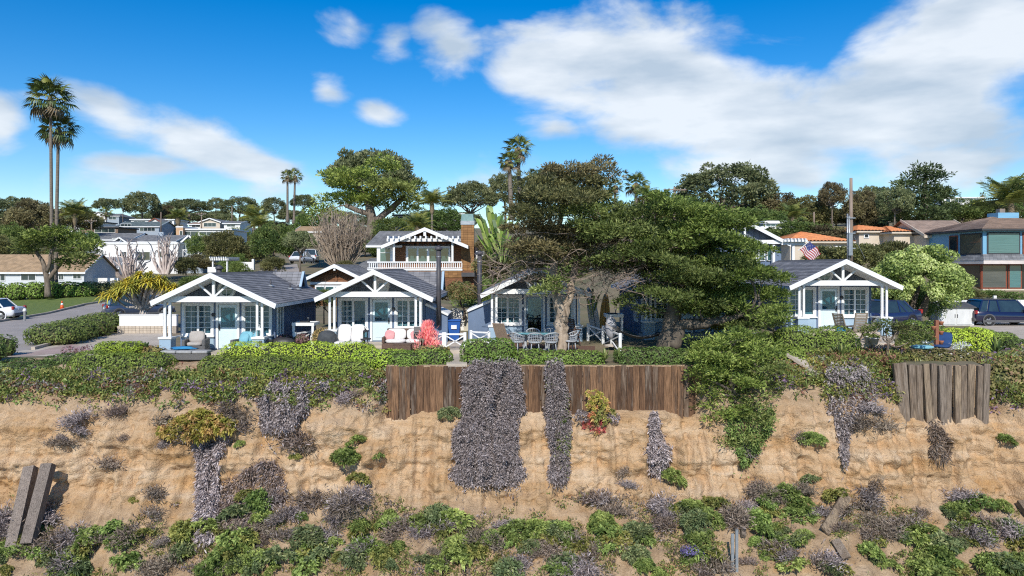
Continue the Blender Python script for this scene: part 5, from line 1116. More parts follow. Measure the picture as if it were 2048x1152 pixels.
# giant bird of paradise
BOP = [mat('banana_leaf', (.22, .32, .06), (.13, .22, .04), 2, .4), mat('banana_leaf_pale', (.36, .42, .12), (.25, .33, .08), 2, .4), mat('banana_leaf_dark', (.08, .14, .035), (.05, .10, .025), 2, .4)]
def paddle(label, px, py, D, h, n, spread=1.0, group=None):
    t = thing('bird_of_paradise_plant', label, 'plant', at(px, py, D), 0, group)
    for k in range(n):
        a = k * 2.4; e = np.array((math.cos(a) * spread * rng.uniform(.3, 1), math.sin(a) * spread * .7 * rng.uniform(.2, 1), h * rng.uniform(.45, 1))); s = np.array((math.cos(a + 1.3), -abs(math.sin(a + 1.3)) * .3, .1)) * h * .04
        b_ = e * (.25, .25, .35); mid = (b_ + e) / 2 * (.8, .8, 1.05); L = unit(e - mid) * h * .2; V = [b_ - s * .1, b_ + s * .1, mid - s * .12, mid + s * .12, e - L - s * .3, e - L + s * .3, e - L * .3 - s, e - L * .3 + s, e + L * .35 - s * .8, e + L * .35 + s * .8, e + L * .8 - (0, 0, .06 * h), e + L * .8 - (0, 0, .06 * h) + s * .1]
        me = bpy.data.meshes.new('leaf'); me.from_pydata([tuple(map(float, v)) for v in V], [], [(i, i + 1, i + 3, i + 2) for i in (0, 2, 4, 6, 8)]); me.materials.append(BOP[k % 3]); obj('leaf', me, t)
    return t
paddle('giant bird of paradise clump with pale paddle leaves by the shingled chimney, taller stem group', 985, 545, 47, 4.1, 40, 1.1); paddle('giant bird of paradise clump in the gap between chimney and brown cypress, lower stems', 1005, 545, 46, 3.3, 34, 1.1)
paddle('young banana leaved plant at the cottage side near the surfboards', 1183, 655, 35.5, 1.9, 12, .6)
# ---------------------------------------------------------------- houses behind
STUC = mat('white_stucco', (.78, .77, .74), (.70, .69, .66), 1, .8); CREAM = mat('cream_stucco', (.62, .53, .42), (.54, .46, .36), 1, .85); GREYW = mat('grey_siding', (.33, .38, .43), (.28, .33, .38), 1, .7)
SKYB = mat('sky_blue_siding', (.20, .42, .58), (.16, .36, .52), 1.5, .6, stretch=(.3, .3, 4)); REDW = mat('red_wood', (.26, .07, .035), (.18, .05, .025), 3, .5); PEACH = mat('peach_stucco', (.6, .38, .22), None, 1, .8)
BSH = mat('brown_wood_shingle', (.26, .115, .05), (.13, .06, .03), 5, .8, stretch=(1, 1, 2.5), bump=.4); GSH = shingle_mat('golden_shingle', (.33, .18, .075), (.22, .115, .05)); CHAR = mat('charcoal', (.05, .055, .06), None, 1, .7)
TERRA = mat('terracotta_tile', (.62, .25, .10), (.42, .16, .07), 2.2, .8, bump=.3); GREENR = shingle_mat('green_grey_shingle', (.16, .20, .20), (.11, .145, .15)); TEALW = mat('teal_siding', (.12, .24, .28), None, 1, .6); COPPER = mat('copper_cap', (.22, .36, .33), (.15, .26, .25), 3, .5); FLATR = mat('gravel_roof', (.42, .42, .42), (.34, .34, .34), 2, .9)
def win(par, x0, x1, z0, z1, y, n=2, m=None, g=None, t=.07):
    w = MB()
    for q in ((x0 - t, x0, z0 - t, z1 + t), (x1, x1 + t, z0 - t, z1 + t), (x0, x1, z1, z1 + t), (x0, x1, z0 - t, z0)): w.box(q[0], y - .06, q[2], q[1], y - .002, q[3])
    for i in range(1, n): xx = x0 + (x1 - x0) * i / n; w.box(xx - t / 3, y - .05, z0, xx + t / 3, y - .003, z1)
    W = w.build('window', m or WHITE, par)
    for i in range(n): B(x0 + (x1 - x0) * i / n, y - .03, z0, x0 + (x1 - x0) * (i + 1) / n, y - .004, z1).build('pane', g or DGLASS, W)
    return W
def tiles(a, b, c, d_, m):      # corrugated slope, eave a-b, ridge d-c
    a, b, c, d_ = map(lambda v: np.array(v, float), (a, b, c, d_)); L = np.linalg.norm(b - a); n_ = max(6, int(L / .3)) * 4; V, Q = [], []; nn = np.cross(b - a, d_ - a); nn /= np.linalg.norm(nn); nn = nn if nn[2] > 0 else -nn; rows = max(3, int(np.linalg.norm(d_ - a) / .45))
    for j in range(rows * 2 + 1):
        g = (j // 2 + (j % 2)) / rows if j else 0
        for i in range(n_ + 1):
            f = i / n_; lo, hi = a + (b - a) * f, d_ + (c - d_) * f; V.append(lo + (hi - lo) * min(1, g) + nn * (.07 * abs(math.sin(math.pi * i / 4)) + (.04 if j % 2 == 0 else 0)))
    w = n_ + 1
    for j in range(rows * 2):
        for i in range(n_): Q.append((j * w + i, j * w + i + 1, (j + 1) * w + i + 1, (j + 1) * w + i))
    me = bpy.data.meshes.new('tile_slope'); me.from_pydata([tuple(map(float, v)) for v in V], [], Q); me.materials.append(m); me.shade_smooth(); return me
def house(label, px0, px1, ye, yb, D, dep, roof, yr, wm, rm, wins=(), ov=.35, rx=None, name='house', trim=None, chim=None, drop=1.5):
    a, b = at(px0, yb, D), at(px1, ye, D); w = b[0] - a[0]; h = b[2] - a[2]; rh = at(0, yr, D)[2] - b[2]; X = a[0] + w / 2; t = thing(name, label, 'house', (X, D, a[2])); w2 = w / 2
    B(-w2, 0, -drop, w2, dep, h).build('wall', wm, t)
    slope = (lambda *p: tiles(*p, rm)) if rm is TERRA else (lambda *p: slope_mesh(*p, rm, .22 if D < 90 else .5, .03))
    fm = trim or WHITE; e = w2 + ov; R_ = thing_part(t, 'roof')
    if roof == 'flat':
        B(-e, -ov, h + .002, e, dep + ov, h + .25).build('parapet', fm, R_); B(-e + .2, -ov + .2, h + .252, e - .2, dep + ov - .2, h + .3).build('deck', FLATR, R_)
    elif roof == 'gx':      # ridge runs across
        for s in (0, 1):
            y0, ym, y1 = (-ov, dep / 2, 0) if not s else (dep + ov, dep / 2, 0); zz = h - ov * rh / (dep / 2); obj('slope', slope((-e, y0, zz), (e, y0, zz), (e, ym, h + rh), (-e, ym, h + rh)), R_)
        for s in (-1, 1):
            MB().prism([(0, h), (dep, h), (dep / 2, h + rh - .05)], s * (w2 - .02), s * w2 - .001 * s, 'x').build('gable', wm, R_)
            MB().bar((s * e, -ov, h - ov * rh / (dep / 2)), (s * e, dep / 2, h + rh), .06, .22, (0, 0, 1)).build('barge_board', fm, R_)
        B(-e, -ov - .03, h - ov * rh / (dep / 2) - .2, e, -ov, h - ov * rh / (dep / 2) + .0).build('fascia', fm, R_)
    elif roof == 'gy':      # gable towards the sea
        c = (rx if rx is not None else 0); k = rh / w2
        for s in (-1, 1):
            obj('slope', slope((s * e, -ov, h - ov * k), (s * e, dep, h - ov * k), (c, dep, h + rh), (c, -ov, h + rh)), R_); MB().bar((s * e, -ov, h - ov * k - .1), (c, -ov, h + rh - .1), .08, .24, (0, 1, 0) if 0 else (0, 0, 1)).build('barge_board', fm, R_)
        MB().prism([(-w2, h), (w2, h), (c, h + rh - .08)], .02, .12).build('gable', wm, R_)
    elif roof == 'hip':
        r = min(w2, dep / 2) * .95; pts = [(-e, -ov), (e, -ov), (e, dep + ov), (-e, dep + ov)]; ra, rb = (-w2 + r, dep / 2), (w2 - r, dep / 2)
        T3 = lambda p, z: (p[0], p[1], z)
        for (p, q, u, v) in ((pts[0], pts[1], rb, ra), (pts[1], pts[2], rb, rb), (pts[2], pts[3], ra, rb), (pts[3], pts[0], ra, ra)): obj('slope', slope(T3(p, h), T3(q, h), T3(u, h + rh), T3(v, h + rh)), R_)
        B(-e, -ov, h - .15, e, dep + ov, h - .01).build('soffit', fm, R_)
    for wd in wins:
        x0, x1, z1, z0 = [at(wd[0], 0, D)[0] - X, at(wd[1], 0, D)[0] - X, at(0, wd[2], D)[2] - a[2], at(0, wd[3], D)[2] - a[2]]; win(t, x0, x1, z0, z1, 0, wd[4] if len(wd) > 4 else 2, g=wd[5] if len(wd) > 5 else None)
    if chim: cx = at(chim[0], 0, D)[0] - X; ch = B(cx - .45, dep * .4, h, cx + .45, dep * .4 + .8, at(0, chim[1], D)[2] - a[2]).build('chimney', wm, t)
    return t
house('long low house with tan shingle roof behind the clipped street hedge', -40, 168, 541, 575, 88, 7, 'gx', 508, mat('pale_siding', (.6, .63, .64), (.55, .58, .6), 1, .7, stretch=(.2, .2, 5)), TANR, [(-6, 10, 548, 561), (43, 71, 546, 560), (118, 127, 546, 559), (147, 162, 546, 557)])
wh = house('white two storey stucco house with dark windows behind the bare trees', 196, 356, 488, 548, 112, 9, 'flat', 488, STUC, FLATR, [(240, 253, 504, 520, 2), (271, 300, 504, 520, 2), (316, 328, 503, 514, 1)], ov=.1)
house('steep grey roofed side wing with low window band at the white house', 192, 236, 532, 556, 108, 4, 'gx', 514, STUC, SHINGL, [(196, 202, 537, 549, 1), (206, 212, 537, 549, 1), (216, 222, 537, 549, 1), (226, 232, 537, 549, 1)])
g3 = house('grey gabled house with white crossed balcony rail', 352, 406, 494, 545, 114, 10, 'gy', 470, GREYW, SHING, [(362, 367, 492, 500, 1), (384, 404, 492, 503, 4)])
def balcony(par, x0, x1, y0, y1, D, n, cross=True, gap=None):
    g = thing_part(par, 'balcony'); o = Vector(par.location); a, b = at(x0, y1, D), at(x1, y0, D); a, b = a - np.array(o), b - np.array(o)
    B(a[0], a[1] - 1.4, a[2] - .15, b[0], a[1] - .001, a[2]).build('deck', WHITE, g)
    for z in (a[2] + .08, b[2]): B(a[0], a[1] - 1.4, z - .05, b[0], a[1] - 1.32, z + .05).build('rail', WHITE, g)
    for i in range(n + 1):
        x = a[0] + (b[0] - a[0]) * i / n; B(x - .05, a[1] - 1.41, a[2], x + .05, a[1] - 1.31, b[2] + (.1 if cross else -.05)).build('post' if cross else 'baluster', WHITE, g)
        if cross and i < n:
            x2 = a[0] + (b[0] - a[0]) * (i + 1) / n
            for s in (0, 1): MB().bar((x, a[1] - 1.36, a[2] + .1 if s else b[2] - .05), (x2, a[1] - 1.36, b[2] - .05 if s else a[2] + .1), .05).build('cross_brace', WHITE, g)
balcony(g3, 374, 404, 500, 517, 114, 2); balcony(g3, 405, 432, 503, 519, 114, 3, True)
house('steep grey shingled roof end on the left flank of the white house', 172, 206, 522, 550, 113, 9, 'gx', 480, STUC, SHINGL, [])
# rows of houses up the left hill
house('low grey roofed house row behind the white house, nearest the pine dome', 150, 262, 478, 492, 132, 9, 'gx', 464, GREYW, SHINGL, [(225, 260, 477, 489, 3)])
house('small blue grey gable peeking over the white house parapet', 222, 258, 486, 500, 124, 8, 'gy', 474, GREYW, SHINGL, [(232, 250, 488, 496, 2)])
house('grey shingle roof block behind the white house chimney', 268, 350, 482, 500, 128, 9, 'gx', 468, GREYW, SHINGL, [], chim=(302, 462))
house('flat white modern house with peach end wall', 364, 462, 460, 476, 150, 9, 'flat', 460, STUC, FLATR, [(366, 396, 463, 472, 2), (400, 440, 464, 471, 3)])
house('small peach stucco block beside the flat white modern house', 352, 366, 455, 474, 149, 7, 'flat', 455, PEACH, FLATR, [(360, 365, 462, 472, 1)], ov=.05)
house('black and white modern two storey house among the hill poles', 126, 190, 444, 468, 172, 9, 'flat', 444, STUC, FLATR, [(128, 138, 450, 462, 1), (146, 186, 446, 454, 3)], trim=CHAR)
house('long dark flat roofed house in front of the hill pines', 160, 236, 456, 468, 160, 8, 'flat', 454, mat('brown_wall', (.24, .17, .12), None, 1, .8), FLATR, [(190, 230, 458, 465, 3)], trim=CHAR)
house('white gabled cottage high on the left hill', 182, 212, 430, 442, 225, 9, 'gy', 423, STUC, SHINGL, [(190, 196, 432, 438, 1)])
house('grey hip roofed house on the left hill under the big round pine', 214, 238, 432, 442, 222, 9, 'hip', 425, GREYW, SHINGL, [(218, 232, 434, 439, 2)])
house('long pale two storey house with green grey roof on the left hill', 236, 318, 452, 466, 182, 9, 'gx', 441, GREYW, GREENR, [(242, 262, 448, 456, 3), (280, 310, 455, 462, 4)])
house('white house with red trimmed gable on the left hill', 262, 300, 440, 452, 212, 9, 'flat', 440, STUC, FLATR, [(268, 290, 442, 448, 3)])
house('red gable trimmed villa on the left hill beside the date palm', 296, 324, 444, 456, 208, 9, 'gy', 436, STUC, SHINGL, [(302, 320, 446, 453, 2)], trim=REDW)
house('white flat house with terrace on the hill right of the date palm', 324, 348, 440, 452, 214, 9, 'flat', 438, STUC, FLATR, [(328, 344, 442, 449, 3)])
house('low white house behind the date palm crown', 378, 420, 448, 456, 190, 9, 'gx', 442, STUC, BROWNR, [(384, 400, 449, 454, 2)])
house('cream gabled house near the leaning hill palms', 400, 440, 443, 456, 178, 9, 'gy', 436, CREAM, SHINGL, [(408, 432, 446, 453, 3)])
house('small white house on the slope under the twin hill palms', 448, 480, 446, 456, 175, 8, 'gx', 440, STUC, SHINGL, [(454, 470, 447, 453, 2)])
house('tan roofed house beside the bare shrub hill', 592, 640, 462, 474, 120, 8, 'gx', 450, CREAM, TANR, [(598, 612, 464, 471, 2)])
house('grey mansard house behind the shingled chimney', 868, 906, 453, 470, 112, 8, 'hip', 448, mat('mauve_grey_wall', (.38, .35, .38), None, 1, .8), SHINGL, [(878, 892, 456, 463, 2)], chim=(884, 443))
house('white stacked villa above the grey mansard house', 906, 926, 430, 452, 130, 8, 'flat', 428, STUC, FLATR, [(909, 922, 433, 438, 2), (909, 922, 443, 449, 2)])
house('dark eaved white house under the big layered cypress', 788, 822, 432, 444, 130, 8, 'flat', 430, STUC, FLATR, [(792, 806, 434, 440, 2)], trim=CHAR)
house('white hilltop house between the eucalyptus and the utility pole', 1640, 1668, 408, 424, 150, 8, 'gy', 402, STUC, SHINGL, [(1648, 1660, 410, 418, 1)])
house('long white villa on the far right hilltop', 1884, 1968, 396, 406, 205, 9, 'flat', 394, STUC, FLATR, [(1892, 1900, 398, 404, 1), (1910, 1930, 398, 404, 3), (1940, 1960, 398, 404, 3)])
house('teal flat roofed house behind the blue gable house', 1525, 1606, 458, 485, 74, 8, 'flat', 456, TEALW, FLATR, [], ov=.3)
house('small glazed teal upper room on the flat roofed house', 1530, 1572, 447, 458, 78, 5, 'flat', 446, TEALW, FLATR, [(1532, 1570, 448, 456, 4, TGLASS)], ov=.25)
house('cream villa with wide orange tile hip roof behind the flag', 1580, 1700, 483, 520, 62, 8, 'hip', 461, CREAM, TERRA, [(1655, 1661, 496, 502, 1), (1672, 1680, 494, 502, 1)], trim=CREAM)
house('cream villa with orange tile roof and small square window past the utility pole', 1718, 1800, 462, 512, 67, 8, 'hip', 447, CREAM, TERRA, [(1729, 1736, 469, 475, 1)], trim=CREAM)
house('cream gabled wing with orange tiles next to the brown roof', 1788, 1850, 464, 512, 65, 8, 'hip', 449, CREAM, TERRA, [], trim=CREAM)
# --- shingled house on the second row
D = 50; b0 = at(830, 560, D); sh = thing('house', 'brown shingled house with white pergola balcony and tall shingle chimney', 'house', b0)
def L_(px, py, dd=0): return at(px, py, D) + np.array((0, dd, 0)) - b0
def lbox(par, nm, m, x0, x1, y0, y1, d0, d1): a, b = L_(x0, y1), L_(x1, y0); return B(a[0], d0, a[2], b[0], d1, b[2]).build(nm, m, par)
lbox(sh, 'lower_wall', BSH, 745, 948, 541, 590, -.02, 6); lbox(sh, 'upper_wall', BSH, 748, 925, 490, 541, 1.3, 6); lbox(sh, 'porch_wall', BSH, 925, 948, 492, 541, 1.6, 6)
bd = thing_part(sh, 'balcony_skirt'); a, b = L_(813, 555), L_(923, 540); obj('shingle_face', slope_mesh((a[0], -.05, a[2]), (b[0], -.05, a[2]), (b[0], -.03, b[2]), (a[0], -.03, b[2]), GSH, .14), bd); lbox(bd, 'deck', WHITE, 735, 925, 538, 541, -.1, 1.3)
rl = thing_part(sh, 'railing'); lbox(rl, 'top_rail', WHITE, 735, 924, 523, 525.5, -.1, .02); lbox(rl, 'bottom_rail', WHITE, 735, 924, 535, 537, -.08, 0)
x = 738
while x < 923: lbox(rl, 'baluster', WHITE, x, x + 1.7, 525.5, 535, -.06, -.01); x += 4.3
for px in (788, 905): lbox(sh, 'post', WHITE, px - 2, px + 2, 483, 523, -.08, .06)
pg = thing_part(sh, 'pergola'); lbox(pg, 'pergola_beam', WHITE, 774, 921, 477, 483, -.14, .06)
for i in range(14): px = 777 + i * 10.7; lbox(pg, 'rafter', WHITE, px, px + 3, 472.5, 479, -.55, 1.3)
ap, le, re = L_(850.5, 456), L_(764, 492), L_(937, 492)
rf = thing_part(sh, 'roof')
for e in (le, re):
    obj('slope', slope_mesh((e[0], -.3, e[2]), (e[0], 5, e[2]), (ap[0], 5, ap[2]), (ap[0], -.3, ap[2]), SHINGL), rf); MB().prism([(ap[0], ap[2] + .03), (e[0], e[2] + .03), (e[0], e[2] - .2), (ap[0], ap[2] - .22)], -.36, -.28).build('barge_board', WHITE, rf)
MB().prism([(le[0], le[2] - .05), (re[0], re[2] - .05), (ap[0], ap[2] - .06)], 1.28, 1.5).build('gable', BSH, rf); MB().box(ap[0] - .09, -.3, ap[2] - .55, ap[0] + .09, -.2, ap[2] - .2).build('ridge_block', WHITE, rf)
a, b = L_(726, 490), L_(850, 457); obj('slope', slope_mesh((a[0], 1.0, a[2]), (b[0] + 2.5, 1.0, a[2]), (b[0] + 2.5, 3.6, b[2]), (a[0] + .5, 3.6, b[2]), SHINGL), rf); lbox(rf, 'fascia', WHITE, 726, 800, 490, 494, .95, 1.02)
W = lbox(sh, 'window_bay', WHITE, 748, 782, 490, 523, 1.05, 1.32)
lbox(W, 'pane', TGLASS, 755, 775, 496, 523, 1.03, 1.06); lbox(W, 'muntin', WHITE, 764.6, 765.6, 496, 505, 1.0, 1.03); lbox(W, 'muntin', WHITE, 755, 775, 504.5, 505.5, 1.005, 1.028)
W = lbox(sh, 'window_wall', WHITE, 807, 898, 491, 523, 1.1, 1.32)
for i, (u, v) in enumerate(((812, 829), (833, 850), (855, 871), (876, 894))): lbox(W, 'pane', TGLASS, u, v, 496, 523, 1.08, 1.11)
for i in range(7): px = 818 + i * 10.5; lbox(W, 'lintel_block', BSH, px, px + 5.5, 484, 491, 1.09, 1.13)
ch = lbox(sh, 'chimney', BSH, 921, 946, 446, 545, .9, 1.9)
a, b = L_(920.4, 545), L_(946.6, 449); obj('shingle_face', slope_mesh((a[0], .87, a[2]), (b[0], .87, a[2]), (b[0], .89, b[2]), (a[0], .89, b[2]), GSH, .16), ch)
lbox(ch, 'flashing', STEEL, 919.5, 947.5, 440, 448, .84, 1.95); a, b = L_(920, 440), L_(946, 426); MB().prism([(a[0], a[2]), (b[0], a[2]), (b[0] - .06, b[2]), (a[0] + .06, b[2])], .86, 1.93).build('copper_cap', COPPER, ch)
lbox(sh, 'side_bay', WHITE, 948, 966, 501, 522, 2, 4); lbox(sh, 'side_shingles', BSH, 948, 966, 522, 545, 2, 4); lbox(sh, 'lean_to_roof', SHING, 924, 950, 545, 553, -.6, 1)
# --- garage with brown gable
D = 44; b0 = at(668, 600, D); ga_ = thing('garage', 'small brown gabled garage with white trim behind the blue cottages', 'garage', b0)
ap, le, re = L_(671, 529), L_(611, 557), L_(724, 555)
for e in (le, re): obj('slope', slope_mesh((e[0], -.3, e[2]), (e[0], 6, e[2]), (ap[0], 6, ap[2]), (ap[0], -.3, ap[2]), SHINGL), ga_); MB().prism([(ap[0], ap[2] + .03), (e[0], e[2] + .03), (e[0], e[2] - .17), (ap[0], ap[2] - .19)], -.36, -.28).build('barge_board', WHITE, ga_)
MB().prism([(le[0] + .3, le[2] - .1), (re[0] - .3, re[2] - .1), (ap[0], ap[2] - .08)], .3, .5).build('gable', BSH, ga_); lbox(ga_, 'wall', BSH, 618, 716, 557, 612, .32, 6); lbox(ga_, 'white_beam', WHITE, 618, 716, 564, 569, .2, .31); lbox(ga_, 'ridge_block', WHITE, 669, 673, 534, 541, -.3, -.2); lbox(ga_, 'king_post', BSH, 669, 673, 549, 562, .24, .31)
W = lbox(ga_, 'window', WHITE, 628, 705, 571, 590, .2, .31)
for i in range(4): lbox(W, 'pane', TGLASS, 631 + i * 19, 646 + i * 19, 574, 588, .17, .21)
D = 54; b0 = at(760, 560, D); t = thing('roof_wing', 'low grey hip roof wing between garage and shingled house', 'house', b0); a, b = L_(722, 533), L_(745, 512)
obj('slope', slope_mesh((L_(708, 0)[0], -2, L_(0, 540)[2]), (L_(800, 0)[0], -2, L_(0, 540)[2]), (L_(790, 0)[0], 1, L_(0, 516)[2]), (L_(738, 0)[0], 1, L_(0, 516)[2]), SHINGL), t); lbox(t, 'wall', BSH, 722, 790, 538, 575, -1.8, 1)
# --- blue gabled house with pergola and flag
D = 48; b0 = at(1510, 560, D); bg_ = thing('house', 'slate blue gabled house with white pergola and flag behind the cypress', 'house', b0)
ap, le, re = L_(1487, 440), L_(1432, 470), L_(1578, 488)
for e in (le, re): obj('slope', slope_mesh((e[0], -.3, e[2]), (e[0], 7, e[2]), (ap[0], 7, ap[2]), (ap[0], -.3, ap[2]), SHING), bg_); MB().prism([(ap[0], ap[2] + .03), (e[0], e[2] + .03), (e[0], e[2] - .2), (ap[0], ap[2] - .24)], -.36, -.28).build('barge_board', WHITE, bg_)
gb = MB().prism([(le[0], le[2] - .55), (re[0], re[2] - .05), (re[0] - .01, re[2] - .03), (ap[0], ap[2] - .1), (le[0], le[2] - .1)], .3, .5).build('gable', GREYB, bg_)
for i in range(11): px = 1445 + i * 11; z1 = 440 + abs(px - 1487) * .53 + 6; lbox(gb, 'batten', GREYB, px, px + 1.4, z1, 482, .26, .31)
lbox(bg_, 'wall', BLUE, 1440, 1566, 486, 575, .32, 7); lbox(bg_, 'beam', WHITE, 1455, 1578, 480, 488, -.2, .1); lbox(bg_, 'king_post', WHITE, 1485, 1489, 448, 474, -.3, -.2)
pg = thing_part(bg_, 'pergola'); lbox(pg, 'slab', WHITE, 1562, 1608, 480, 484, -.6, 4); lbox(pg, 'beam', WHITE, 1560, 1606, 484, 490, -.3, -.1)
for px in (1584, 1545): lbox(bg_, 'post', WHITE, px - 2.5, px + 2.5, 490, 530, -.25, 0)
for k in range(6): px = 1566 + k * 7; lbox(pg, 'rafter', WHITE, px, px + 2, 477.5, 480, -.8, 4)
for i in range(5): u = 1468 + i * 17; W = lbox(bg_, 'window', WHITE, u, u + 14, 492, 522, .24, .33); lbox(W, 'pane', TGLASS, u + 2, u + 12, 494, 520, .2, .25)
lbox(bg_, 'railing', WHITE, 1478, 1512, 517, 521, -.25, -.1)
FR, FW, FB = mat('flag_red', (.45, .04, .05), None, 2, .7), mat('flag_white', (.75, .72, .72), None, 2, .7), mat('flag_blue', (.03, .05, .22), None, 2, .7)
o0 = at(1598, 505, 46.6); fl = thing('flag', 'striped flag with blue starred corner hanging off the pergola post', 'flag', o0)
V, Q, MI = [], [], []; P0, P1, P2 = at(1599, 499, 46.6) - o0, at(1621, 482, 46.4) - o0, at(1618, 523, 46.6) - o0
u_, v_ = P1 - P0, P2 - P0; nu, nv_ = 13, 16
for j in range(nv_ + 1):
    for i in range(nu + 1): f, g = i / nu, j / nv_; V.append(P0 + u_ * f + v_ * g + np.array((.10 * g + .03 * math.sin(g * 9 + f * 3), -.07 * math.sin(g * 7 + f * 4), -.05 * f * g)))
for j in range(nv_):
    for i in range(nu): Q.append((j * (nu + 1) + i, j * (nu + 1) + i + 1, (j + 1) * (nu + 1) + i + 1, (j + 1) * (nu + 1) + i)); MI.append(2 if (i >= 6 and j < 7) else i % 2)
me = bpy.data.meshes.new('cloth'); me.from_pydata([tuple(map(float, v)) for v in V], [], Q); [me.materials.append(m_) for m_ in (FR, FW, FB)]; me.polygons.foreach_set('material_index', MI); obj('cloth', me, fl)
st = MB()
for j in range(1, 7):
    for i in range(7, 13):
        if (i + j) % 2: c_ = V[j * (nu + 1) + i] + np.array((0, -.012, 0)); st.box(c_[0] - .012, c_[1] - .002, c_[2] - .012, c_[0] + .012, c_[1], c_[2] + .012)
st.build('stars', FW, fl); MB().tube([at(1596, 501, 46.6) - o0, at(1618, 483, 46.4) - o0], .025, 6).build('flagpole', WHITE, fl)
# --- blue shingle house with many sided front
D = 56; b0 = at(1970, 580, D); bh = thing('house', 'bright blue shingle house with brown hip roof and tall dark windows', 'house', b0)
zr_ = lambda py: at(0, py, D)[2] - b0[2]
FPT = [at(1888, 0, 56)[0] - b0[0] + 1.55, 0]
fp = [(at(1886, 0, 61)[0] - b0[0], 5.0), (at(1966, 0, 56)[0] - b0[0], 0), (at(2150, 0, 56)[0] - b0[0], 0), (at(2150, 0, 56)[0] - b0[0] + 2, 9), (at(1886, 0, 61)[0] - b0[0], 9)]
MB().prism(fp, zr_(512), zr_(456), 'z').build('upper_wall', SKYB, bh); MB().prism(fp, zr_(600), zr_(578), 'z').build('base', CREAM, bh)
inset = [(p[0] + (.15 if i in (0, 4) else 0), p[1] + .2) for i, p in enumerate(fp)]
MB().prism(inset, zr_(578), zr_(527), 'z').build('lower_wall', mat('smoked_glass', (.03, .022, .02), (.02, .016, .015), 1, .15, spec=.6), bh)
out_ = [(fp[0][0] - .45, 4.7), (fp[1][0] - .3, -.55), (fp[2][0], -.55), (fp[3][0], 9), (fp[4][0] - .45, 9)]
MB().prism(out_, zr_(528), zr_(521), 'z').build('fascia', mat('pink_white', (.7, .62, .57), None, 1, .7), bh)
sk = thing_part(bh, 'skirt_roof')
for p, q, u, v in ((out_[0], out_[1], fp[1], fp[0]), (out_[1], out_[2], fp[2], fp[1])): obj('slope', slope_mesh((*p, zr_(521)), (*q, zr_(521)), (*u, zr_(508)), (*v, zr_(508)), SHINGL), sk)
rf = thing_part(bh, 'roof'); apx = (at(2000, 0, 61)[0] - b0[0], 5.0, zr_(424)); ee = [(p[0] * 1.0 - (.4 if i in (0, 1, 4) else -.4), p[1] - (.5 if i in (0, 1, 2) else 0)) for i, p in enumerate(fp)]
for p, q in ((ee[0], ee[1]), (ee[1], ee[2]), (ee[2], ee[3]), (ee[4], ee[0])): obj('slope', slope_mesh((*p, zr_(458)), (*q, zr_(458)), (apx[0] + .6, apx[1], apx[2]), (apx[0] - .6, apx[1], apx[2]), BROWNR, .2, .03), rf)
MB().prism([(p[0], p[1]) for p in ee], zr_(461.5), zr_(458.3), 'z').build('eave', CHAR, rf)
MB().box(apx[0] - .75, apx[1] - .9, apx[2] - .5, apx[0] + .95, apx[1] + .5, apx[2] + .25).build('cupola', SKYB, rf); MB().box(apx[0] - .35, apx[1] - .5, apx[2] + .252, apx[0] + .1, apx[1], apx[2] + .6).build('flue', mat('flue_brown', (.25, .2, .16), None, 2, .8), rf)
def panel(par, p, q, f0, f1, py0, py1, m, off=.03, nm='window', frame=None):
    p, q = np.array(p), np.array(q); dv = q - p; nn = np.array((dv[1], -dv[0])); nn = nn / np.linalg.norm(nn); a, b = p + dv * f0, p + dv * f1; z0, z1 = zr_(py1), zr_(py0)
    def slab(a, b, z0, z1, o0, o1, nm, m, par): A, Bb, C_, D_ = a + nn * o0, b + nn * o0, b + nn * o1, a + nn * o1; return MB().prism([tuple(A), tuple(Bb), tuple(C_), tuple(D_)], z0, z1, 'z').build(nm, m, par)
    if frame: t_ = .1 * unit(dv); W = slab(a - t_, b + t_, z0 - .1, z1 + .1, -.01, off, nm, frame, par); slab(a, b, z0, z1, off, off + .015, 'pane', m, W)
    else: slab(a, b, z0, z1, -.01, off, nm, m, par)
BLT = mat('teal_blind_glass', (.10, .22, .22), (.05, .13, .13), 9, .08, stretch=(.05, .05, 3), spec=.8)
wpx = lambda px: (px - 1966) / (2150 - 1966)
panel(bh, fp[1], fp[2], wpx(1976), wpx(2037), 467, 506, BLT, .06, frame=CHAR); panel(bh, fp[1], fp[2], wpx(2047), wpx(2090), 467, 506, BLT, .06, frame=REDW)
panel(bh, fp[0], fp[1], .48, .96, 468, 506, mat('picture_glass', (.16, .15, .10), (.10, .10, .07), .6, .05, spec=.9), .06, frame=CHAR); panel(bh, fp[0], fp[1], .2, .38, 470, 508, DGLASS, .06, frame=REDW)
ip = inset
panel(bh, ip[1], ip[2], wpx(1968), wpx(2014), 531, 575, mat('brown_glass', (.05, .05, .045), (.1, .1, .09), 3, .06, stretch=(.1, .1, 2), spec=.9), .05, frame=REDW); panel(bh, ip[1], ip[2], wpx(2022), wpx(2044), 531, 575, BLT, .05, frame=REDW); panel(bh, ip[0], ip[1], .3, .98, 531, 575, DGLASS, .05, frame=REDW)
house('brown roofed cream wing joined behind the bright blue shingle house', 1852, 1948, 468, 500, 63, 7, 'gx', 436, CREAM, BROWNR, [(1862, 1886, 474, 492, 2)], trim=CREAM)
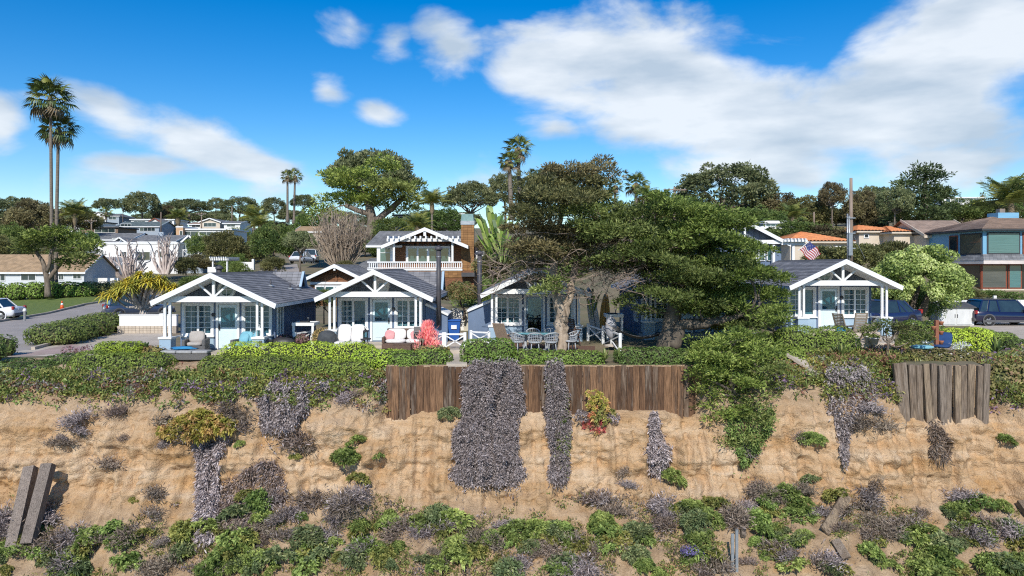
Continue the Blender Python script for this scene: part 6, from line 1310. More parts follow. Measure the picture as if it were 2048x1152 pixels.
# ---------------------------------------------------------------- trees and shrubs up the hills
BGT = [('leafy tree at the tan roofed house on its far side', 22, 442, 520, 36, 106, 'broad'), ('olive tree behind the tan roof beside the flat topped cypress', -5, 468, 530, 30, 98, 'broad2'), ('green tree left of the white two storey house', 168, 455, 520, 28, 118, 'broad'), ('dark round pine on the skyline left of the tall palms', 30, 392, 470, 50, 150, 'pine'), ('brownish olive tree mass left of the tall palms', 66, 398, 480, 48, 132, 'olive'), ('green grey tree between tall palms and hill houses', 150, 412, 470, 46, 150, 'broad2'),
 ('tall dark pine dome on the hill beside a conifer', 284, 382, 446, 36, 215, 'pine'), ('pine on the skyline with open crown left of the dome pine', 214, 396, 440, 26, 230, 'pine2'), ('narrow dark conifer beside the dome pine', 246, 396, 446, 14, 212, 'pine'),
 ('wide dark pine group tree behind the date palm', 378, 397, 446, 42, 235, 'pine2'), ('small round pine on the skyline gap', 432, 394, 430, 16, 240, 'pine'), ('dark pine on the skyline right of the gap', 480, 392, 445, 36, 235, 'pine'), ('pine left of the twin hill palms', 548, 393, 450, 24, 210, 'pine'), ('pine right of the twin hill palms', 606, 388, 440, 26, 215, 'pine2'), ('low olive tree under the skyline between the houses', 330, 410, 450, 24, 225, 'olive'), ('hill tree behind the red trimmed villa', 345, 403, 440, 26, 245, 'pine'),
 ('leafy green tree above the pale pergola', 400, 463, 520, 26, 112, 'broad'), ('bright bushy tree beside the grey balcony house', 448, 458, 530, 36, 108, 'broad2'), ('large layered green tree in front of the hill road', 548, 440, 530, 44, 100, 'broad'), ('dark spreading tree at the hill road with a single trunk', 600, 460, 545, 34, 84, 'pine2'), ('olive tree beside the balcony house terrace', 390, 508, 545, 34, 102, 'olive'), ('yellow green shrub below the balcony house', 372, 514, 548, 22, 99, 'bush2'),
 ('green tree under the layered cypress left of the bare shrub', 625, 420, 480, 36, 128, 'broad'), ('dark green mound tree behind the shingled house roof', 790, 430, 475, 44, 82, 'bush'), ('grey green pine right of the feather palm', 940, 362, 470, 54, 105, 'pine2'), ('dark pine behind the tall fan palms', 1010, 345, 450, 40, 108, 'pine'), ('pine top behind the brown cypress crown', 1100, 330, 440, 56, 102, 'pine'), ('green tree behind the shingled house feather palm', 890, 410, 480, 40, 96, 'broad'),
 ('low green tree right of the cypress top fan palm', 1310, 380, 450, 40, 98, 'broad2'), ('dense green tree below the broad grey green pine', 1400, 410, 480, 50, 92, 'pine'), ('dark olive tree beside the broad grey green pine', 1560, 385, 460, 42, 108, 'olive'), ('brown green tree behind the tile roofed villa', 1610, 388, 470, 44, 104, 'broad2'), ('tall thin eucalyptus beside the utility pole', 1664, 363, 450, 26, 100, 'olive'), ('dark tree right of the utility pole', 1722, 380, 460, 34, 100, 'olive'), ('round pine between utility pole and dark cypress', 1742, 370, 450, 34, 118, 'pine'), ('blackish green tree left of the dark layered cypress', 1790, 372, 460, 34, 88, 'pine'),
 ('dark hedge tree behind the brown roofed wing', 1925, 395, 455, 58, 98, 'broad'), ('green tree behind the blue house cupola', 1990, 400, 450, 40, 96, 'broad2'), ('dark tree behind the yellowish palms', 2030, 385, 450, 36, 110, 'broad'), ('olive shrub tree behind the slatted chair cottage chimney', 1720, 485, 540, 50, 52, 'bush2'), ('brown green shrub behind the utility pole foot', 1650, 490, 545, 42, 54, 'bush2'), ('dark shrub between tiled villa and flowering tree', 1790, 480, 540, 44, 55, 'bush2'), ('dark shaded bush under the flowering tree', 1860, 560, 640, 40, 46, 'bush'), ('dark bush behind the garden cottage', 1785, 570, 640, 30, 44, 'bush'),
 ('bush at the side of the shingled house below the bird of paradise', 985, 500, 560, 34, 48, 'bush2'), ('olive thicket behind the cottage with the open door', 1040, 490, 570, 40, 47, 'bush2'), ('shrub on the bank before the blue shingle house, under the fascia', 1925, 575, 612, 40, 53.5, 'bush2'), ('pinkish flowering shrub on the bank by the blue shingle house', 2000, 578, 612, 50, 53.5, 'bush'), ('shrub beside the road bend under the hill trees', 480, 520, 560, 20, 92, 'bush'), ('leafy bank shrub by the far road', 545, 512, 545, 24, 94, 'bush2'), ('yellow flowering shrub behind the garage roof', 690, 520, 545, 18, 58, 'bush2'), ('bush behind the first cottage flue', 400, 548, 590, 40, 62, 'bush'), ('yellow green shrub behind the first cottage ridge', 445, 555, 585, 24, 66, 'bush2'), ('green bush between the first two cottages', 648, 575, 640, 22, 41, 'bush')]
for (lb, px, yt, yb, hw, D_, kd) in BGT: tree(lb, px, yt, yb, hw, D_, kd, 'shrub' if kd.startswith('bush') else 'tree', cat='shrub' if kd.startswith('bush') else 'tree')
r2 = np.random.default_rng(5)
for i in range(190):        # bushes that fill the slopes between the houses
    left = i < 128; D_ = r2.uniform(118, 250) if left else r2.uniform(68, 170); px = r2.uniform(-420, 900) if left else r2.uniform(950, 2350)
    X = (px - CX) / F * D_; z = float(gz(X, D_)); py = HY - (z - CZ) / D_ * F; hwm = r2.uniform(1.6, 3.6); kd = ('bush', 'bush2', 'broad', 'broad2', 'olive')[i % 5]; s = F / D_
    wz = ('behind the tan roofed house', 'among the hill houses under the twin palms', 'around the huge centre pine', 'behind the two big cypresses', 'by the broad grey green pine', 'above the tiled villas')[int(np.searchsorted((300, 600, 930, 1350, 1700), px))]
    tree(f"{'large' if hwm > 2.8 else 'small' if hwm < 2.1 else 'rounded'} {('leafy green', 'olive', 'bright green', 'olive green', 'brown green')[i % 5]} bush on the slope {wz}", px, py - hwm * s * r2.uniform(.9, 1.5), py + 2, hwm * s, D_, kd, 'bush', 'bushes on the hillsides', 'bush')
for i in range(66):        # skyline wood
    px = r2.uniform(-480, 1000) if i < 40 else r2.uniform(1250, 2400); D_ = r2.uniform(270, 330); X = (px - CX) / F * D_; z = float(gz(X, D_)); py = HY - (z - CZ) / D_ * F; hwm = r2.uniform(4, 7); s = F / D_
    tree(f"{('round', 'open crowned')[i % 2]} {'large' if hwm > 5.5 else 'smaller'} pine on the ridge {('behind the tan roofed house', 'behind the hill houses', 'behind the huge centre pine', 'behind the broad grey green pine', 'above the tiled villas')[int(np.searchsorted((250, 600, 1100, 1650), px))]}", px, py - hwm * s * 1.15, py + 3, hwm * s, D_, ('pine', 'pine2')[i % 2], 'pine_tree', 'pines along the ridge', 'tree')
# ---------------------------------------------------------------- poles
POLEM = mat('pole_wood', (.30, .23, .18), (.2, .15, .115), 4, .9, stretch=(1, 1, .2))
def pole(label, px, yt, yb, D, r=.14, arms=(), extra=0):
    b = at(px, yb, D); H = at(px, yt, D)[2] - b[2]; t = thing('utility_pole', label, 'utility pole', b); MB().tube([(0, 0, -.5), (0, 0, H * .5), (0, 0, H)], [r, r * .85, r * .65], 10).build('mast', POLEM, t, True)
    for py in arms:
        z = at(0, py, D)[2] - b[2]; a = B(-1.2, -r - .1, z - .06, 1.2, -r - .001, z + .06).build('crossarm', POLEM, t)
        for q in (-1.05, -.6, .6, 1.05): MB().lathe([(.04, 0), (.06, .05), (.03, .12)], 8, (q, -r - .05, z + .06)).build('insulator', STEEL, a)
        for s in (-1, 1): MB().bar((0, -r - .02, z - .5), (s * .6, -r - .05, z - .06), .04).build('arm_brace', STEEL, a)
    return t, H
t, H = pole('tall weathered utility pole with metal conduits beside the garden cottage roof', 1702, 356, 545, 48, .14)
for dx, top in ((-.28, .62), (-.16, .6)): MB().tube([(dx, -.12, 0), (dx, -.12, H * top)], .055, 8).build('conduit', STEEL, t, True)
MB().box(-.3, -.35, H * .18, -.05, -.15, H * .42).build('junction_box', STEEL, t); MB().tube([(0, 0, H * .45), (1.0, .2, H * .15)], .015, 5).build('guy_wire', STEEL, t)
for k in range(3): MB().box(-.34, -.2, H * (.25 + .16 * k), .2, -.1, H * (.26 + .16 * k)).build('bracket', STEEL, t)
pole('wooden power pole with crossarm rising behind the green cypress', 1349, 374, 440, 78, .16, (380,)); pole('short pole in front of the hill trees right of the pines', 1628, 424, 470, 88, .12)
pole('power pole with crossarm among the left hill houses', 183, 438, 475, 140, .16, (442,)); pole('thin pole on the left hill beside the grey roofed house', 322, 424, 465, 175, .14); pole('thin pole above the flat white modern house', 403, 425, 470, 165, .16, (428,)); pole('thin pole on the left ridge under the pines', 464, 412, 450, 200, .16)
# pergola, walls and gates at the far road
D = 100; b0 = at(450, 540, D); t = thing('pergola', 'white garden pergola behind the dark street hedge', 'pergola', b0); lbox(t, 'roof_slab', WHITE, 432, 468, 517, 521, -2, 2)
for i in range(8): lbox(t, 'rafter', WHITE, 433 + i * 4.5, 434.6 + i * 4.5, 514, 517, -2.4, 2.4)
for px in (436, 464): lbox(t, 'post', WHITE, px - 1.2, px + 1.2, 521, 545, -1.8, -1.5)
D = 96; b0 = at(495, 540, D); t = thing('garden_wall', 'white garden wall with gate beside the pergola', 'wall', b0); lbox(t, 'wall_panel', STUC, 480, 506, 524, 540, 0, .3); lbox(t, 'wall_pier', STUC, 504, 508, 518, 540, -.1, .4); lbox(t, 'low_wall', STUC, 415, 432, 534, 545, 0, .3)
D = 90; b0 = at(210, 565, D); t = thing('garden_wall', 'low white wall beside the tan roofed house', 'wall', b0); lbox(t, 'wall_panel', STUC, 180, 236, 556, 570, 0, .3)
# ---------------------------------------------------------------- cars
RUB = mat('tyre', (.02, .02, .02), None, 5, .8); RIM = mat('alloy_rim', (.55, .56, .58), (.4, .41, .43), 5, .3, metal=.8); TAIL = mat('tail_light', (.35, .02, .02), None, 3, .2, spec=.8); PLATE = mat('number_plate', (.7, .7, .68), None, 5, .5); TRIM = mat('grey_plastic', (.10, .10, .105), None, 4, .6)
def paint(nm, c): m = mat(nm, c, tuple(x * .93 for x in c), 1, .22, spec=.6); m.node_tree.nodes['Principled BSDF'].inputs['Coat Weight'].default_value = .8; return m
def car(label, loc, rz, m, L=4.5, W=1.82, H=1.62, suv=True, name='parked_car'):
    t = thing(name, label, 'car', loc, rz); h = L / 2; bl = .92 if suv else .86
    # stations along the body, x forward: (x, bottom, belt, half width)
    S = [(-h, .45, .78, .74), (-h + .04, .33, .9, .82), (-h + .2, .28, bl + .07, .88), (-h + .9, .26, bl + .05, .91), (0, .26, bl, .91), (h - 1.35, .26, bl - .03, .91), (h - .9, .27, bl - .04, .89), (h - .3, .29, bl - .14, .85), (h - .06, .34, .68, .76), (h, .42, .6, .68)]
    V, Q = [], []; k = W / 1.82
    for (x, b, tp, w) in S: w *= k; V += [(x, 0, b), (x, w * .9, b), (x, w * .985, b + .12), (x, w, (b + tp) / 2), (x, w * .97, tp - .06), (x, w * .9, tp), (x, 0, tp + .03)]
    n_ = 7; full = []
    for i in range(len(S)): r_ = V[i * n_:(i + 1) * n_]; full += r_ + [(p[0], -p[1], p[2]) for p in r_[-2:0:-1]]
    w_ = 12; Q = [(i * w_ + j, i * w_ + (j + 1) % w_, (i + 1) * w_ + (j + 1) % w_, (i + 1) * w_ + j) for i in range(len(S) - 1) for j in range(w_)] + [tuple(range(w_))[::-1], tuple(range((len(S) - 1) * w_, len(S) * w_))]
    MB().add(full, Q).build('body', m, t, True)
    xr, xf = (-h + .22, h - 1.15) if suv else (-h + .65, h - 1.2); rr, rf_ = (xr + .32, xf - .62) if suv else (xr + .6, xf - .8); wb, wt = .87 * k, .68 * k; zb = bl + .0
    cab = [(xr, wb, zb), (rr, wt, H - .05), (rf_, wt, H - .05), (xf, wb, zb - .05)]
    vs = [(p[0], s * p[1], p[2]) for s in (1, -1) for p in cab]; MB().add(vs, [(0, 1, 2, 3), (7, 6, 5, 4), (0, 4, 5, 1), (3, 2, 6, 7), (1, 5, 6, 2)]).build('windows', DGLASS, t)
    MB().add([(rr - .06, wt + .01, H - .06), (rr - .06, -wt - .01, H - .06), (rf_ + .06, -wt - .01, H - .06), (rf_ + .06, wt + .01, H - .06), (rr + .1, wt * .9, H), (rr + .1, -wt * .9, H), (rf_ - .1, -wt * .9, H), (rf_ - .1, wt * .9, H)], [(4, 5, 6, 7), (0, 1, 5, 4), (1, 2, 6, 5), (2, 3, 7, 6), (3, 0, 4, 7)]).build('roof', m, t)
    for s in (1, -1):
        for (a, b) in (((xr, wb, zb), (rr, wt, H - .05)), ((xf, wb, zb - .05), (rf_, wt, H - .05)), ((xr + (xf - xr) * .42, wb, zb), (rr + (rf_ - rr) * .42, wt, H - .05)), ((xr + .55, wb, zb), (rr + .45, wt, H - .05))): MB().bar((a[0], s * a[1], a[2]), (b[0], s * b[1], b[2]), .09, .05, (0, 1, 0)).build('pillar', m, t)
        if suv: MB().tube([(rr + .1, s * wt, H + .04), (rf_ - .2, s * wt, H + .04)], .02, 6).build('roof_rail', TRIM, t)
        MB().cbox(-h + .01, s * .76 * k - .12, .74, -h + .16, s * .76 * k + .1, .98, .03).build('tail_light', TAIL, t); MB().cbox(h - .28, s * .66 * k - .14, .58, h - .04, s * .66 * k + .14, .72, .03).build('headlight', RIM, t)
        MB().cbox(xf - .35, s * (wb + .06) - .09, zb - .02, xf - .18, s * (wb + .06) + .09, zb + .13, .03).build('mirror', m, t); MB().box(-h + .5, s * .9 * k - .02, .24, h - .5, s * .9 * k + .02, .38).build('sill', TRIM, t)
        for x in (-h + .85, h - .88):
            w = thing_part(t, 'wheel'); w.location = (x, s * .8 * k, .34); tb = MB(); vs = []
            MB().ring((0, 0), .21, .345, -.11, .11, 22).build('tyre', RUB, w, True); rm_ = MB().ring((0, 0), .02, .215, -.09, .09, 18)
            for q in range(5): a = q * 1.2566; rm_.bar((0, -s * -.1, 0), (.2 * math.cos(a), s * .1, .2 * math.sin(a)), .06, .03, (0, 1, 0))
            rm_.build('rim', RIM, w)
            MB().ring((x, .36), .345, .41, s * .905 * k - .012, s * .905 * k + .012, 22).build('wheel_arch', TRIM if suv else m, t)
    MB().cbox(-h - .05, -.8 * k, .3, -h + .12, .8 * k, .52, .04).build('rear_bumper', TRIM, t); MB().cbox(h - .1, -.74 * k, .28, h + .04, .74 * k, .46, .04).build('front_bumper', m, t); B(-h - .02, -.26, .66, -h - .001, .26, .8).build('number_plate', PLATE, t)
    return t
gp = ground_pt
car('navy blue suv parked beside the white board shed', at(2004, 0, 47.5) * (1, 1, 0) + (0, 0, gz(30, 47)), 0, paint('navy_paint', (.008, .009, .04)), 4.5, 1.82, 1.66)
car('dark blue car parked behind the garden cottage under the flowering tree', (at(1762, 0, 40.5)[0], 40.5, .45), R(200), paint('blue_paint', (.014, .02, .07)), 4.3, 1.76, 1.5, False)
g = gp(262, 636); car('dark grey blue suv parked at the street corner behind the tree aloe', (g[0], g[1] + 1.2, 0), R(38), paint('slate_paint', (.035, .05, .09)), 4.7, 1.85, 1.72)
g = gp(262, 604); car('dark car parked at the kerb beyond the street corner suv', (g[0], g[1] + 1, 0), R(10), paint('ink_paint', (.02, .035, .07)), 4.5, 1.8, 1.5, False)
g = gp(-36, 641); car('white hatchback driving along the street past the lawn', (g[0], g[1] + .5, 0), R(186), paint('white_car_paint', (.75, .76, .78)), 4.4, 1.8, 1.52, False, 'car')
car('white pickup car parked far up the hill road', at(622, 525, 100), R(100), paint('white_van_paint', (.7, .7, .7)), 4.6, 1.85, 1.75); car('second white car half hidden by the hill road tree', at(605, 527, 96), R(80), paint('pearl_paint', (.62, .63, .65)), 4.4, 1.8, 1.55, False)
# traffic cone on the road edge
g = gp(124, 619); t = thing('traffic_cone', 'orange traffic cone with white band at the lawn kerb', 'traffic cone', g); OR = mat('cone_orange', (.75, .12, .02), None, 3, .5)
MB().cbox(-.24, -.24, 0, .24, .24, .05, .02).build('base', OR, t); MB().lathe([(.17, .05), (.115, .38)], 14).build('cone', OR, t, True); MB().lathe([(.117, .381), (.08, .56)], 14).build('band', WHITE, t, True); MB().lathe([(.08, .561), (.04, .75), (.01, .76)], 14).build('tip', OR, t, True)
# street corner wall with block footing
a = at(234, 667, 41.5); b = at(352, 667, 41.5); t = thing('garden_wall', 'white rendered wall on a beige block footing beside the driveway', 'wall', (a[0], 41.5, 0))
w = b[0] - a[0]; BLK = mat('concrete_block', (.55, .47, .37), (.46, .39, .31), 2, .9, rnd=.08); B(0, .03, -.1, w, .3, .42).build('mortar', mat('mortar', (.38, .33, .27), None, 3, .9), t); bm = MB().cbox(0, 0, 0, .2, .06, .13, .01).mesh('block', BLK)
for j in range(3):
    for i in range(int(w / .21)): obj('block', bm, t, (i * .21 + .005, 0, .01 + j * .138))
B(.1, .05, .421, w, .28, 1.0).build('render_panel', STUC, t); B(.06, .02, 1.002, w, .31, 1.06).build('coping', STUC, t); B(w * .72, -.02, .421, w * .78, .32, 1.12).build('pier', STUC, t)
g = gp(86, 664); t = thing('marker_post', 'small white ball topped marker on the corner hedge', 'post', (g[0], g[1] - 1.6, 1.15)); MB().lathe([(.06, -.4), (.06, .12), (.09, .13), (.1, .2), (.05, .3)], 10).build('shaft', STUC, t, True)
# gate wall between the second and third cottage
D = 42; b0 = at(925, 668, D); t = thing('garden_wall', 'white arched garden wall with cream gate between the cottages', 'wall', b0); lbox(t, 'wall_panel', STUC, 892, 962, 632, 668, 0, .25)
pts = [L_(892 + 36 * i / 10, 632 - 16 * math.sin(math.pi * i / 10)) for i in range(11)]; MB().prism([(p[0], p[2]) for p in pts], .02, .22).build('arch', STUC, t); lbox(t, 'gate', mat('cream_gate', (.58, .54, .44), None, 2, .7), 928, 944, 618, 664, -.25, -.18); lbox(t, 'block_footing', BLK, 893, 921, 655, 668, -.15, -.01); lbox(t, 'gate_post', STUC, 944, 949, 612, 668, -.3, .1)
# path and step down to the plank wall
def slab(nm, x0, x1, y0, y1, D0, D1, m, z=None):
    a, b = at(x0, 0, D0), at(x1, 0, D0); c_, d_ = at(x1, 0, D1), at(x0, 0, D1); q = [(a[0], D0), (b[0], D0), (c_[0], D1), (d_[0], D1)]; return struct(MB().prism(q, z - .55, z, 'z').build(nm, m))
slab('path', 893, 934, 0, 0, 28.15, 31.4, CONC, .07); slab('path', 894, 933, 0, 0, 31.4, 40, CONC, .22); slab('patio', 640, 885, 0, 0, 30.6, 33.2, CONC, .12); slab('patio', 335, 560, 0, 0, 30.3, 31, CONC, .04); slab('patio', 985, 1190, 0, 0, 30.2, 34.6, mat('brown_mulch', (.16, .09, .06), None, 4, .95), .2); slab('patio', 1640, 1790, 0, 0, 31.2, 34.5, CONC, .54)
q = [at(1582, 708, 29.4), at(1640, 745, 28.5)]; t = struct(MB().bar(q[0], q[1], .75, .12).build('path', CONC))
# ---------------------------------------------------------------- crossed white rails
def xrail(label, pts, n, h=.62, D0=None):
    P = [np.array(p, float) for p in pts]; t = thing('white_rail', label, 'railing', P[0])
    for a, b in zip(P[:-1], P[1:]):
        a, b = a - P[0], b - P[0]
        for z in (h,): MB().bar(a + (0, 0, z), b + (0, 0, z), .06, .07).build('top_rail', WHITE, t)
        for i in range(n):
            p, q = a + (b - a) * i / n, a + (b - a) * (i + 1) / n
            MB().bar(p + (0, 0, .05), q + (0, 0, h - .04), .045).build('cross_brace', WHITE, t); MB().bar(p + (0, 0, h - .04), q + (0, 0, .05), .045).build('cross_brace', WHITE, t)
        for p in (a, b): B(p[0] - .06, p[1] - .06, p[2] - .2, p[0] + .06, p[1] + .06, p[2] + h + .08).build('post', WHITE, t)
    return t
e3 = lambda px, py, D: at(px, py, D)
xrail('white crossed rail beside the firestick plant', [e3(850, 696, 32.6), e3(887, 697, 31.9)], 1); xrail('white crossed gate across the concrete path', [e3(890, 697, 31.8), e3(930, 697, 31.8)], 1); xrail('white crossed rail by the leaning lean to of the open door cottage', [e3(942, 688, 33.4), e3(978, 690, 33.0)], 1, .55)
xrail('white crossed rail along the mulch path by the surfboards', [e3(1206, 690, 33.6), e3(1240, 708, 31.0)], 1, .8); xrail('white rail at the hidden cottage porch end', [e3(1478, 690, 31.6), e3(1510, 690, 31.8)], 1, .6); xrail('white rail section left of the surfboards beside the banana leaves', [e3(1176, 676, 34.6), e3(1205, 686, 34.0)], 1, .6)
xrail('short slanting white rail at the side of the first cottage', [e3(590, 690, 33.0), e3(624, 684, 33.8)], 1, .5)
# ---------------------------------------------------------------- porch furniture
WICK = mat('grey_wicker', (.16, .155, .15), (.10, .10, .10), 30, .8, bump=.5); CUSH = mat('taupe_cushion', (.42, .38, .35), (.36, .33, .3), 6, .9); TEALC = mat('teal_cushion', (.20, .44, .52), (.15, .36, .45), 5, .9); WCUSH = mat('white_cushion', (.74, .71, .68), (.66, .63, .6), 5, .9); PINKCU = mat('pink_cushion', (.66, .33, .32), (.58, .26, .26), 6, .9); BWICK = mat('brown_wicker', (.17, .11, .08), (.1, .06, .045), 30, .8, bump=.5)
def sofa(name, label, loc, w, rz=0, m=WICK, cu=CUSH, extra=(), n=1, dep=.8, arm=.14, backh=.78, group=None):
    t = thing(name, label, 'sofa' if n > 1 else 'armchair', loc, rz, group); MB().cbox(-w / 2, -dep / 2, .06, w / 2, dep / 2, .3, .03).build('base', m, t)
    for s in (-1, 1):
        x0 = s * (w / 2 - arm / 2); MB().cbox(x0 - arm / 2, -dep / 2, .301, x0 + arm / 2, dep / 2, .58, .03).build('arm', m, t)
        for y in (-dep / 2 + .06, dep / 2 - .06): B(x0 - .03, y - .03, 0, x0 + .03, y + .03, .06).build('leg', BLACK, t)
    MB().cbox(-w / 2 + arm, dep / 2 - .12, .301, w / 2 - arm, dep / 2, backh - .05, .03).build('backrest', m, t); iw = (w - 2 * arm) / n
    for i in range(n):
        cx = -w / 2 + arm + iw * (i + .5); MB().blob((cx, -.06, .385), (iw / 2 - .01, dep / 2 - .08, .085), 5).build('seat_cushion', cu, t, True); o = MB().blob((0, 0, 0), (iw / 2 - .015, .085, .24), 4.5).build('back_cushion', cu, t, True, loc=(cx, dep / 2 - .23, .66)); o.rotation_euler.x = R(-12)
    for (x, cm, r_) in extra: o = MB().blob((0, 0, 0), (.22, .08, .22), 3.5).build('scatter_cushion', cm, t, True, loc=(x, dep / 2 - .36, .62)); o.rotation_euler = (R(-18), R(r_), 0)
    return t
def on(px, D, z): return (at(px, 0, D)[0], D, z)
sofa('armchair', 'grey wicker armchair with taupe cushions on the first cottage porch', on(392, 31.5, .1), .95, R(8))
sofa('sofa', 'grey wicker sofa with pale teal cushions beside the first cottage door', on(502, 31.3, .1), 1.5, R(-14), WICK, TEALC, ((-.35, TEALC, 6), (.25, TEALC, -6)), 2)
for px, nm in ((497, 'left'), (529, 'right')): 
    t = thing('ottoman', 'low taupe cushioned ottoman in front of the teal sofa' , 'ottoman', on(px, 30.55, .08), 0, 'ottomans by the teal sofa'); MB().cbox(-.28, -.26, 0, .28, .26, .26, .03).build('base', WICK, t); MB().blob((0, 0, .32), (.29, .27, .07), 5).build('seat_cushion', CUSH, t, True)
t = thing('bench', 'low stone topped bench with crumpled blue towel at the terrace front', 'bench', on(372, 29.9, .0)); MB().cbox(-.95, -.2, 0, .95, .2, .26, .02).build('base', WICK, t)
for i in range(3): MB().cbox(-.95 + i * .64, -.24, .261, -.95 + i * .64 + .62, .24, .38, .03).build('seat_slab', mat('grey_stone', (.36, .36, .36), (.28, .28, .28), 4, .8), t)
t = thing('towel', 'crumpled bright blue towel on the terrace bench', 'towel', on(366, 30.15, .40)); MB().blob((0, 0, .03), (.5, .2, .07), 2.2, 22, 10, .5, 3).build('cloth', mat('towel_blue', (.03, .22, .42), (.02, .14, .32), 4, .95), t, True)
def lantern(label, loc, m=WHITE):
    t = thing('lantern', label, 'lantern', loc); MB().box(-.1, -.1, 0, .1, .1, .03).build('base', m, t); MB().box(-.08, -.08, .03, .08, .08, .27).build('glass', GLASS, t)
    for x in (-.085, .085):
        for y in (-.085, .085): B(x - .012, y - .012, .03, x + .012, y + .012, .28).build('bar', m, t)
    MB().lathe([(.14, .28), (.08, .36), (.03, .38), (.03, .42)], 4).build('top', m, t)
    MB().ring((0, .46), .035, .05, -.008, .008, 12).build('ring', m, t)
lantern('white lantern on the porch pedestal of the first cottage', on(518, 31.05, .82)); 
t = thing('kettle_grill', 'black covered grill lying behind the lime hedge at the first cottage side', 'grill', on(566, 32.3, .1)); MB().blob((0, 0, .3), (.55, .35, .28), 2.4, 16, 9, .12, 2).build('cover', BLACK, t, True)
t = thing('covered_grill', 'round black covered grill beside the white lounge chairs', 'grill', on(655, 32.0, .12)); MB().blob((0, 0, .42), (.42, .36, .46), 2.6, 18, 10, .08, 5).build('cover', mat('grill_cover', (.04, .045, .05), (.065, .07, .075), 8, .8), t, True); MB().lathe([(.40, 0), (.36, .1)], 16).build('hem', BLACK, t, True)
def counter(label, loc, w, d_, h, item=True, rz=0, leg=1):
    t = thing('side_counter', label, 'counter', loc, rz); MB().box(-w / 2, -d_ / 2, h - .14, w / 2, -d_ / 2 + .05, h).box(-w / 2, d_ / 2 - .05, h - .14, w / 2, d_ / 2, h).box(-w / 2, -d_ / 2 + .05, h - .14, -w / 2 + .05, d_ / 2 - .05, h).box(w / 2 - .05, -d_ / 2 + .05, h - .14, w / 2, d_ / 2 - .05, h).build('frame', WHITE, t); MB().box(-w / 2 + .05, -d_ / 2 + .05, h - .12, w / 2 - .05, d_ / 2 - .05, h - .04).build('top', BLACK, t)
    for x in ((-1, 1) if leg else (1,)): B(x * (w / 2 - .07) - .05, -d_ / 2 + .02, 0, x * (w / 2 - .07) + .05, -d_ / 2 + .12, h - .14).build('leg', WHITE, t)
    if item:
        b_ = thing_part(t, 'burner'); MB().cbox(-.25, -.16, h - .035, .15, .16, h + .04, .02).build('hob', BLACK, b_); MB().lathe([(.02, 0), (.02, .12), (.06, .13), (.06, .15)], 8, (.1, 0, h + .04)).build('knob', STEEL, b_, True)
    return t
counter('white framed outdoor cooking counter at the first cottage side wall', on(612, 33.6, .1), 1.0, 1.0, 1.15); counter('white framed counter with rolled mat beside the surfboards', on(1227, 34.0, .45), .8, .9, 1.15, True)
# second cottage: two white lounge chairs, side table, pink sofa, rattan table, grill, split logs
def lounge(label, loc, rz=0, cu=WCUSH, group=None):
    t = thing('lounge_chair', label, 'lounge chair', loc, rz, group)
    MB().cbox(-.3, -.62, .2, .3, .2, .27, .02).build('frame', WHITE, t); MB().blob((0, -.22, .33), (.29, .42, .07), 5).build('seat_cushion', cu, t, True); o = MB().blob((0, 0, .40), (.29, .07, .42), 5).build('back_cushion', cu, t, True, loc=(0, .2, .30)); o.rotation_euler.x = R(-20); o2 = MB().cbox(-.29, -.02, .0, .29, .02, .75, .01).build('backrest', WHITE, t, loc=(0, .29, .25)); o2.rotation_euler.x = R(-20)
    for x in (-.26, .26):
        for y in (-.58, .16): B(x - .03, y - .03, 0, x + .03, y + .03, .2).build('leg', WHITE, t)
    return t
lounge('white cushioned lounge chair next to the round black covered grill', on(686, 32.2, .14)); lounge('white cushioned lounge chair next to the small lantern table', on(712, 32.2, .14), R(-3))
t = thing('side_table', 'small dark side table between the lounge chair and the door', 'table', on(731, 32.5, .14)); MB().lathe([(.24, .42), (.25, .45), (.24, .47)], 16).build('table_top', BLACK, t, True)
for a in range(3): MB().bar((.17 * math.cos(a * 2.1), .17 * math.sin(a * 2.1), 0), (.08 * math.cos(a * 2.1), .08 * math.sin(a * 2.1), .42), .03).build('leg', BLACK, t)
lantern('small black lantern on the dark side table', on(731, 32.5, .615), BLACK)
sofa('sofa', 'brown wicker sofa with white and pink cushions on the second cottage porch', on(812, 32.3, .14), 2.0, 0, BWICK, WCUSH, ((-.72, PINKCU, 12), (.42, PINKCU, -20), (.66, PINKCU, 14)), 2, .8, .12, .95)
t = thing('coffee_table', 'dark rattan coffee table in front of the pink cushioned sofa', 'table', on(805, 31.2, .12)); MB().cbox(-.38, -.25, 0, .38, .25, .36, .02).build('body', BWICK, t); MB().cbox(-.4, -.27, .361, .4, .27, .4, .01).build('table_top', BWICK, t)
t = thing('gas_grill', 'black gas grill at the porch corner near the firestick plant', 'grill', on(842, 32.4, .14)); MB().cbox(-.3, -.22, .3, .3, .22, .7, .03).build('cabinet', BLACK, t); MB().prism([(-.24, .701), (.24, .701), (.2, .95), (-.1, 1.0)], -.3, .3, 'x').build('lid', BLACK, t); MB().tube([(-.25, -.27, .78), (.25, -.27, .78)], .02, 6).build('handle', STEEL, t)
for x in (-.26, .26): B(x - .03, -.2, 0, x + .03, .2, .3).build('leg', BLACK, t)
for i, (px, r_) in enumerate(((836, 22), (846, -10))):
    t = thing('log', 'pale split log leaning by the black gas grill', 'log', on(px, 31.5, .12), 0, 'split logs by the grill'); o = MB().cbox(-.07, -.06, 0, .07, .06, .6, .02).build('wood', TIMBER, t); o.rotation_euler = (0, R(r_), 0)
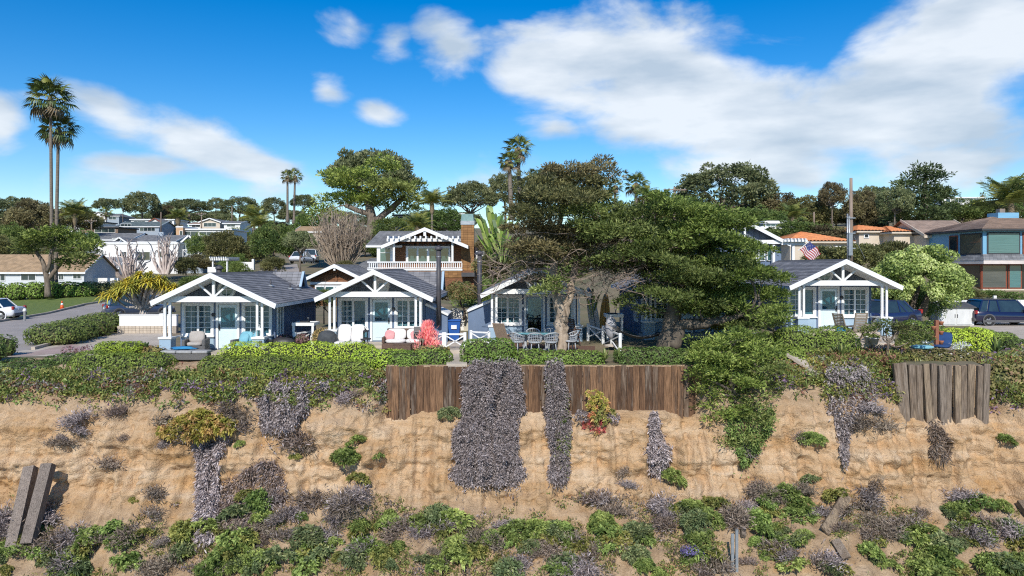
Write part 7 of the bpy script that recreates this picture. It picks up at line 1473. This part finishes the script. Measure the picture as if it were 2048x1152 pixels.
t = thing('wheelie_bin', 'blue recycling bin with a white label on the path behind the gate', 'bin', (at(909, 0, 35.2)[0], 35.2, .22)); BB = mat('bin_blue', (.02, .10, .36), (.015, .08, .3), 3, .45); MB().add([(-.22, -.26, .06), (.22, -.26, .06), (.22, .24, .06), (-.22, .24, .06), (-.29, -.34, .95), (.29, -.34, .95), (.29, .32, .95), (-.29, .32, .95)], [(0, 1, 5, 4), (1, 2, 6, 5), (2, 3, 7, 6), (3, 0, 4, 7), (4, 5, 6, 7), (3, 2, 1, 0)]).build('body', BB, t); MB().cbox(-.31, -.38, .951, .31, .36, 1.03, .02).build('lid', BB, t); B(-.13, -.365, .6, .13, -.325, .78).build('label', WHITE, t)
for s in (-1, 1): MB().tube([(s * .2, .26, .1), (s * .27, .26, .1)], .1, 12).build('wheel', RUB, t, True)
# third cottage: round glass table with wicker chairs
TG = mat('table_glass', (.16, .36, .38), (.12, .3, .33), 2, .08, spec=.7); PWICK = mat('pale_wicker', (.42, .44, .46), (.3, .32, .34), 25, .8)
t = thing('dining_table', 'oval teal glass dining table in front of the open door cottage', 'table', on(1072, 31.6, .2)); o = MB().lathe([(.55, .70), (.57, .72), (.55, .74)], 24).build('table_top', TG, t, True); o.scale = (1.7, 1, 1)
for s in (-1, 1): MB().lathe([(.22, 0), (.06, .1), (.06, .6), (.2, .7)], 12, (s * .45, 0, 0)).build('pedestal', PWICK, t, True)
def wicker(label, loc, rz, group=None, m=PWICK):
    t = thing('wicker_chair', label, 'chair', loc, rz, group); MB().lathe([(.24, .38), (.27, .41), (.26, .45)], 16).build('seat', m, t, True)
    fr = MB(); pts = [(.31 * math.cos(a), .31 * math.sin(a), .66 + .16 * max(0, math.sin(a))) for a in np.linspace(-.5, math.pi + .5, 15)]; fr.tube(pts, .03, 6); fr.build('back_rim', m, t, True); st_ = MB()
    for p in pts: st_.tube([(p[0] * .84, p[1] * .84, .42), p], .012, 4)
    for k in (.3, .6): st_.tube([(p[0] * (.84 + .16 * k), p[1] * (.84 + .16 * k), .42 + (p[2] - .42) * k) for p in pts], .012, 4)
    st_.build('weave', m, t)
    for a in range(4): x, y = .2 * math.cos(a * 1.57 + .78), .2 * math.sin(a * 1.57 + .78); MB().tube([(x * 1.25, y * 1.25, 0), (x, y, .38)], .022, 6).build('leg', m, t, True)
    return t
wicker('pale wicker tub chair at the seaward side of the glass table, backed to the hedge', on(1070, 30.8, .2), R(180)); wicker('pale wicker tub chair at the table end near the tall brown lounge chair', on(1036, 31.0, .2), R(130)); wicker('pale wicker tub chair between the pale trunk and the glass table', on(1102, 30.85, .2), R(200)); wicker('pale wicker tub chair right of the pale trunk', on(1141, 31.3, .2), R(-70))
wicker('dark edged wicker chair on the house side of the glass table, nearer the door', on(1066, 32.5, .2), 0); wicker('wicker chair on the house side of the glass table, nearer the pale trunk', on(1102, 32.5, .2), 0)
def slatchair(label, loc, rz, m, h=1.05, n=9, rec=20, group=None):
    t = thing('slatted_chair', label, 'chair', loc, rz, group); br = thing_part(t, 'backrest'); br.location = (0, .2, .4); br.rotation_euler.x = R(-rec)
    for i in range(n): B(-.24, -.012, .04 + i * (h - .4) / n, .24, .012, .04 + (i + .72) * (h - .4) / n).build('slat', m, br)
    for s in (-1, 1): B(s * .255 - .025, -.03, -.05, s * .255 + .025, .02, h - .38).build('stile', m, br)
    for i in range(5): B(-.26, -.25 + i * .09, .38, .26, -.25 + i * .09 + .07, .405).build('seat_slat', m, t)
    for s in (-1, 1):
        MB().bar((s * .28, -.26, 0), (s * .28, .22, .62), .04).build('leg', m, t); MB().bar((s * .28, .26, 0), (s * .28, -.24, .62), .04).build('leg', m, t); B(s * .28 - .04, -.3, .62, s * .28 + .04, .3, .655).build('arm', m, t)
    return t
TEAK = mat('weathered_teak', (.34, .28, .21), (.24, .19, .14), 6, .8, stretch=(1, 1, 3), rnd=.1)
slatchair('tall tan rattan lounge chair beside the french window', on(1010, 31.6, .25), R(150), mat('tan_rattan', (.42, .31, .22), (.3, .21, .15), 20, .8), 1.2, 14, 28)
slatchair('dark reclining chair behind the pale trunk by the porch pedestal', on(1145, 33.2, .3), R(20), BWICK, 1.1, 9, 20)
for (x0_, x1_, z_, D_) in ((1196, 1211, 0, 35.8),):
    SB = [mat('surf_orange', (.62, .33, .08), None, 1, .3), mat('surf_white', (.62, .58, .54), (.5, .46, .44), 2, .4)]
for i, (px, py, D_, L2, tl, lb) in enumerate(((1208, 612, 36.2, 2.1, 6, 'yellow orange surfboard standing against the hidden cottage wall'), (1194, 640, 35.6, 2.4, -8, 'weathered pale surfboard leaning behind the white rail'))):
    t = thing('surfboard', lb, 'surfboard', on(px, D_, .4)); pr = []
    for k in range(24): a = 2 * math.pi * k / 24; pr.append((.26 * math.cos(a) * (1 - .25 * math.sin(a)), L2 / 2 + L2 / 2 * math.sin(a)))
    o = MB().prism(pr, -.035, .035).build('board', SB[i], t); o.rotation_euler = (R(-6), R(tl), R(20)); B(-.012, -.045, .1, .012, -.03, L2 - .1).build('stringer', BLACK, t).rotation_euler = (R(-6), R(tl), R(20))
t = thing('hammock', 'dark net hammock slung behind the crossed rail in the shade', 'hammock', on(1285, 31.8, .55)); V, Q = [], []
for i in range(13):
    for j in range(5): u = i / 12; V.append((-1.3 + 2.6 * u, (j - 2) * .13 * math.sin(math.pi * u), .55 - .45 * math.sin(math.pi * u) + .05 * abs(j - 2)))
Q = [(i * 5 + j, i * 5 + j + 1, (i + 1) * 5 + j + 1, (i + 1) * 5 + j) for i in range(12) for j in range(4)]; MB().add(V, Q).build('net', mat('net', (.10, .10, .10), (.05, .05, .05), 30, .9), t)
for s in (-1, 1): MB().tube([(s * 1.3, 0, .55), (s * 1.6, 0, .8)], .015, 5).build('rope', CONC, t)
t = thing('furled_umbrella', 'furled grey umbrella tied up beside the crossed rail', 'umbrella', on(1222, 32.2, .3)); MB().lathe([(.05, .3), (.2, .5), (.26, .85), (.2, 1.15), (.06, 1.3)], 9).build('canopy', mat('grey_canvas', (.42, .42, .44), (.28, .28, .3), 5, .9), t, True); MB().tube([(0, 0, 0), (0, 0, 1.35)], .025, 6).build('pole', WHITE, t); MB().lathe([(.3, 0), (.3, .05), (.05, .1)], 12).build('base', CONC, t)
# garden cottage: slatted chairs, table, towel, pots
slatchair('weathered teak slatted recliner seen from behind on the garden patio', on(1713, 31.8, .55), R(185), TEAK, 1.25, 12, 14); slatchair('weathered teak slatted chair turned sideways by the garden table', on(1690, 32.4, .55), R(115), TEAK, 1.2, 11, 20)
t = thing('garden_table', 'small teak table with crossed legs beside the slatted recliner', 'table', on(1741, 32.0, .55))
for i in range(6): B(-.42, -.3 + i * .1, .68, .42, -.3 + i * .1 + .085, .71).build('slat', TEAK, t)
for y in (-.25, .25):
    for s in (-1, 1): MB().bar((s * .35, y, 0), (-s * .35, y, .68), .05).build('leg', TEAK, t)
t = thing('towel', 'bright blue towel hanging by the teak chair', 'towel', on(1678, 32.0, .55)); MB().add([(-.25, 0, .08), (.3, -.1, .02), (.28, .0, .5), (-.02, .08, .62), (-.3, -.06, .3), (-.24, .06, .1), (.3, .04, .04), (.28, .06, .48)], [(0, 1, 2, 3), (0, 3, 4), (5, 6, 7, 3), (5, 3, 4)]).build('cloth', MATS['towel_blue'], t)
def pot(label, loc, r, h, m, group=None, plant=None):
    t = thing('plant_pot', label, 'pot', loc, 0, group); MB().lathe([(r * .65, 0), (r, h * .85), (r * 1.08, h * .86), (r * 1.08, h), (r * .9, h), (r * .85, h * .8)], 14).build('pot', m, t, True)
    if plant: obj('plant', plant, t, (0, 0, h)).scale = (r * 2.2,) * 3
    return t
CER = mat('white_ceramic', (.66, .64, .6), (.5, .48, .45), 4, .5); TPOT = mat('terracotta_pot', (.5, .2, .1), (.4, .15, .08), 4, .8)
pot('white round garden pot on the patio under the teak table', on(1748, 30.9, .5), .2, .3, CER, None, CL[3]); pot('grey white urn beside the teak recliner', on(1735, 31.2, .5), .15, .35, CER, None, CL[1])
for k, (px, py) in enumerate(((1768, 702), (1862, 690), (1915, 705), (1900, 700), (1925, 695))): 
    c_ = at(px, py, 31.0); t = thing('white_flowers', 'low white flowering plant in the garden bed', 'flowers', c_, 0, 'white flowers in the garden bed'); obj('flower_heads', shrub_mesh([(0, 0, .1, .35, .3, .18)], 260, .05, .05, [(.16, .2, .08), (.7, .7, .68), (.75, .74, .7)], seed=k), t)
t = thing('pot_post', 'wooden post hung with terracotta pots in the garden', 'post', on(1873, 30.6, .1)); MB().box(-.07, -.07, -.2, .07, .07, 1.45).build('shaft', TPOT if 0 else mat('red_post', (.28, .11, .06), (.2, .08, .05), 4, .7), t)
for i in range(6): z = .25 + i * .2; s = 1 if i % 2 else -1; MB().lathe([(.06, 0), (.1, .13), (.11, .15)], 10, (s * .16, -.06, z)).build('hanging_pot', TPOT, t, True)
t = thing('sun_lounger', 'wooden lounger with dark blue cushion in the garden bed', 'sun lounger', on(1886, 31.0, .15), R(-35)); NB = mat('navy_cushion', (.02, .06, .17), (.015, .045, .13), 5, .9)
MB().cbox(-.32, -1.0, .22, .32, .3, .28, .02).build('frame', TEAK, t); MB().blob((0, -.35, .34), (.3, .62, .06), 5).build('seat_cushion', NB, t, True); o = MB().blob((0, 0, .36), (.3, .06, .4), 5).build('back_cushion', NB, t, True, loc=(0, .26, .3)); o.rotation_euler.x = R(-50)
for x in (-.28, .28):
    for y in (-.9, .2): B(x - .03, y - .03, 0, x + .03, y + .03, .22).build('leg', TEAK, t)
t = thing('garden_cushion', 'flat teal blue cushion lying in the garden bed by the dwarf tree', 'cushion', on(1845, 30.6, .35)); MB().blob((0, 0, .08), (.42, .3, .08), 4).build('pad', TEALC, t, True)
# white shed, board fence and cross rail
D = 47; b0 = (at(1912, 0, D)[0], D, float(gz(28, 47))); t = thing('shed', 'white double door storage shed with dark sloping lid by the blue suv', 'shed', b0); 
B(-1.15, 0, -.1, 1.15, 1.0, 1.12).build('body', mat('shed_white', (.66, .67, .66), (.55, .56, .56), 3, .7, stretch=(1, 1, .3)), t); MB().prism([(-.12, 1.12), (1.1, 1.4), (1.1, 1.46), (-.12, 1.18)], -1.25, 1.25, 'x').build('lid', SHING, t)
for s in (-1, 1): B(s * .55 - .5, -.03, .08, s * .55 + .5, -.002, 1.04).build('door', MATS['shed_white'], t); B(s * .08 - .02, -.05, .5, s * .08 + .02, -.031, .72).build('handle', BLACK, t)
t = thing('board_fence', 'white board fence on the bank behind the blue suv', 'fence', (at(1870, 0, 51)[0], 51, 0)); x = 0; bm = MB().box(0, 0, -.2, .28, .04, 1.45).mesh('board', STUC)
while x < 8.2: obj('board', bm, t, (x, random.uniform(-.01, .01), random.uniform(-.02, .02))); x += .295
for x in (1.0, 4.1): B(x - .1, -.12, -.2, x + .1, -.002, 1.75).build('post', STUC, t)
